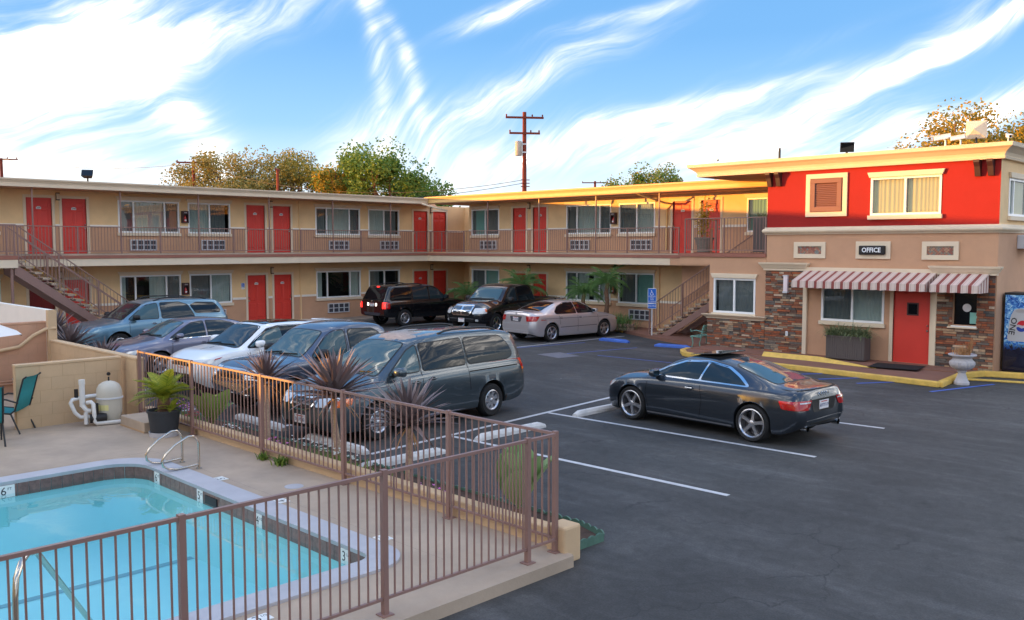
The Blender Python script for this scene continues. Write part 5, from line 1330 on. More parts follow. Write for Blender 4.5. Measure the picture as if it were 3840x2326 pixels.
# ---- minivan
sp = dict(wb=3.0, r=.335, rim=.205, tyre=.22, track=.955, spokes=7, sw=.045, sw2=.06, paint='paint_van', Ra=.40,
    zb=[(-2.63, .36), (-2.35, .28), (-2, .25), (1.9, .22), (2.3, .2), (2.48, .3)],
    zs=[(-2.63, .95), (-2.4, 1.06), (-1, 1.07), (.6, 1.04), (1.4, .99), (2.0, .90), (2.3, .80), (2.48, .66)],
    zt=[(-2.63, .98), (-2.58, 1.12), (-2.45, 1.45), (-2.34, 1.64), (-2.2, 1.70), (-1.6, 1.755), (-.6, 1.77), (.1, 1.74), (.5, 1.66), (1.0, 1.36), (1.42, 1.10), (1.55, 1.065), (2.0, .97), (2.3, .86), (2.44, .75), (2.48, .68)],
    hw=[(-2.63, .80), (-2.58, .88), (-2.48, .93), (-2.1, .955), (-.5, .96), (1, .955), (1.6, .95), (2.0, .91), (2.25, .81), (2.42, .64), (2.48, .5)],
    tw=[(-2.63, .7), (-2.45, .74), (-2.2, .73), (-1, .72), (0, .70), (.5, .66), (1.0, .75), (1.42, .82), (2.0, .76), (2.3, .62), (2.48, .4)],
    nose=[(.2, -.06), (.45, .02), (.65, -.02), (.9, -.12)], tail=[(.3, .06), (.5, -.02), (.9, .02), (1.3, .0)])
VAN = Car(sp, 'minivan', 'slate grey minivan with peeling roof paint parked nose to the pool fence', (21.36, -15.12, 0), R(-90 + 4))
VAN.win([(.44, 1.12), (1.18, 1.10), (.62, 1.50), (.40, 1.585)], r=.05, gl='glass_light', rw=.02)
VAN.win([(.34, 1.12), (.32, 1.60), (-.75, 1.63), (-.78, 1.13)], r=.05, gl='glass_tint', rw=.02)
VAN.win([(-.86, 1.13), (-.83, 1.63), (-1.9, 1.60), (-2.12, 1.40), (-2.2, 1.2), (-2.05, 1.13)], r=.09, gl='glass_tint', rw=.02)
VAN.win([(1.36, -.70), (.56, -.57), (.56, .57), (1.36, .70)], 'z', (1,), gl='glass_light', name='windshield', r=.1)
VAN.win([(-.62, 1.56), (.62, 1.56), (.70, 1.12), (-.70, 1.12)], 'x', (-1,), gl='glass_tint', name='rear_window', r=.08)
VAN.seam([(.38, 1.62), (.40, 1.1), (.42, .35)]); VAN.seam([(-.80, 1.66), (-.82, 1.1), (-.86, .62)]); VAN.seam([(1.22, 1.07), (1.3, .8), (1.25, .4)])
for sd in (1, -1): VAN.line('sliding_rail', [(-.85, .98), (-2.3, .98)], 'y', sd, .022, .003, 'under_black'); VAN.line('side_moulding', [(1.0, .55), (-1.0, .55)], 'y', sd, .035, .012, 'paint_van')
VAN.handle(.57, .92, 'paint_van'); VAN.handle(.16, .95, 'paint_van')
VAN.mirror(1.08, 1.12, 'paint_van', .24, .17, .14); VAN.rails(-1.95, -.3, .60, .05)
VAN.wiper(1.36, -.1, .55); VAN.wiper(1.36, -.65, .0)
for sd in (1, -1):
    VAN.decal('taillight', rpoly([(-2.36, 1.10), (-2.52, 1.10), (-2.6, .86), (-2.44, .86)], .02), 'y', sd, .01, 'lamp_red'); VAN.decal('taillight', rpoly([(sd * .74, 1.12), (sd * .9, 1.1), (sd * .9, .86), (sd * .74, .86)], .02), 'x', -1, .01, 'lamp_red')
    VAN.decal('taillight_marker', rpoly([(-2.42, .92), (-2.56, .92), (-2.6, .86), (-2.44, .86)], .01), 'y', sd, .013, 'lamp_orange')
    h = VAN.decal('headlight', rpoly([(sd * .36, .80), (sd * .70, .83), (sd * .82, .80), (sd * .80, .66), (sd * .40, .66)], .03), 'x', 1, .01, 'lamp_clear')
    VAN.decal('headlight', rpoly([(2.02, .82), (2.24, .80), (2.3, .66), (2.06, .70)], .03), 'y', sd, .01, 'lamp_orange', )
    VAN.decal('mud_flap', rpoly([(-1.88, .42), (-1.96, .42), (-1.96, .2), (-1.88, .2)], .01), 'y', sd, .004, 'trim_black')
g = VAN.decal('grille', rpoly([(-.33, .80), (.33, .80), (.30, .62), (.12, .57), (-.12, .57), (-.30, .62)], .04), 'x', 1, .012, 'chrome')
VAN.decal('grille_mesh', rpoly([(-.29, .775), (.29, .775), (.26, .64), (.1, .60), (-.1, .60), (-.26, .64)], .03), 'x', 1, .018, 'trim_black', g)
for z in (.735, .685, .64): VAN.line('grille_bar', [(-.27, z), (.27, z)], 'x', 1, .014, .024, 'alloy_dark', g)
c = VAN.hit((0, .69), 'x', 1, .034)
k = MB()
for y in (-.035, .035): k.bar(c + Vector((0, y * 1.2, .055)), c + Vector((0, y * .8, -.055)), .018)
k.bar(c + Vector((0, -.03, 0)), c + Vector((0, .03, 0)), .016); k.build('emblem', 'chrome', g)
VAN.plate(0, .42, True, '5FLH983'); VAN.decal('air_intake', rpoly([(-.5, .36), (.5, .36), (.45, .26), (-.45, .26)], .03), 'x', 1, .004, 'trim_black')
VAN.seam([(2.28, -.62), (1.5, -.76)], (1,), axis='z'); VAN.seam([(2.28, .62), (1.5, .76)], (1,), axis='z')
M('bare_primer', (150, 142, 136), .55, var=.3, vs=9)
rv = random.Random(11)
for cx_, cy_, a_, b_ in ((.15, .0, .42, .34), (.3, .35, .2, .18), (-.2, -.3, .3, .2), (2.0, .22, .16, .1), (2.12, -.1, .1, .07), (-.1, .5, .3, .07), (-.9, .52, .5, .06)):
    pts = []
    for i in range(22):
        t = 2 * math.pi * i / 22; q = 1 + rv.uniform(-.32, .3); pts.append((cx_ + a_ * q * math.cos(t), cy_ + b_ * q * math.sin(t)))
    VAN.decal('peeled_paint', pts, 'z', 1, .0022, 'bare_primer')

# ---- slate pickup
def pickup(sp, **k): return sp
sp = dict(wb=3.25, r=.375, rim=.215, tyre=.25, track=.93, spokes=6, paint='paint_tacoma', Ra=.46, flare=.03,
    zb=[(-2.75, .5), (-2.3, .42), (1.9, .4), (2.25, .38), (2.5, .5)],
    zs=[(-2.75, 1.04), (-1.0, 1.06), (.5, 1.08), (1.4, 1.08), (2.0, 1.04), (2.35, .96), (2.5, .85)],
    zt=[(-2.75, 1.08), (-1.06, 1.10), (-1.02, 1.3), (-.96, 1.66), (-.7, 1.75), (-.2, 1.78), (.3, 1.74), (.55, 1.66), (.95, 1.36), (1.3, 1.15), (1.45, 1.13), (2.0, 1.09), (2.35, 1.0), (2.5, .9)],
    hw=[(-2.75, .86), (-2.6, .92), (1.0, .93), (1.7, .945), (2.1, .9), (2.35, .8), (2.5, .62)],
    tw=[(-2.75, .82), (-1.1, .84), (-.95, .70), (-.2, .67), (.5, .66), (.95, .72), (1.3, .77), (2.0, .72), (2.35, .6), (2.5, .48)],
    nose=[(.4, -.08), (.7, 0), (1.0, -.08)])
TAC = Car(sp, 'pickup_truck', 'slate blue double cab pickup parked between the white car and minivan', (18.35, -14.85, 0), R(-90 + 3), 'pickup truck')
TAC.win([(.18, 1.14), (1.05, 1.14), (.62, 1.52), (.42, 1.62), (.16, 1.64)], r=.06, gl='glass_light', rw=.025)
TAC.win([(.06, 1.14), (.05, 1.64), (-.62, 1.62), (-.80, 1.5), (-.84, 1.14)], r=.08, gl='glass_car', rw=.025)
TAC.win([(1.24, -.66), (.6, -.55), (.6, .55), (1.24, .66)], 'z', (1,), gl='glass_light', name='windshield', r=.1)
TAC.seam([(.12, 1.66), (.12, 1.1), (.14, .45)]); TAC.seam([(1.12, 1.1), (1.15, .45)]); TAC.seam([(-.92, 1.08), (-.92, .45)])
TAC.decal('truck_bed', rpoly([(-1.12, -.76), (-2.66, -.76), (-2.66, .76), (-1.12, .76)], .04), 'z', 1, .004, 'trim_black')
TAC.handle(.28, 1.0, 'paint_tacoma'); TAC.handle(-.66, 1.0, 'paint_tacoma'); TAC.mirror(.92, 1.16, 'trim_black', .24, .19, .14); TAC.wiper(1.25, -.05, .5); TAC.wiper(1.25, -.6, -.05)
for sd in (1, -1):
    TAC.decal('headlight', rpoly([(sd * .46, .98), (sd * .82, .98), (sd * .84, .78), (sd * .5, .80)], .04), 'x', 1, .01, 'lamp_clear'); TAC.decal('headlight', rpoly([(2.1, .98), (2.32, .94), (2.36, .78), (2.16, .80)], .03), 'y', sd, .01, 'lamp_clear')
g = TAC.decal('grille', rpoly([(-.42, .98), (.42, .98), (.38, .76), (-.38, .76)], .05), 'x', 1, .012, 'chrome'); TAC.decal('grille_mesh', rpoly([(-.37, .95), (.37, .95), (.33, .79), (-.33, .79)], .04), 'x', 1, .018, 'trim_black', g)
TAC.decal('bumper', rpoly([(-.75, .70), (.75, .70), (.7, .5), (-.7, .5)], .05), 'x', 1, .03, 'chrome'); TAC.plate(0, .58, True, '')
TAC.t['label'] = 'slate blue double cab pickup parked between the white car and minivan'

# ---- white compact suv
sp = dict(wb=2.66, r=.37, rim=.255, tyre=.24, track=.945, spokes=5, split=1, paint='paint_evoque', Ra=.42, flare=.025,
    zb=[(-2.1, .5), (-1.9, .34), (-1.6, .28), (1.7, .26), (2.05, .28), (2.24, .4)],
    zs=[(-2.12, 1.05), (-1.9, 1.13), (-.5, 1.10), (.8, 1.06), (1.4, 1.04), (1.9, .96), (2.15, .86), (2.24, .78)],
    zt=[(-2.12, 1.1), (-2.08, 1.25), (-1.98, 1.44), (-1.85, 1.525), (-1.2, 1.57), (-.3, 1.625), (.2, 1.62), (.48, 1.56), (.85, 1.33), (1.2, 1.13), (1.35, 1.10), (1.8, 1.05), (2.1, .95), (2.22, .86), (2.24, .82)],
    hw=[(-2.12, .74), (-2.02, .85), (-1.8, .92), (-.6, .935), (1.2, .94), (1.7, .92), (2.0, .84), (2.18, .7), (2.24, .56)],
    tw=[(-2.12, .6), (-1.9, .66), (-.8, .66), (.3, .65), (.8, .72), (1.2, .8), (1.8, .74), (2.1, .62), (2.24, .48)],
    nose=[(.3, -.1), (.6, 0), (.85, -.02), (1.0, -.08)])
EVO = Car(sp, 'compact_suv', 'white compact suv with dark roof glass parked beside the slate pickup', (15.45, -14.75, 0), R(-90 + 3))
EVO.win([(1.02, 1.10), (.75, 1.28), (.42, 1.48), (.1, 1.535), (-.4, 1.53), (-1.0, 1.49), (-1.7, 1.44), (-1.85, 1.2), (-.5, 1.13)], r=.03, gl='glass_tint', rw=.02)
EVO.win([(.98, 1.115), (.42, 1.45), (.08, 1.50), (.06, 1.115)], r=.03, gl='glass_light', rw=.0, rim=None, off=.010)
EVO.win([(1.22, -.68), (.52, -.55), (.52, .55), (1.22, .68)], 'z', (1,), gl='glass_car', name='windshield', r=.08, rw=.05)
EVO.win([(.34, -.50), (-.9, -.50), (-.9, .50), (.34, .50)], 'z', (1,), gl='glass_tint', name='roof_glass', r=.08)
k = MB(); k.add([(-1.78, -.6, 1.54), (-1.78, .6, 1.54), (-2.16, .56, 1.53), (-2.16, -.56, 1.53), (-1.78, -.6, 1.51), (-1.78, .6, 1.51), (-2.16, .56, 1.50), (-2.16, -.56, 1.50)], [(0, 1, 2, 3), (7, 6, 5, 4), (0, 1, 5, 4), (1, 2, 6, 5), (2, 3, 7, 6), (3, 0, 4, 7)]); k.build('spoiler', 'paint_evoque', EVO.t, bevel=.01)
EVO.mirror(.82, 1.13, 'paint_evoque', .24, .17, .13); EVO.handle(.2, .95, 'paint_evoque'); EVO.seam([(.02, 1.1), (.02, .4)]); EVO.seam([(1.0, 1.06), (1.02, .4)]); EVO.wiper(1.2, -.1, .5); EVO.wiper(1.2, -.62, -.1)
for sd in (1, -1):
    EVO.line('wheel_lip', [(1.33 + .43 * math.cos(R(a)), .37 + .43 * math.sin(R(a))) for a in range(0, 181, 12)], 'y', sd, .03, .012, 'trim_black')
    EVO.decal('headlight', rpoly([(1.72, .95), (2.1, .88), (2.16, .80), (1.95, .82)], .02), 'y', sd, .01, 'lamp_clear'); EVO.decal('headlight', rpoly([(sd * .44, .88), (sd * .82, .92), (sd * .84, .84), (sd * .5, .80)], .02), 'x', 1, .01, 'lamp_clear')
    EVO.decal('side_marker', rpoly([(1.70, .955), (1.86, .92), (1.9, .88), (1.76, .92)], .01), 'y', sd, .013, 'lamp_red')
g = EVO.decal('grille', rpoly([(-.44, .88), (.44, .88), (.40, .74), (-.40, .74)], .03), 'x', 1, .01, 'trim_black')
for z in (.84, .80, .765): EVO.line('grille_bar', [(-.4, z), (.4, z)], 'x', 1, .012, .016, 'chrome', g)
for y in (-.27, -.13, 0, .13, .27): EVO.line('grille_bar', [(y, .86), (y, .75)], 'x', 1, .012, .015, 'chrome', g)
g = EVO.decal('lower_grille', rpoly([(-.62, .56), (.62, .56), (.54, .38), (-.54, .38)], .03), 'x', 1, .008, 'trim_black')
for z in (.51, .45): EVO.line('grille_bar', [(-.55, z), (.55, z)], 'x', 1, .014, .014, 'alloy_dark', g)
EVO.plate(0, .64, True, '')

# ---- grey sedan
sp = dict(wb=2.73, r=.33, rim=.215, tyre=.22, track=.905, spokes=5, paint='paint_fusion', Ra=.375,
    zb=[(-2.4, .34), (-2.1, .24), (-1.8, .2), (1.8, .18), (2.1, .2), (2.42, .3)],
    zs=[(-2.4, .86), (-2.2, .97), (-1, .97), (.8, .93), (1.5, .88), (2.0, .80), (2.3, .70), (2.42, .62)],
    zt=[(-2.4, .95), (-2.34, 1.06), (-2.2, 1.09), (-1.8, 1.11), (-1.3, 1.28), (-.85, 1.40), (-.2, 1.45), (.25, 1.43), (.55, 1.35), (1.0, 1.12), (1.25, 1.0), (1.7, .93), (2.1, .85), (2.35, .75), (2.42, .69)],
    hw=[(-2.4, .62), (-2.3, .76), (-2.1, .86), (-1.6, .905), (0, .905), (1.4, .9), (1.9, .87), (2.2, .77), (2.38, .6), (2.42, .5)],
    tw=[(-2.4, .55), (-2.2, .72), (-1.8, .72), (-1.2, .64), (-.7, .58), (.2, .58), (.7, .65), (1.2, .74), (1.7, .74), (2.2, .6), (2.42, .4)])
FUS = Car(sp, 'sedan', 'dusty lavender grey sedan parked between the blue and white cars', (11.15, -14.6, 0), R(-90 + 3))
FUS.win([(1.02, .99), (.6, 1.22), (.34, 1.34), (-.02, 1.38), (.02, .99)], r=.04, gl='glass_car', rw=.02)
FUS.win([(-.07, .99), (-.1, 1.38), (-.6, 1.36), (-.95, 1.25), (-.98, 1.0)], r=.04, gl='glass_car', rw=.02); FUS.win([(-1.02, 1.0), (-1.0, 1.23), (-1.22, 1.08), (-1.24, 1.01)], r=.03, gl='glass_tint', rw=.015)
for sd in (1, -1): FUS.line('window_chrome', [(1.08, .965), (-1.3, .985)], 'y', sd, .022, .008, 'chrome')
FUS.win([(1.16, -.64), (.48, -.5), (.48, .5), (1.16, .64)], 'z', (1,), gl='glass_light', name='windshield', r=.1); FUS.win([(-.9, -.5), (-1.72, -.58), (-1.72, .58), (-.9, .5)], 'z', (1,), gl='glass_car', name='rear_window', r=.1)
FUS.handle(.12, .82, 'paint_fusion'); FUS.handle(-.85, .84, 'paint_fusion'); FUS.mirror(.86, 1.0, 'paint_fusion', .22, .14, .12); FUS.seam([(-.02, .96), (-.02, .3)]); FUS.seam([(1.0, .93), (1.05, .3)]); FUS.seam([(-1.0, .96), (-.95, .6)]); FUS.wiper(1.18, -.1, .5); FUS.wiper(1.18, -.6, -.1)
for sd in (1, -1): FUS.decal('headlight', rpoly([(1.95, .76), (2.2, .72), (2.28, .6), (2.0, .64)], .03), 'y', sd, .008, 'lamp_clear'); FUS.line('door_moulding', [(.95, .42), (-1.0, .42)], 'y', sd, .02, .008, 'chrome')

# ---- light blue suv
sp = dict(wb=2.75, r=.37, rim=.225, tyre=.25, track=.965, spokes=5, paint='paint_mdx', Ra=.43, flare=.02,
    zb=[(-2.45, .5), (-2.2, .38), (1.9, .32), (2.2, .34), (2.4, .46)],
    zs=[(-2.45, 1.06), (-2.2, 1.13), (-.6, 1.11), (.8, 1.07), (1.5, 1.02), (2.0, .95), (2.3, .84), (2.4, .76)],
    zt=[(-2.45, 1.1), (-2.38, 1.3), (-2.2, 1.55), (-2.0, 1.66), (-1.2, 1.71), (-.3, 1.725), (.15, 1.69), (.45, 1.61), (.9, 1.34), (1.28, 1.12), (1.45, 1.09), (2.0, 1.0), (2.3, .9), (2.4, .82)],
    hw=[(-2.45, .78), (-2.3, .9), (-1.8, .965), (0, .97), (1.4, .965), (1.9, .92), (2.2, .8), (2.4, .58)],
    tw=[(-2.45, .65), (-2.0, .68), (-1, .67), (.2, .66), (.8, .74), (1.28, .82), (2.0, .76), (2.4, .5)])
MDX = Car(sp, 'suv', 'light blue suv with black roof rails parked below the left staircase', (6.0, -13.6, 0), R(-90 + 3))
MDX.win([(1.05, 1.13), (.62, 1.43), (.4, 1.55), (.05, 1.60), (.08, 1.13)], r=.05, gl='glass_light', rw=.02); MDX.win([(-.04, 1.13), (-.06, 1.60), (-.7, 1.60), (-.98, 1.5), (-1.15, 1.13)], r=.05, gl='glass_car', rw=.025)
MDX.win([(-1.2, 1.22), (-1.05, 1.50), (-1.3, 1.59), (-1.95, 1.55), (-2.15, 1.3), (-2.1, 1.2)], r=.07, gl='glass_tint', rw=.0, rim=None)
MDX.win([(1.2, -.7), (.5, -.56), (.5, .56), (1.2, .7)], 'z', (1,), gl='glass_car', name='windshield', r=.1)
MDX.rails(-1.75, .1, .57, .06); MDX.mirror(.9, 1.15, 'trim_black', .24, .17, .13); MDX.handle(.26, .98, 'chrome'); MDX.handle(-.95, 1.0, 'chrome'); MDX.seam([(.02, 1.1), (.02, .4)]); MDX.seam([(1.05, 1.07), (1.08, .4)]); MDX.seam([(-1.18, 1.1), (-1.05, .8)])

# ---- black wagon suv, tail lamps lit
sp = dict(wb=2.70, r=.375, rim=.225, tyre=.25, track=.955, spokes=5, paint='paint_pilot', Ra=.44, flare=.03,
    zb=[(-2.35, .5), (-2.1, .42), (1.9, .36), (2.2, .4), (2.42, .5)],
    zs=[(-2.38, 1.05), (-2.2, 1.09), (.8, 1.08), (1.5, 1.05), (2.1, .98), (2.42, .86)],
    zt=[(-2.38, 1.1), (-2.33, 1.2), (-2.12, 1.6), (-2.02, 1.73), (-1.8, 1.775), (-.8, 1.79), (.1, 1.77), (.45, 1.70), (.85, 1.4), (1.2, 1.16), (1.4, 1.13), (2.1, 1.06), (2.35, .98), (2.42, .9)],
    hw=[(-2.38, .86), (-2.3, .92), (-2, .96), (1.4, .965), (2.0, .92), (2.3, .8), (2.42, .62)],
    tw=[(-2.38, .78), (-2.1, .74), (-1.8, .73), (.2, .7), (.8, .76), (1.2, .82), (2.0, .76), (2.42, .5)])
PIL = Car(sp, 'suv', 'black boxy suv seen from behind with its tail lamps lit', (4.15, -.75, 0), R(90 - 2))
PIL.win([(1.0, 1.15), (.5, 1.55), (.1, 1.66), (.05, 1.15)], r=.04, gl='glass_car', rw=.02); PIL.win([(-.03, 1.15), (-.03, 1.66), (-.82, 1.67), (-.86, 1.15)], r=.04, gl='glass_car', rw=.02); PIL.win([(-.95, 1.15), (-.92, 1.67), (-1.75, 1.66), (-1.98, 1.55), (-2.08, 1.2), (-2.0, 1.15)], r=.05, gl='glass_tint', rw=.02)
PIL.win([(-.66, 1.62), (.66, 1.62), (.76, 1.18), (-.76, 1.18)], 'x', (-1,), gl='glass_tint', name='rear_window', r=.08); PIL.win([(1.14, -.7), (.5, -.58), (.5, .58), (1.14, .7)], 'z', (1,), gl='glass_car', name='windshield', r=.1)
PIL.rails(-1.6, -.2, .62, .05); PIL.mirror(.9, 1.17, 'trim_black', .23, .18, .13); PIL.seam([(.0, 1.1), (.0, .45)]); PIL.seam([(-.9, 1.1), (-.9, .8)])
for sd in (1, -1):
    PIL.decal('taillight', rpoly([(sd * .76, 1.06), (sd * .92, 1.06), (sd * .92, .80), (sd * .74, .80)], .03), 'x', -1, .012, 'lamp_red_lit'); PIL.decal('taillight', rpoly([(-2.12, 1.06), (-2.32, 1.05), (-2.34, .80), (-2.14, .80)], .03), 'y', sd, .012, 'lamp_red')
    PIL.decal('reversing_lamp', rpoly([(sd * .24, 1.02), (sd * .34, 1.02), (sd * .34, .90), (sd * .24, .90)], .02), 'x', -1, .01, 'lamp_white_lit')
PIL.decal('brake_lamp', rpoly([(-.1, 1.72), (.1, 1.72), (.08, 1.68), (-.08, 1.68)], .01), 'x', -1, .01, 'lamp_red_lit')
PIL.plate(0, .95, False, '', .28, .14); PIL.decal('bumper_step', rpoly([(-.62, .62), (.62, .62), (.52, .50), (-.52, .50)], .03), 'x', -1, .01, 'ac_dark')
k = MB(); c = PIL.hit((0, 1.09), 'x', -1, .012)
for y in (-.03, .03): k.bar(c + Vector((0, y, .045)), c + Vector((0, y * .8, -.045)), .016)
k.bar(c + Vector((0, -.03, 0)), c + Vector((0, .03, 0)), .014); k.build('emblem', 'chrome', PIL.t)

# ---- black pickup facing the lot
sp = dict(wb=3.57, r=.40, rim=.26, tyre=.27, track=.985, spokes=5, sw=.03, sw2=.03, paint='paint_black', Ra=.47, rim_mat='chrome', flare=.02,
    zb=[(-2.95, .6), (-2.5, .5), (2.0, .45), (2.45, .42), (2.78, .5)],
    zs=[(-2.95, 1.18), (-.6, 1.18), (.6, 1.18), (1.4, 1.17), (1.8, 1.10), (2.3, 1.02), (2.6, .92), (2.78, .84)],
    zt=[(-2.95, 1.24), (-.98, 1.26), (-.94, 1.5), (-.88, 1.8), (-.6, 1.88), (.2, 1.90), (.62, 1.84), (.85, 1.74), (1.15, 1.50), (1.45, 1.30), (1.6, 1.29), (2.1, 1.25), (2.5, 1.17), (2.68, 1.06), (2.78, .9)],
    hw=[(-2.95, .94), (-2.8, .985), (1.4, .99), (2.0, 1.0), (2.4, .95), (2.62, .84), (2.78, .62)],
    tw=[(-2.95, .9), (-1.0, .9), (-.88, .74), (.3, .72), (.8, .73), (1.15, .78), (1.45, .82), (1.8, .68), (2.3, .58), (2.6, .48), (2.78, .40)],
    nose=[(.4, 0), (.7, .02), (1.0, 0), (1.3, -.1)])
RAM = Car(sp, 'pickup_truck', 'black pickup with big chrome crosshair grille parked nose out', (8.72, .15, 0), R(-90 + 9), 'pickup truck')
RAM.win([(.32, 1.23), (1.12, 1.23), (.8, 1.58), (.6, 1.74), (.32, 1.77)], r=.05, gl='glass_car', rw=.025); RAM.win([(.22, 1.23), (.2, 1.78), (-.5, 1.78), (-.72, 1.66), (-.74, 1.23)], r=.05, gl='glass_tint', rw=.025)
RAM.win([(1.40, -.72), (.86, -.62), (.86, .62), (1.40, .72)], 'z', (1,), gl='glass_light', name='windshield', r=.1)
RAM.decal('truck_bed', rpoly([(-1.05, -.82), (-2.86, -.82), (-2.86, .82), (-1.05, .82)], .04), 'z', 1, .004, 'trim_black')
RAM.mirror(1.02, 1.24, 'trim_black', .26, .24, .15); RAM.seam([(.27, 1.2), (.27, .5)]); RAM.seam([(1.3, 1.18), (1.32, .5)]); RAM.wiper(1.42, -.1, .55); RAM.wiper(1.42, -.65, -.1)
for sd in (1, -1): RAM.line('side_step', [(1.1, .52), (-.9, .52)], 'y', sd, .05, .04, 'chrome')
g = RAM.decal('grille', rpoly([(-.46, 1.15), (.46, 1.15), (.50, .98), (.44, .74), (-.44, .74), (-.50, .98)], .1), 'x', 1, .03, 'chrome', seg=.04)
for sd in (1, -1):
    for z0, z1 in ((.955, 1.09), (.78, .91)):
        q = RAM.decal('grille_opening', rpoly([(sd * .05, z1), (sd * .42, z1), (sd * .43, z0), (sd * .05, z0)], .03), 'x', 1, .036, 'trim_black', g)
        for i in range(4): RAM.line('grille_bar', [(sd * .06, z0 + .02 + i * .032), (sd * .42, z0 + .02 + i * .032)], 'x', 1, .010, .044, 'chrome', g)
    RAM.decal('headlight', rpoly([(sd * .55, 1.03), (sd * .9, 1.02), (sd * .93, .82), (sd * .54, .80)], .05), 'x', 1, .012, 'lamp_clear')
    RAM.decal('headlight', rpoly([(2.36, 1.04), (2.58, 1.0), (2.62, .82), (2.40, .82)], .04), 'y', sd, .012, 'lamp_clear'); RAM.decal('side_marker', rpoly([(2.38, 1.0), (2.46, .98), (2.46, .88), (2.39, .88)], .02), 'y', sd, .016, 'lamp_orange')
    RAM.decal('fog_lamp', rpoly([(sd * .66, .60), (sd * .76, .60), (sd * .76, .52), (sd * .66, .52)], .04), 'x', 1, .01, 'lamp_clear')
RAM.line('bumper_gap', [(-.9, .72), (.9, .72)], 'x', 1, .02, .004, 'under_black'); RAM.line('bumper_chrome', [(-.6, .62), (-.2, .62)], 'x', 1, .02, .008, 'chrome'); RAM.line('bumper_chrome', [(.2, .62), (.6, .62)], 'x', 1, .02, .008, 'chrome'); RAM.plate(0, .56, True, '')
text('RAM', 'model_lettering', 'chrome', RAM.t, tuple(RAM.hit((1.05, .86), 'y', 1, .01)), (R(90), 0, R(180)), .07)

# ---- silver sedan
sp = dict(wb=2.74, r=.325, rim=.225, tyre=.23, track=.905, spokes=5, split=1, paint='paint_silver', Ra=.375,
    zb=[(-2.33, .32), (-2.1, .24), (-1.8, .2), (1.8, .18), (2.1, .2), (2.4, .3)],
    zs=[(-2.33, .92), (-2.2, .98), (-1, .98), (.8, .93), (1.5, .87), (2.0, .79), (2.3, .69), (2.4, .6)],
    zt=[(-2.33, .98), (-2.27, 1.10), (-2.15, 1.10), (-1.75, 1.11), (-1.35, 1.25), (-.9, 1.385), (-.3, 1.435), (.15, 1.42), (.5, 1.34), (1.0, 1.09), (1.22, .98), (1.7, .91), (2.1, .83), (2.33, .73), (2.4, .67)],
    hw=[(-2.33, .72), (-2.25, .81), (-2.05, .88), (-1.6, .905), (0, .905), (1.4, .905), (1.9, .86), (2.2, .76), (2.36, .6), (2.4, .5)],
    tw=[(-2.33, .66), (-2.2, .73), (-1.8, .72), (-1.2, .63), (-.7, .57), (.2, .57), (.7, .65), (1.2, .74), (1.7, .74), (2.2, .6), (2.4, .4)],
    tail=[(.25, .08), (.5, -.02), (.75, .02), (1.1, .03)])
TL = Car(sp, 'sedan', 'silver four door sedan parked tail out before the twin palms', (12.76, -.75, 0), R(90 - 4.4))
TL.win([(1.0, .98), (.6, 1.2), (.3, 1.33), (-.05, 1.37), (-.02, .985)], r=.04, gl='glass_tint', rw=.022); TL.win([(-.09, .985), (-.12, 1.37), (-.55, 1.35), (-.95, 1.22), (-1.15, 1.06), (-1.1, .99)], r=.05, gl='glass_tint', rw=.022)
TL.win([(-.9, -.49), (-1.7, -.57), (-1.7, .57), (-.9, .49)], 'z', (1,), gl='glass_tint', name='rear_window', r=.1); TL.win([(1.14, -.64), (.45, -.5), (.45, .5), (1.14, .64)], 'z', (1,), gl='glass_car', name='windshield', r=.1)
TL.handle(.1, .82, 'paint_silver'); TL.handle(-.88, .84, 'paint_silver'); TL.mirror(.84, .99, 'paint_silver', .22, .14, .12); TL.seam([(-.05, .96), (-.05, .3)]); TL.seam([(1.0, .93), (1.05, .3)]); TL.seam([(-1.0, .96), (-.95, .6)])
for sd in (1, -1):
    TL.line('door_moulding', [(.95, .5), (-.95, .5)], 'y', sd, .02, .005, 'ac_dark'); TL.line('waist_crease', [(1.6, .79), (-1.9, .84)], 'y', sd, .012, .002, 'ac_dark')
    TL.decal('taillight', rpoly([(-1.95, .93), (-2.24, .95), (-2.28, .76), (-2.1, .76)], .03), 'y', sd, .01, 'lamp_red'); TL.decal('taillight', rpoly([(sd * .54, .95), (sd * .86, .94), (sd * .86, .76), (sd * .58, .76)], .03), 'x', -1, .01, 'lamp_red')
    TL.decal('side_marker', rpoly([(-1.66, .80), (-1.9, .81), (-1.9, .785), (-1.66, .785)], .005), 'y', sd, .008, 'lamp_red'); TL.decal('side_marker', rpoly([(2.08, .7), (2.2, .68), (2.2, .62), (2.1, .64)], .01), 'y', sd, .008, 'lamp_orange')
    k = MB(); k.lathe([(.045, 0), (.045, .12), (.036, .12), (.036, 0)], 12, (-2.3, sd * .55, .29), 'x'); k.build('exhaust', 'chrome', TL.t, smooth=40)
g = TL.decal('plate_recess', rpoly([(-.32, .92), (.32, .92), (.26, .73), (-.26, .73)], .04), 'x', -1, .006, 'ac_dark'); TL.plate(0, .83, False, '5CXR058', .28, .14)
TL.line('plate_chrome', [(-.3, .925), (.3, .925)], 'x', -1, .025, .012, 'chrome'); TL.line('bumper_crease', [(-.8, .66), (.8, .66)], 'x', -1, .012, .003, 'ac_frame'); TL.line('bumper_crease', [(-.8, .44), (.8, .44)], 'x', -1, .012, .003, 'ac_frame')
TL.line('trunk_lip', [(-.66, 1.06), (.66, 1.06)], 'x', -1, .02, .003, 'ac_dark')
k = MB(); c = TL.hit((0, 1.0), 'x', -1, .008); k.bar(c + Vector((0, -.03, .035)), c + Vector((0, -.005, -.035)), .014); k.bar(c + Vector((0, .03, .035)), c + Vector((0, .005, -.035)), .014); k.build('emblem', 'chrome', TL.t)
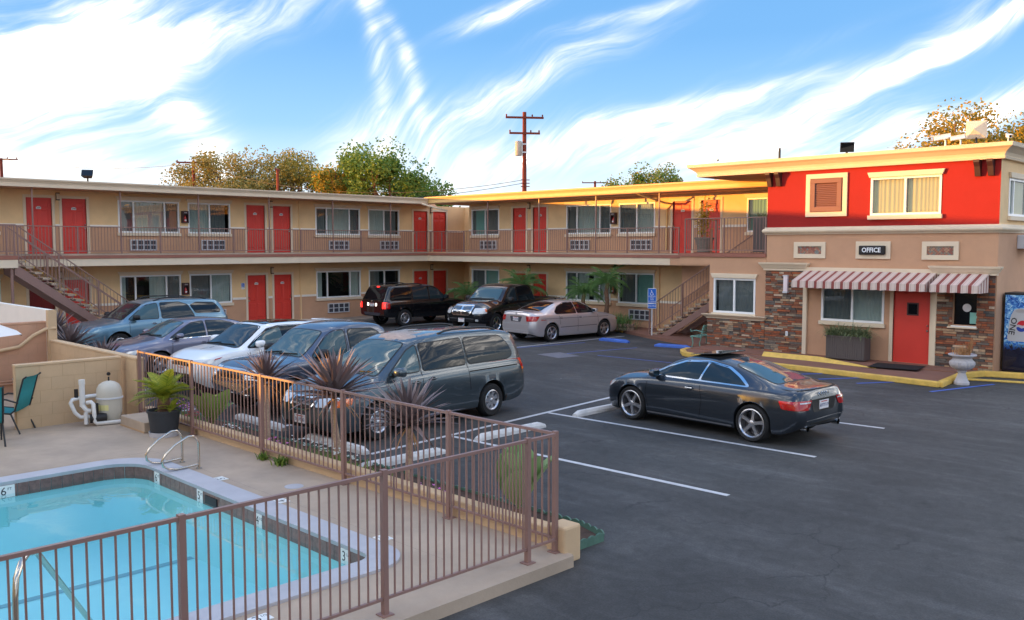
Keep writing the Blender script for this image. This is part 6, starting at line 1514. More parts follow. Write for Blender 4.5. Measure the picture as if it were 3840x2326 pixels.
# ================================================================== pool
def rrect(x0, x1, y0, y1, r, n=8, r2=None):
    out = []; q = r2 or r
    for cx, cy, a0, r in ((x1 - q, y1 - q, 0, q), (x0 + r, y1 - r, 90, r), (x0 + r, y0 + r, 180, r), (x1 - q, y0 + q, 270, q)):
        out += [(cx + r * math.cos(R(a0 + 90 * i / n)), cy + r * math.sin(R(a0 + 90 * i / n))) for i in range(n + 1)]
    return out
def band(m, A, B, za, zb):
    n = len(A); m.add([(x, y, za) for x, y in A] + [(x, y, zb) for x, y in B], [(i, (i + 1) % n, n + (i + 1) % n, n + i) for i in range(n)])
DZ = .12
inner = rrect(PX0, PX1, PY0, PY1, .55, r2=.2); outer = rrect(PX0 - .32, PX1 + .32, PY0 - .3, PY1 + .32, .8, r2=.5); sq = rrect(PX0 - .5, PX1 + .5, PY0 - .5, PY1 + .5, .02)
dk = structure(thing('pool_deck', None, None))
k = MB(); ring_sheet(k, 8, 28.93, -32.4, -18.86, PX0 - .5, PX1 + .5, PY0 - .5, PY1 + .5, DZ); band(k, inner, sq, DZ - .004, DZ - .001)
k.add([(28.93, -32.4, 0), (28.93, -18.86, 0), (28.93, -18.86, DZ), (28.93, -32.4, DZ)], [(0, 1, 2, 3)]); k.build('deck_slab', 'concrete', dk, recalc=False)
k = MB(); k.box(28.931, 28.975, -32.4, -18.9, -.02, DZ + .004); k.build('deck_edge', 'concrete', dk)
PO = thing('swimming_pool', 'turquoise swimming pool with pale coping and brown waterline tiles', 'pool', (24.4, -26, 0), world=True)
floorz = lambda x: -1.0 + (x - PX0) / (PX1 - PX0) * .25
k = MB(); n = len(inner); k.add([(x, y, .118) for x, y in inner] + [(x, y, floorz(x)) for x, y in inner], [(i, (i + 1) % n, n + (i + 1) % n, n + i) for i in range(n)] + [tuple(range(n, 2 * n))]); k.build('shell', 'pool_shell', PO, smooth=40, recalc=False)
cin = rrect(PX0 - .02 + .04, PX1 - .02, PY0 + .02, PY1 - .03, .54, r2=.19)
k = MB(); band(k, cin, outer, .15, .15); band(k, outer, outer, .15, .118); band(k, cin, rrect(PX0 + .01, PX1 - .01, PY0 + .01, PY1 - .02, .54, r2=.19), .15, .10); k.build('coping', 'coping', PO, recalc=False)
k = MB(); k.add([(23.22, PY0, floorz(23.22) + .006), (23.36, PY0, floorz(23.36) + .006), (23.36, PY1 - .02, floorz(23.36) + .006), (23.22, PY1 - .02, floorz(23.22) + .006)], [(0, 1, 2, 3)]); k.build('floor_line', 'pool_line', PO, recalc=False)
# waterline tiles
per = []
for i in range(n):
    a, b = Vector(inner[i]), Vector(inner[(i + 1) % n]); per.append((a, b))
tm = MB().box(-.071, .071, 0, .012, -.09, .09).mesh('tile', 'pool_tile'); acc = 0.0; cnt = 0
for a, b in per:
    L_ = (b - a).length
    if L_ < 1e-6: continue
    d = (b - a) / L_; s = .074 - acc
    while s < L_:
        p = a + d * s
        if p.y > -25 and cnt < 290 and (p.x < 27.3 or p.y > -20.95):
            nn = Vector((d.y, -d.x)); nn = nn if (Vector((24.4, -26)) - p).dot(nn) > 0 else -nn
            inst('tile', tm, PO, (p.x + nn.x * .002, p.y + nn.y * .002, .01), (0, 0, math.atan2(nn.y, nn.x) - math.pi / 2)); cnt += 1
        s += .148
    acc = (s - .148) - L_ + .148; acc = (.148 - (s - L_)) if s > L_ else 0; acc = max(-.074, acc - .074)
def marker(loc, rz, s, sub=None, flat=False, name='depth_marker'):
    t = thing(name, None, None)
    return t
def dmark(x, y, z, rot, s, sub, w=.17, h=.17, lie=False):
    o = bpy.data.objects.new('depth_marker', MB().box(-w / 2, w / 2, -h / 2, h / 2, -.003, .004).mesh('depth_marker', 'white_tile')); COL.objects.link(o); o.parent = PO; o.location = Vector((x, y, z)) - OFF[PO.name]; o.rotation_euler = rot
    text(s, 'depth_number', 'ink', o, (-.025 if sub else 0, 0, .0045), (0, 0, 0), .16, ext=.0004)
    if sub: text(sub, 'depth_unit', 'ink', o, (.055, .03, .0045), (0, 0, 0), .055, ext=.0004)
yy = PY1 - .019
for x, s, sub in ((22.2, '6', 'FT'), (23.56, '5', 'FT'), (25.13, '4', '1/2'), (27.0, '3', '1/2')): dmark(x, yy, .012, (R(90), 0, 0), s, sub)
dmark(PX0 + .019, -22.27, .012, (R(90), 0, R(90)), '6', 'FT', .24)
MB().box(23.72, 24.05, PY1 - .03, PY1 + .05, -.05, .06).build('skimmer', 'ink', PO)
for x, y, rz, s, sub in ((23.3, -20.02, 180, '5', 'FT'), (24.9, -20.0, 180, '4', '1/2'), (27.05, -19.98, 180, '3', '1/2'), (28.05, -22.1, 90, '3', '1/2')): dmark(x, y, DZ + .004, (0, 0, R(rz)), s, sub, .2, .15)
k = MB(); k.lathe([(.001, DZ + .004), (.13, DZ + .004), (.13, DZ + .001)], 20, (24.4, -19.5, 0)); k.build('skimmer_lid', 'coping', PO)
# water
def water_mat():
    m = bpy.data.materials.new('water'); m.use_nodes = True; MATS['water'] = m; nt = m.node_tree; N = nt.nodes; L = nt.links; N.clear()
    o = N.new('ShaderNodeOutputMaterial'); mx = N.new('ShaderNodeMixShader')
    gl = N.new('ShaderNodeBsdfGlossy'); gl.inputs['Roughness'].default_value = .01; tr = N.new('ShaderNodeBsdfTransparent'); tr.inputs[0].default_value = (.86, .98, 1.0, 1)
    g = N.new('ShaderNodeNewGeometry'); n1 = N.new('ShaderNodeTexNoise'); n1.inputs['Scale'].default_value = 1.5; n1.inputs['Detail'].default_value = 3; n1.inputs['Distortion'].default_value = .6; L.new(g.outputs['Position'], n1.inputs['Vector'])
    b = N.new('ShaderNodeBump'); b.inputs['Strength'].default_value = .10; b.inputs['Distance'].default_value = .03; L.new(n1.outputs[0], b.inputs['Height']); L.new(b.outputs[0], gl.inputs['Normal'])
    L.new(schlick(nt, .06, b.outputs[0]), mx.inputs[0]); L.new(tr.outputs[0], mx.inputs[1]); L.new(gl.outputs[0], mx.inputs[2]); L.new(mx.outputs[0], o.inputs[0])
water_mat()
k = MB(); k.add([(x, y, -.03) for x, y in inner], [tuple(range(n))]); structure(k.build('pool_water', 'water', recalc=False))
# ladder grab rails and step rail
for i, (x, nm) in enumerate(((21.95, 'far'), (22.5, 'near'))):
    lr = thing('grab_rail', 'bent stainless grab rail at the pool edge, the one %s the potted sago palm' % ('beside' if i == 0 else 'farther from'), 'handrail', (x, -19.95, DZ), 0, 'pool ladder grab rails'); lr.scale = (1, .8, .68)
    P = [(0, 0, 0), (0, 0, .56), (0, -.03, .65), (0, -.10, .74), (0, -.20, .74), (0, -.45, .60), (0, -.62, .44), (0, -.70, .30), (0, -.68, .18), (0, -.58, .10), (0, -.42, .07), (0, -.02, .09)]
    MB().tube(P, .022, 12).build('rail', 'stainless', lr, smooth=60); MB().lathe([(.05, 0), (.05, .012), (.024, .02)], 14).build('flange', 'stainless', lr, smooth=40)
hr = thing('step_handrail', 'bent stainless handrail standing in the shallow end of the pool', 'handrail', (27.62, -23.95, DZ), world=True)
MB().tube([(27.62, -23.95, .1), (27.62, -23.94, .72), (27.59, -23.92, .86), (27.52, -23.86, .95), (27.42, -23.78, .98), (27.3, -23.68, .94), (26.42, -23.01, -.05), (25.9, -22.6, -.66)], .024, 12).build('rail', 'stainless', hr, smooth=60)
MB().lathe([(.05, .15), (.05, .162), (.025, .17)], 14, (27.62, -23.95, 0)).build('flange', 'stainless', hr)

# pool fence
def fence_run(label, a, b, posts, step, grp='brown steel pool fence sections'):
    a, b = Vector((*a, 0)), Vector((*b, 0)); d = (b - a).normalized(); L_ = (b - a).length
    t = thing('pool_fence', label, 'fence', (a.x, a.y, DZ), math.atan2(d.y, d.x), grp)
    MB().box(0, L_, -.019, .019, 1.285, 1.315).build('top_rail', 'steel_brown', t); MB().box(0, L_, -.015, .015, .14, .165).build('bottom_rail', 'steel_brown', t)
    bm_ = MB().box(-.0068, .0068, -.0068, .0068, .165, 1.285).mesh('bar', 'steel_brown'); n = int(L_ / step)
    for i in range(1, n):
        u = L_ * i / n
        if all(abs(u - p) > .045 for p in posts): inst('bar', bm_, t, (u, 0, 0))
    pm_ = MB().box(-.026, .026, -.026, .026, .0, 1.33).mesh('post', 'steel_brown'); fm_ = MB().box(-.06, .06, -.06, .06, 0, .012).mesh('foot_plate', 'steel_brown')
    for p in posts: inst('foot_plate', fm_, inst('post', pm_, t, (p, 0, 0)))
    return t
fence_run('long brown steel pool fence along the flower bed beside the parked cars', (18.0, -18.94), (28.77, -18.94), [.03, 2.2, 4.58, 6.79, 9.0, 10.74], .112)
fence_run('brown steel pool fence beside the bare asphalt, meeting the other at the corner', (28.77, -18.98), (28.77, -31), [.42, 2.28, 4.15, 6.05, 7.95, 9.85, 11.8], .0985)
# low planter wall with flower strip
lw = thing('planter_wall', 'low cream block wall along the pool fence with an end block', 'wall', (23, -18.75, 0), world=True)
MB().box(17.95, 28.58, -18.86, -18.68, -.02, .33).build('wall_body', 'block_wall', lw, bevel=.02); MB().box(28.585, 28.86, -18.92, -18.64, -.02, .40).build('end_block', 'block_wall', lw, bevel=.03)
fb = structure(thing('flower_bed', None, None)); k = MB(); k.add([(17.95, -18.68, .08), (28.60, -18.68, .08), (28.62, -18.55, .06), (28.62, -18.02, .05), (28.1, -17.86, .06), (17.95, -17.86, .08)], [(0, 1, 2, 3, 4, 5)]); k.build('soil', 'soil', fb, recalc=False)
ed = thing('scalloped_edging', 'green scalloped plastic edging along the flower bed', 'edging', (23, -18.1, 0), world=True)
sc = MB(); sc.prism([(-.07, 0), (.07, 0), (.07, .075), (.045, .1), (0, .112), (-.045, .1), (-.07, .075)], -.012, .012, 'y'); scm = sc.mesh('scallop', 'edging_green')
for i in range(70): inst('scallop', scm, ed, (18.1 + i * .145, -17.85, 0))
for i in range(4): inst('scallop', scm, ed, (28.2 + i * .125, -17.87 - i * .035, 0), (R(-12), 0, R(-16)))
for i in range(4): inst('scallop', scm, ed, (28.66, -18.50 + i * .14, 0), (0, 0, R(90)))

# block walls round the pump yard
bkm = {}
def block_wall(label, f, u0, u1, h, z0, mat, th=.15, grp=None, loc=None):
    t = thing('block_wall', label, 'wall', f((u0 + u1) / 2, 0, z0), 0, grp, world=True)
    MB(f).box(u0 + .004, u1 - .004, -th, -.004, z0, z0 + h - .004).build('mortar_core', 'mortar', t)
    MB(f).box(u0 - .012, u1 + .012, -th - .012, .012, z0 + h - .05, z0 + h).build('cap_course', mat, t, bevel=.012)
    rows = int((h - .05) / .2) ; rh = (h - .05) / rows; bl = .4
    base = Vector(f(0, 0, 0)); du = Vector(f(1, 0, 0)) - base
    for r in range(rows):
        u = u0 - (.2 if r % 2 else 0)
        while u < u1 - .02:
            a, b = max(u, u0), min(u + bl, u1); key = (round(b - a, 3), mat, round(rh, 3), f(0, 0, 0), f(1, 0, 0))
            if b - a > .03:
                if key not in bkm:
                    q = MB(lambda x, d, z: tuple(Vector(f(x, d, z)) - base)); w_, g = (b - a), .0022
                    q.box(g, w_ - g, -.004, 0, g, rh - g); bkm[key] = q.mesh('block', mat)
                inst('block', bkm[key], t, base + du * a + Vector((0, 0, z0 + r * rh)))
            u += bl
    MB(f).box(u0 - .001, u0 + .004, -th, 0, z0, z0 + h - .05).build('end_face', mat, t); MB(f).box(u1 - .004, u1 + .001, -th, 0, z0, z0 + h - .05).build('end_face', mat, t)
    return t
BG = 'painted block walls of the pump yard'
block_wall('short free standing block wall behind the pool filter and teal chair', lambda u, d, z: (17.5 + d, u, z), -20.95, -19.08, 1.2, .1, 'block_wall', grp=BG)
block_wall('long block wall between pump yard and parked cars with spiky plants behind', lambda u, d, z: (u, -18.98 - d, z), 13.1, 18.0, 1.2, .1, 'block_wall', grp=BG)
block_wall('taller pinkish block wall with a conduit pipe along it', lambda u, d, z: (13.1 + d, u, z), -24, -18.99, 1.62, .1, 'block_wall_pink', grp=BG)
wp = thing('white_panel_wall', 'white painted wall top behind the pinkish block wall', 'wall', (10, -19.1, 0), world=True)
MB().box(4, 13.18, -19.0, -18.85, 0, 1.98).build('wall_body', 'trim_white', wp); MB().box(13.182, 13.3, -19.02, -18.83, 0, 1.98).build('end_pier', 'block_wall', wp)
cd = thing('conduit_pipe', 'tan conduit pipe bending along the pinkish block wall', 'pipe', (13.2, -20.5, 1.2), world=True)
MB().tube([(13.16, -24, 1.10), (13.16, -20.0, 1.12), (13.18, -19.6, 1.18), (13.2, -19.3, 1.42), (13.25, -19.05, 1.55), (13.3, -18.85, 1.56)], .04, 10).build('pipe', 'block_wall', cd, smooth=60)
for z in (.42, .36): MB().tube([(13.15, -24, z), (13.15, -19.2, z)], .018, 8).build('pipe', 'block_wall_pink', cd)
MB().box(13.12, 13.2, -19.75, -19.6, .36, .48).build('junction_box', 'ac_frame', cd)

# pool filter and pipework
ft = thing('pool_filter', 'cream pool filter tank with white pipework and gauge', 'pool filter', (17.98, -19.5, DZ)); ft.scale = (.87, .87, .87)
MB().lathe([(.001, 0), (.19, 0), (.2, .08), (.215, .10), (.255, .26), (.26, .55)], 28).build('tank_body', 'tank', ft, smooth=35)
MB().lathe([(.26, .55), (.262, .66), (.245, .76), (.20, .84), (.12, .89), (.05, .91), (.001, .915)], 28).build('tank_lid', 'tank', ft, smooth=35)
MB().lathe([(.262, .53), (.28, .535), (.28, .565), (.262, .57)], 28).build('clamp_band', 'ac_frame', ft)
k = MB(); k.tube([(0, 0, .91), (0, 0, 1.0)], .018, 8); k.lathe([(.001, -.01), (.04, -.01), (.04, .012), (.001, .012)], 14, (0, 0, 1.06), 'x'); k.build('gauge', 'black_metal', ft)
k = MB(); k.add([(.262 * math.cos(a), .262 * math.sin(a), z) for z in (.30, .42) for a in (R(-80), R(-60), R(-40), R(-25))], [(0, 1, 5, 4), (1, 2, 6, 5), (2, 3, 7, 6)]); k.build('label_sticker', M('sticker', (220, 214, 150), .5) and 'sticker', ft, recalc=False)
pv = thing('pump_pipework', 'white plastic pump pipework standing beside the filter tank', 'pipes', (17.98, -19.5, DZ), R(-12)); pv.scale = (.86, .86, .86)
k = MB()
def pipe(name, pts, r=.04, m_='pvc'): MB().tube(pts, r, 12).build(name, m_, pv, smooth=60)
pipe('strainer_column', [(.1, -.55, .42), (.1, -.55, .98)], .058); pipe('strainer_cap', [(.1, -.55, .9), (.1, -.55, 1.0)], .066)
pipe('pipe', [(.0, -.26, .62), (.02, -.4, .62), (.05, -.62, .60), (.08, -.74, .58), (.1, -.78, .52), (.12, -.70, .3), (.14, -.6, .2), (.16, -.42, .2)], .042)
pipe('pipe', [(.1, -.55, .45), (.14, -.52, .4), (.16, -.48, .34), (.16, -.4, .32)], .05); pipe('pipe', [(.14, -.46, .5), (.22, -.4, .52), (.26, -.36, .48), (.26, -.34, .1), (.26, -.3, .05), (.3, .45, .05)], .044)
pipe('pipe', [(.2, -.5, .05), (.2, -.5, .3)], .045); pipe('valve', [(.06, -.66, .62), (.06, -.66, .8)], .04, 'black_metal'); pipe('pump_housing', [(.2, -.42, .16), (.2, -.1, .16)], .1, 'black_metal'); pipe('pump_motor', [(.2, -.32, .2), (.2, -.32, .48)], .07, 'black_metal')

cbk = thing('concrete_step', 'plain concrete step block beside the black plant pot', 'step', (18.95, -19.25, DZ)); MB().box(-.55, .5, -.22, .24, 0, .19).build('block', 'concrete', cbk, bevel=.012); MB().box(-.55, .5, -.225, -.22, .0, .03).build('base_joint', 'mortar', cbk)

# ---------------------------------------------------------------- plants
def blade_mesh(name, mat, L_, w, droop, n=6, fold=.25):
    m = MB(); vs = []; p = Vector((0, 0, 0)); a = 0.0
    for i in range(n + 1):
        t = i / n; ww = w * min(1.0, .45 + t * 2.4) * (1 - t ** 2.2) + .002
        vs += [p + Vector((0, ww / 2, fold * ww)), p, p + Vector((0, -ww / 2, fold * ww))]
        p = p + Vector((math.cos(a), 0, -math.sin(a))) * (L_ / n); a += droop / n
    m.add(vs, [f for i in range(n) for f in ((3 * i, 3 * i + 1, 3 * i + 4, 3 * i + 3), (3 * i + 1, 3 * i + 2, 3 * i + 5, 3 * i + 4))])
    return m.mesh(name, mat, 60, recalc=False)
def spiky(x, y, z0, zc, rad, label, nleaf=110, seed=0, grp='purple spiky cordyline plants', leafmat_='leaf_spike', trunk='bark_pale', tr=.05):
    r = random.Random(seed); t = thing('cordyline_plant', label, 'plant', (x, y, z0), 0, grp)
    if zc > .15:
        ph = r.uniform(0, 6); pts = [(.02 * math.sin(ph + i), .02 * math.cos(ph * 2 + i), zc * i / 6) for i in range(7)]
        MB().tube(pts, [tr * (1.15 - .25 * i / 6) for i in range(7)], 10).build('trunk', trunk, t, smooth=60)
    ms = [blade_mesh('leaf', leafmat_, rad * q, .062 * rad / .8 * 1.7, dr) for q, dr in ((1.0, .1), (.95, .35), (.9, .65), (1.05, .2))]
    dead = blade_mesh('leaf', 'leaf_dry', rad * .8, .05 * rad, .9)
    for i in range(nleaf):
        u = (i + .5) / nleaf; el = (86 - 84 * u ** .85 if u < .93 else -20 - 260 * (u - .93)) + r.uniform(-6, 6); yaw = i * 2.39996 + r.uniform(-.2, .2)
        k = 0 if el > 45 else (1 if el > 10 else 2)
        s = (.72 + .28 * min(1, u * 2.2)) * r.uniform(.86, 1.06) * (.82 if el < -15 else 1)
        inst('leaf', dead if u > .93 and r.random() < .7 else ms[r.choice((k, k, 3)) if k < 2 else 2], t, (0, 0, zc + .10 * rad * (1 - u)), (0, -R(el), yaw), (s, s, s))
    return t
spiky(21.70, -18.35, .1, 1.02, .68, 'purple cordyline on a thin trunk before the slate pickup', 62, 1)
spiky(23.72, -18.35, .1, 1.02, .90, 'tallest purple cordyline on a trunk before the minivan windscreen', 76, 2)
spiky(25.50, -18.35, .1, .84, .80, 'purple cordyline before the minivan door, nearest the fence corner', 70, 3)
spiky(12.75, -18.35, .1, .85, .85, 'purple cordyline above the block wall before the blue suv', 66, 4)
spiky(14.6, -18.3, .1, .70, .70, 'smaller purple cordyline above the block wall before the lavender grey sedan', 60, 5)
spiky(11.2, -18.2, .1, 1.1, .78, 'purple cordyline behind the white wall top and the staircase foot', 90, 6)
spiky(6.15, 2.1, .1, .95, .55, 'small dark spiky plant behind the black pickup cab', 70, 7, leafmat_='leaf_spike')
spiky(9.95, 2.2, .1, .62, .72, 'dark spiky plant before the ground floor door 102', 90, 8)

def palm(x, y, z0, h, rad, label, seed, nf=26, droop=1.7, trunk=.09, grp='small feathery palms before the rear wing'):
    r = random.Random(seed); t = thing('palm_tree', label, 'palm', (x, y, z0), 0, grp)
    k = MB(); n = 14; vs = []
    pts = [(0.03 * math.sin(i), 0, h * i / 14) for i in range(15)]
    k.tube(pts, [trunk * (1.25 - .4 * i / 14) * (1.12 if i % 2 else .92) for i in range(15)], 10); k.build('trunk', 'bark', t, smooth=30)
    def frond(L_, dr):
        m = MB(); p = Vector((0, 0, 0)); a = -.0; N_ = 20; sp_ = []
        for i in range(N_ + 1):
            sp_.append((p.copy(), a)); p = p + Vector((math.cos(a), 0, -math.sin(a))) * (L_ / N_); a += dr / N_ * (.5 + i / N_)
        m.tube([q for q, _ in sp_], [.011 * (1 - .8 * i / N_) for i in range(N_ + 1)], 4)
        for i in range(2, N_ + 1):
            q, a = sp_[i]; tt = i / N_; l = L_ * .31 * math.sin(math.pi * min(1, .12 + tt * .86)) + .03
            for sd in (1, -1):
                for j in range(2):
                    dv = Vector((math.cos(a) * .8, sd * (.75 - .1 * j), -math.sin(a) * .75 - .22 - .14 * j)).normalized(); b = q + Vector((math.cos(a), 0, -math.sin(a))) * (L_ / N_) * .5 * j
                    e = b + dv * l + Vector((0, 0, -.18 * l)); w_ = Vector((.0045, 0, .002)); mid = b + dv * l * .5
                    m.add([b, mid + w_, e, mid - w_], [(0, 1, 2, 3)])
        return m.mesh('frond', 'leaf_palm', None, recalc=False)
    fs = [frond(rad * q, dr) for q, dr in ((1, droop), (1.05, droop * .8), (.9, droop * 1.2))]
    for i in range(nf):
        u = (i + .5) / nf; el = 80 - 75 * u + r.uniform(-6, 6); inst('frond', r.choice(fs), t, (0, 0, h), (0, -R(el), i * 2.39996 + r.uniform(-.2, .2)), [r.uniform(.85, 1.1)] * 3)
    return t
palm(11.55, 1.95, .1, 1.42, .95, 'shorter of the twin palms with bent trunk beside the silver sedan', 1, 40)
palm(12.55, 2.2, .1, 1.86, 1.0, 'taller of the twin palms beside the silver sedan', 2, 44)
palm(7.8, 2.2, .1, 1.55, 1.15, 'bushy palm rising behind the black pickup', 3, 46)
palm(4.2, 2.2, .1, 1.1, .95, 'low palm between the black suv and the black pickup', 4, 28)
def grass_clump(x, y, z, rad, n, label, mat='leaf_palm', L_=.6, w=.02, seed=1, name='grass_clump', cat='plant'):
    r = random.Random(seed); t = thing(name, label, cat, (x, y, z)); k = MB()
    for i in range(n): blade(k, (r.gauss(0, rad * .35), r.gauss(0, rad * .35), 0), r.uniform(0, 6.28), r.uniform(.05, .6), L_ * r.uniform(.6, 1.1), w, r.uniform(.4, 1.7), 5)
    k.build('foliage', mat, t, recalc=False)['kind'] = 'stuff'
    return t
grass_clump(13.1, 2.35, .12, .7, 420, 'leafy green shrub at the foot of the twin palms', L_=.85, seed=4)
grass_clump(12.0, 2.5, .1, .6, 260, 'low green clump behind the silver sedan roof', L_=.6, seed=5)
pbx = thing('stone_planter', 'rough stone planter kerb beside the silver sedan nose', 'planter', (13.15, 2.05, .1), R(25))
r_ = random.Random(9); M('rock', (132, 112, 96), .9, var=.3, vs=9, bump=.5, bs=20)
for i in range(9):
    for j in range(2):
        k = MB(); w_, h_ = .14, .13; k.box(-.62 + i * .15, -.62 + i * .15 + w_, -.08 - r_.random() * .03, .08, j * .14, j * .14 + h_); k.build('stone', 'rock', pbx, bevel=.025)

# sago palm in black pot
sg_ = thing('potted_sago_palm', 'yellow green sago palm in a black plastic pot beside the pool', 'potted plant', (19.83, -19.28, DZ))
MB().lathe([(.001, .03), (.22, .03), (.27, .42), (.285, .42), (.285, .46), (.26, .46), (.25, .40), (.001, .40)], 26).build('pot', 'pot_black', sg_, smooth=35); MB().lathe([(.001, 0), (.25, 0), (.26, .08), (.245, .08), (.22, .03), (.001, .03)], 26).build('saucer', 'coping', sg_, smooth=35)
MB().tube([(0, 0, .38), (.0, .0, .55), (.02, 0, .66)], [.10, .11, .09], 12).build('trunk', 'bark', sg_, smooth=40); MB().lathe([(.001, .405), (.25, .405)], 20).build('soil', 'soil', sg_)
def sago_frond(L_, dr):
    m = MB(); p = Vector((0, 0, 0)); a = 0.0; N_ = 16; sp_ = []
    for i in range(N_ + 1): sp_.append((p.copy(), a)); p = p + Vector((math.cos(a), 0, -math.sin(a))) * (L_ / N_); a += dr / N_
    m.tube([q for q, _ in sp_], .007, 4)
    for i in range(2, N_ + 1):
        q, a = sp_[i]; l = L_ * .2 * math.sin(math.pi * min(1, .15 + i / N_ * .8)) + .02
        for sd in (1, -1):
            for j in range(3):
                b = q + Vector((math.cos(a), 0, -math.sin(a))) * (L_ / N_) * j / 3; e = b + Vector((math.cos(a) * .5, sd * .8, .25 - math.sin(a) * .4)).normalized() * l; w_ = Vector((.008, 0, 0)); m.add([b - w_, b + w_, e + w_ * .4, e - w_ * .4], [(0, 1, 2, 3)])
    return m.mesh('frond', 'leaf_sago', None, recalc=False)
fs = [sago_frond(.62, d_) for d_ in (.5, .8, 1.1)]
for i in range(34): inst('frond', fs[i % 3], sg_, (.02, 0, .66), (0, -R(72 - 62 * (i / 34) + r_.uniform(-5, 5)), i * 2.39996), [r_.uniform(.8, 1.0)] * 3)
for i in range(9): inst('frond', fs[i % 3], sg_, (.2, .06, .47), (0, -R(60 - 50 * (i / 9)), i * 2.4), [.45] * 3)

# broad paddle-leaved plants in the bed
def paddle(L_, w, mat, curl=.3, stem=.35):
    m = MB(); n = 8; vs = []; p = Vector((0, 0, 0)); a = 0.0
    for i in range(n + 1):
        t = i / n; ww = .02 if t < stem else w * math.sin(math.pi * min(1, (t - stem) / (1 - stem) * .92 + .06)) ** .7
        up_ = Vector((math.sin(a), 0, math.cos(a))); vs += [p + Vector((0, ww / 2, 0)) + up_ * ww * .18, p, p + Vector((0, -ww / 2, 0)) + up_ * ww * .18]
        p = p + Vector((math.cos(a), 0, -math.sin(a))) * (L_ / n); a += curl / n
    m.add(vs, [f for i in range(n) for f in ((3 * i, 3 * i + 1, 3 * i + 4, 3 * i + 3), (3 * i + 1, 3 * i + 2, 3 * i + 5, 3 * i + 4))]); return m.mesh('leaf', mat, 60, recalc=False)
pd = thing('paddle_leaf_plant', 'light green paddle leaved plant behind the fence before the white car', 'plant', (19.75, -18.35, .1)); ms = [paddle(.82, .32, 'leaf_paddle', c_) for c_ in (.2, .5)]
for i in range(15): inst('leaf', ms[i % 2], pd, (r_.uniform(-.06, .06), r_.uniform(-.04, .04), .0), (r_.uniform(-.5, .5), -R(84 - 36 * (i / 15)), i * 2.4), [r_.uniform(.7, 1.05)] * 3)
MB().tube([(0, 0, 0), (0, 0, .2)], .04, 8).build('stem', 'bark', pd)
ag = thing('broad_leaf_agave', 'big broad grey green agave like plant at the fence corner', 'plant', (27.6, -18.34, .1)); ms = [paddle(.86, .44, 'leaf_agave', c_, .14) for c_ in (-.25, .05, -.5)]
for i in range(19): inst('leaf', ms[i % 3], ag, (0, 0, .1), (r_.uniform(-.3, .3), -R(86 - 34 * (i / 19) + r_.uniform(-4, 4)), i * 2.39996), [r_.uniform(.82, 1.05)] * 3)
MB().tube([(0, 0, 0), (0, 0, .14)], [.09, .07], 10).build('stem', 'bark', ag)
def flowers(x, y, n, rad, mat, label, seed, h=.22):
    r = random.Random(seed); t = thing('flowering_plant', label, 'flowers', (x, y, .1)); k = MB(); f_ = MB()
    for i in range(n * 5): blade(k, (r.gauss(0, rad * .5), r.gauss(0, .07), 0), r.uniform(0, 6.28), r.uniform(.1, .9), h * r.uniform(.5, 1.1), .02, r.uniform(.2, 1.2), 3)
    for i in range(n):
        c = Vector((r.gauss(0, rad * .5), r.gauss(0, .07), h * r.uniform(.75, 1.2)))
        for j in range(5):
            a = 6.283 * j / 5 + r.random(); d = Vector((math.cos(a), math.sin(a), .5)) * .026; s = Vector((-math.sin(a), math.cos(a), 0)) * .016; f_.add([c, c + d * .6 + s, c + d * 1.3, c + d * .6 - s], [(0, 1, 2, 3)])
    k.build('foliage', 'leaf_tree', t, recalc=False)['kind'] = 'stuff'
    if n: f_.build('blossom', mat, t, recalc=False)['kind'] = 'stuff'
flowers(18.75, -18.4, 26, .45, 'petal_pink', 'pink flowering plants beside the potted sago palm', 1, .3); flowers(19.25, -18.42, 16, .3, 'petal_red', 'red flowers below the paddle leaved plant', 2); flowers(20.7, -18.4, 14, .5, 'petal_white', 'white flowers in the bed before the slate pickup', 3, .16); flowers(22.1, -18.4, 10, .3, 'petal_pink', 'small pink flowers at the foot of a cordyline trunk', 4, .14); flowers(23.7, -18.4, 60, 1.1, 'petal_white', 'weedy green patch in the bed below the minivan nose', 5, .26); flowers(26.0, -18.42, 8, .5, 'petal_pink', 'sparse pink flowers near the agave', 6, .12)
grass_clump(23.2, -18.99, DZ, .12, 60, 'weed growing from the deck joint under the fence', 'leaf_tree', .22, .03, 7, 'weed', 'weed'); grass_clump(22.7, -19.0, DZ, .1, 40, 'small weed under the fence before the pool corner', 'leaf_tree', .16, .03, 8, 'weed', 'weed')

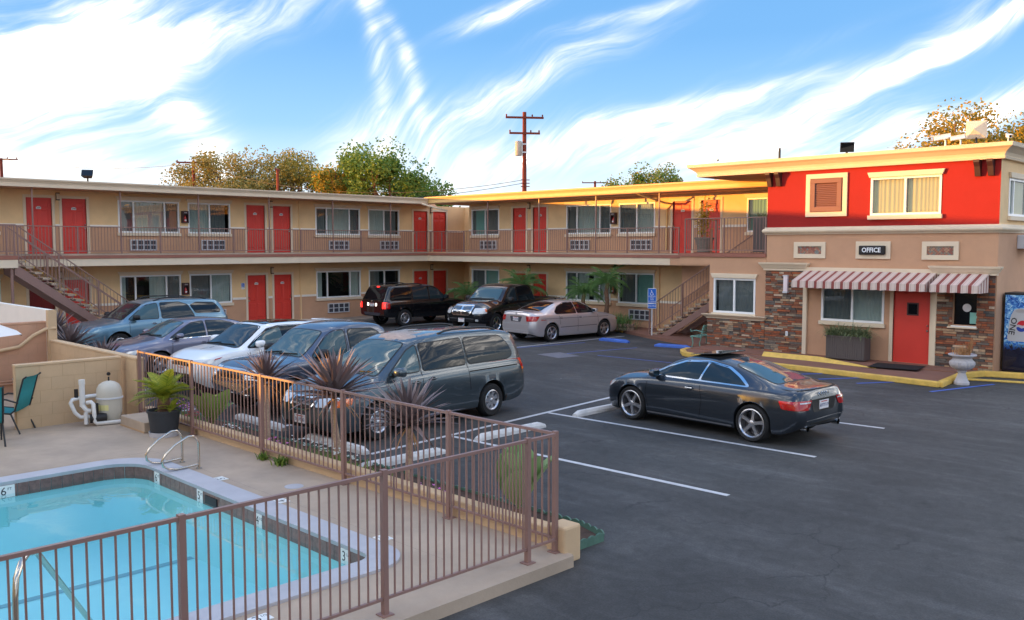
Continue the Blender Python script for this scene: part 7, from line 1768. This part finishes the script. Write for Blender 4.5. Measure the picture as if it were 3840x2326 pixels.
# ---------------------------------------------------------------- chairs, table, umbrella by the pool
def sling_chair(x, y, rz, label):
    t = thing('patio_chair', label, 'chair', (x, y, DZ), rz, 'teal sling patio chairs')
    for sd in (-1, 1):
        y_ = sd * .27
        MB().tube([(.26, y_, .40), (-.2, y_, .36), (-.28, y_, .42), (-.44, y_, .98), (-.50, y_, 1.02)], .016, 8).build('side_frame', 'chair_frame', t, smooth=60)
        MB().tube([(.30, y_ * 1.08, 0), (.26, y_ * 1.08, .40), (.22, y_ * 1.1, .60), (.1, y_ * 1.1, .64), (-.15, y_ * 1.1, .62), (-.34, y_, .55)], .016, 8).build('arm', 'chair_frame', t, smooth=60)
        MB().tube([(-.2, y_, .37), (-.36, y_ * 1.05, 0)], .015, 8).build('leg', 'chair_frame', t, smooth=60)
    def sheet_(pts, nm):
        k = MB(); vs = []
        for i, (a, b) in enumerate(pts): vs += [(a, -.255, b), (a, 0, b - .015), (a, .255, b)]
        k.add(vs, [f for i in range(len(pts) - 1) for f in ((3 * i, 3 * i + 1, 3 * i + 4, 3 * i + 3), (3 * i + 1, 3 * i + 2, 3 * i + 5, 3 * i + 4))]); k.build(nm, 'teal_sling', t, smooth=60, recalc=False)
    sheet_([(.27, .41), (.1, .385), (-.1, .37), (-.2, .375)], 'seat'); sheet_([(-.2, .375), (-.28, .43), (-.36, .70), (-.44, .98), (-.50, 1.02)], 'backrest')
sling_chair(17.5, -21.12, R(-132), 'teal sling chair with its back to the short block wall')
sling_chair(18.45, -21.75, R(170), 'teal sling chair beside the dark table, away from the block wall')
tb = thing('patio_table', 'dark round patio table beside the teal chairs', 'table', (17.45, -21.75, DZ)); MB().lathe([(.001, .70), (.42, .70), (.44, .715), (.42, .73), (.001, .73)], 28).build('tabletop', 'chair_frame', tb, smooth=40); MB().tube([(0, 0, 0), (0, 0, .7)], .03, 8).build('pedestal', 'chair_frame', tb); MB().lathe([(.28, 0), (.28, .015), (.03, .05)], 20).build('base', 'chair_frame', tb)
um = thing('patio_umbrella', 'off white patio umbrella before the pinkish block wall', 'umbrella', (15.6, -21.5, DZ)); k = MB(); ns = 8; rim_ = [(1.25 * math.cos(6.283 * i / ns + .2), 1.25 * math.sin(6.283 * i / ns + .2), 1.62) for i in range(ns)]
k.add([(0, 0, 2.0)] + rim_ + [(p[0] * .55, p[1] * .55, 1.86) for p in rim_], [(0, 1 + ns + i, 1 + ns + (i + 1) % ns) for i in range(ns)] + [(1 + i, 1 + (i + 1) % ns, 1 + ns + (i + 1) % ns, 1 + ns + i) for i in range(ns)]); k.build('canopy', 'white_cloth', um, recalc=False); MB().tube([(0, 0, 0), (0, 0, 2.05)], .022, 8).build('pole', 'chair_frame', um)
for p in rim_: MB().tube([(0, 0, 1.97), (p[0] * .55, p[1] * .55, 1.83), (p[0], p[1], 1.60)], .008, 5).build('rib', 'chair_frame', um)

# potted tree and grey planter on the deck
pt = thing('potted_tree', 'slender small tree in a carved stone pot on the upper deck', 'potted plant', (18.3, .25, 3.2))
MB().lathe([(.001, 0), (.24, 0), (.26, .04), (.22, .06), (.26, .25), (.30, .42), (.31, .46), (.33, .47), (.33, .52), (.29, .53), (.27, .47), (.001, .46)], 26).build('pot', 'stone_pot', pt, smooth=35); MB().lathe([(.3, -.0), (.34, .0), (.34, .03), (.25, .03)], 26).build('saucer', 'slab_brown', pt)
r_ = random.Random(21); k = MB(); lf = MB(); tips = []
for s_ in range(7):
    a = r_.uniform(0, 6.28); ln = r_.uniform(.0, .13); top = r_.uniform(1.2, 1.95); P = [(.02 * math.cos(a), .02 * math.sin(a), .45), (.05 * math.cos(a), .05 * math.sin(a), .9), (ln * 2 * math.cos(a + .3), ln * 2 * math.sin(a + .3), top)]
    k.tube(P, [.02, .014, .006], 5)
    for i in range(80):
        t_ = r_.random() ** .7; j = 0 if t_ < .4 else 1; u_ = (t_ - .0) / .4 if j == 0 else (t_ - .4) / .6
        b = Vector(P[j]).lerp(Vector(P[j + 1]), min(1, u_)) + Vector((r_.gauss(0, .1), r_.gauss(0, .1), r_.gauss(0, .04))); d = Vector((r_.uniform(-1, 1), r_.uniform(-1, 1), r_.uniform(-.6, .5))).normalized() * r_.uniform(.08, .13); s2_ = d.cross(Vector((r_.random(), r_.random(), 1))).normalized() * .034
        lf.add([b, b + d * .5 + s2_, b + d, b + d * .5 - s2_], [(0, 1, 2, 3)])
k.build('stems', 'bark_pale', pt, smooth=60); lf.build('foliage', 'leaf_sunlit', pt, recalc=False)['kind'] = 'stuff'
gp = thing('tall_planter', 'tall grey planter with trailing grass against the red office wall', 'planter', (20.62, .2, 3.2)); MB().box(-.32, .32, -.22, .22, .04, 1.12).build('box', 'planter_grey', gp, bevel=.01); MB().box(-.33, .33, -.235, -.221, .9, 1.14).build('rim', 'planter_grey', gp); MB().box(-.3, .3, -.2, .2, 1.08, 1.13).build('soil', 'soil', gp)
k = MB()
for i in range(150): blade(k, (r_.uniform(-.3, .2), r_.uniform(-.18, .18), 1.1), r_.uniform(0, 6.28), r_.uniform(.1, .8), r_.uniform(.2, .38), .018, r_.uniform(.6, 1.9), 4)
k.build('grass_foliage', 'leaf_grass', gp, recalc=False)['kind'] = 'stuff'

# ================================================================== background trees, poles and added sun blockers
def tree(x, y, h, rad, label, mat, seed, nl=5200, leaf=.24, trunk_h=None, ell=(1, 1, .8), nlimb=9, grp='trees beyond the motel roofs', mats2=None, sparse=0.0, name='tree'):
    r = random.Random(seed); t = thing(name, label, 'tree', (x, y, 0), 0, grp); th = trunk_h or h * .45
    k = MB(); k.tube([(0, 0, 0), (r.uniform(-.2, .2), r.uniform(-.2, .2), th * .5), (r.uniform(-.3, .3), r.uniform(-.3, .3), th)], [.32, .26, .2], 9)
    cen = Vector((0, 0, h - rad * ell[2])); cl = []
    for i in range(nlimb):
        a = i * 2.4 + r.uniform(-.4, .4); e = r.uniform(-.2, 1.2); q = r.uniform(.55, .98)
        p = cen + Vector((math.cos(a) * math.cos(e) * rad * ell[0], math.sin(a) * math.cos(e) * rad * ell[1], math.sin(e) * rad * ell[2])) * q
        m_ = Vector((0, 0, th)).lerp(p, .5) + Vector((r.uniform(-.3, .3), r.uniform(-.3, .3), r.uniform(-.2, .4))); k.tube([(0, 0, th * .9), m_, p], [.14, .09, .03], 6); cl.append((p, rad * r.uniform(.28, .42)))
        for j in range(3):
            p2 = m_.lerp(p, r.uniform(.4, 1)) + Vector((r.gauss(0, .3), r.gauss(0, .3), r.gauss(0, .25))) * rad * .6; k.tube([m_.lerp(p, .4), p2], [.05, .015], 5); cl.append((p2, rad * r.uniform(.16, .30)))
    k.build('trunk', 'bark', t, smooth=60)
    groups = [(mat, 1.0)] if not mats2 else [(mat, .6), (mats2, .4)]
    for mm, share in groups:
        f_ = MB()
        for i in range(int(nl * share)):
            c, q = cl[r.randrange(len(cl))]; d = Vector((r.gauss(0, 1), r.gauss(0, 1), r.gauss(0, .8))).normalized() * q * (r.random() ** .45)
            if sparse and r.random() < sparse: continue
            p = c + d; a = Vector((r.uniform(-1, 1), r.uniform(-1, 1), r.uniform(-.9, .4))).normalized() * leaf * r.uniform(.6, 1.3); b = a.cross(Vector((r.uniform(-1, 1), r.uniform(-1, 1), r.uniform(-1, 1)))).normalized() * leaf * .33
            f_.add([p - a * .5, p + b, p + a * .5, p - b], [(0, 1, 2, 3)])
        f_.build('crown', mm, t, recalc=False)
    return t
tree(-16.9, 13.5, 10.4, 4.3, 'big rounded green tree rising over the roof corner', 'leaf_tree', 1, 17000, .23, nlimb=12, mats2='leaf_tree')
tree(-19.8, 11.6, 9.6, 2.2, 'golden green tree in the sun against the big green tree', 'leaf_sunlit', 2, 6000, .2, mats2='leaf_tree')
tree(-33, 10.4, 10.9, 4.6, 'wide layered brown green tree behind the single crossarm pole', 'leaf_brown', 3, 17000, .21, ell=(1.15, 1.15, .7), nlimb=14)
tree(-30.4, 14.3, 11.4, 3.2, 'loose yellow green tree behind the roof of the left wing', 'leaf_olive', 4, 7500, .2, mats2='leaf_sunlit')
tree(-27.0, 16.4, 9.9, 3.0, 'thin nearly bare tree with sparse leaves on upright twigs', 'leaf_olive', 5, 1500, .24, nlimb=18, sparse=.3)
tree(-23.9, 15.1, 9.3, 2.2, 'small sparse tree beside the golden one', 'leaf_sunlit', 6, 900, .24, nlimb=14, sparse=.3)
tree(19.9, 20.8, 10.0, 3.0, 'golden lit tree behind the office roof and antenna panel', 'leaf_sunlit', 7, 12000, .18, nlimb=14, mats2='leaf_olive')
tree(23.2, 21.5, 9.8, 2.4, 'sunlit leafy tree at the far end of the office roof', 'leaf_sunlit', 8, 8500, .18, nlimb=12, mats2='leaf_olive')
tree(-13.5, 39.6, 10.8, 3.4, 'distant green tree over the rear wing roof', 'leaf_tree', 9, 8000, .24, mats2='leaf_olive')
tree(-7.0, 43, 9.6, 3.0, 'distant low tree touched by orange light beside the green one', 'leaf_olive', 10, 2600, .3, mats2='leaf_sunlit')
tree(-1.8, 45, 9.4, 3.0, 'distant olive tree nearest the office cornice', 'leaf_olive', 11, 2600, .3, mats2='leaf_sunlit')

def utility_pole(x, y, h, rz, label, arms, r=.14, extras=True):
    t = thing('utility_pole', label, 'utility pole', (x, y, 0), rz, 'wooden utility poles beyond the roofs')
    MB().tube([(0, 0, 0), (0, 0, h)], [r * 1.2, r * .85], 12).build('pole', 'pole_wood', t, smooth=60)
    for z, L_ in arms:
        a = MB().box(-L_ / 2, L_ / 2, -.16, -.05, z - .06, z + .06).build('crossarm', 'pole_wood', t)
        for u in (-L_ * .48, L_ * .2, L_ * .47): MB().lathe([(.001, z + .06), (.035, z + .06), (.05, z + .14), (.03, z + .2), (.001, z + .21)], 8, (u, -.1, 0)).build('insulator', 'pole_wood', a)
    return t
up = utility_pole(-3.53, 14.13, 11.65, R(44.67 + 8), 'tall utility pole with two crossarms and a transformer above the rear wing', ((11.3, 2.35), (10.35, 1.9)))
tf = MB(); tf.lathe([(.001, 8.98), (.2, 8.98), (.22, 9.02), (.22, 9.78), (.2, 9.85), (.001, 9.9)], 18, (-.38, -.1, 0)); tf.build('transformer', 'transformer', up, smooth=35)
for z in (9.15, 9.65): MB().box(-.2, .12, -.16, -.12, z, z + .08).build('bracket', 'ac_frame', up)
for z in (7.1, 7.3, 7.5): MB().tube([(-.25, -.18, z), (.3, -.18, z)], .03, 6).build('cable_clamp', 'pole_wood', up)
utility_pole(-32.3, 6.7, 10.1, R(50), 'utility pole with one crossarm before the layered brown tree', ((9.95, 2.5),), .13)
utility_pole(-35.6, 60, 11.4, R(44), 'small distant utility pole over the rear wing', ((11.2, 3.2),), .16)
utility_pole(-54.5, -.6, 11.3, R(48), 'far utility pole beyond the left wing roof, past the floodlight', ((11.2, 3.0),), .15)
ms_ = thing('roof_mast', 'short orange T shaped mast on the left wing roof', 'mast', (-7.9, -.44, 5.78)); MB().box(-.05, .05, -.05, .05, 0, 1.72).build('mast', 'pole_wood', ms_); MB().bar((-.3, .3, 1.75), (.3, -.3, 1.75), .09, .07).build('crossbar', 'pole_wood', ms_); MB().bar((-.35, .35, .1), (.35, -.35, .1), .1, .05).build('foot', 'pole_wood', ms_)
def wire(label, a, b, sag, r=.012):
    a, b = Vector(a), Vector(b); P = [a.lerp(b, i / 20) - Vector((0, 0, sag * 4 * (i / 20) * (1 - i / 20))) for i in range(21)]
    o = MB().tube(P, r, 5).build('overhead_wire', 'ink'); tag(o, label, 'wire', 'overhead wires')
wire('overhead wire from the transformer pole down to the left wing roof', (-3.6, 14.0, 7.3), (-7.5, 4.5, 5.95), .15, .016)
wire('long overhead wire past the trees from the transformer pole', (-3.6, 14.0, 7.5), (-32.3, 6.7, 9.8), 1.4, .016)
wire('overhead wire leaving the crossarm pole over the left wing roof', (-32.3, 6.7, 9.9), (-54, -.6, 11.2), .6, .016)

# unseen blockers added outside the frame: they keep the low sun off the yard
yw = thing('sun_block_wall', 'unseen wall added past the left wing to block the low sun', 'wall', (2, -36, 0), world=True); MB().box(1.8, 2.0, -40.5, -33.45, 0, 2.35).build('wall', 'block_wall', yw); MB().box(1.77, 2.03, -40.5, -33.45, 2.35, 2.42).build('cap', 'block_wall', yw)
sw_ = thing('sun_block_wing', 'unseen plain tan wing added behind the camera to shade the yard', 'motel', (34, -36, 0), world=True)
MB().box(8, 60, -42, -33.4, 0, 5.4).build('wall', 'stucco_tan', sw_); MB().box(7.8, 60.5, -42, -32.7, 5.4, 5.7).build('roof', 'fascia', sw_)

# lettering becomes plain mesh
bpy.context.view_layer.update(); _dg = bpy.context.evaluated_depsgraph_get()
for tmp, o, mat in TEXTS:
    me = bpy.data.meshes.new_from_object(tmp.evaluated_get(_dg)); me.name = o.name; me.materials.clear(); me.materials.append(MATS[mat]); o.data = me
for tmp, o, mat in TEXTS:
    c = tmp.data; bpy.data.objects.remove(tmp); bpy.data.curves.remove(c)
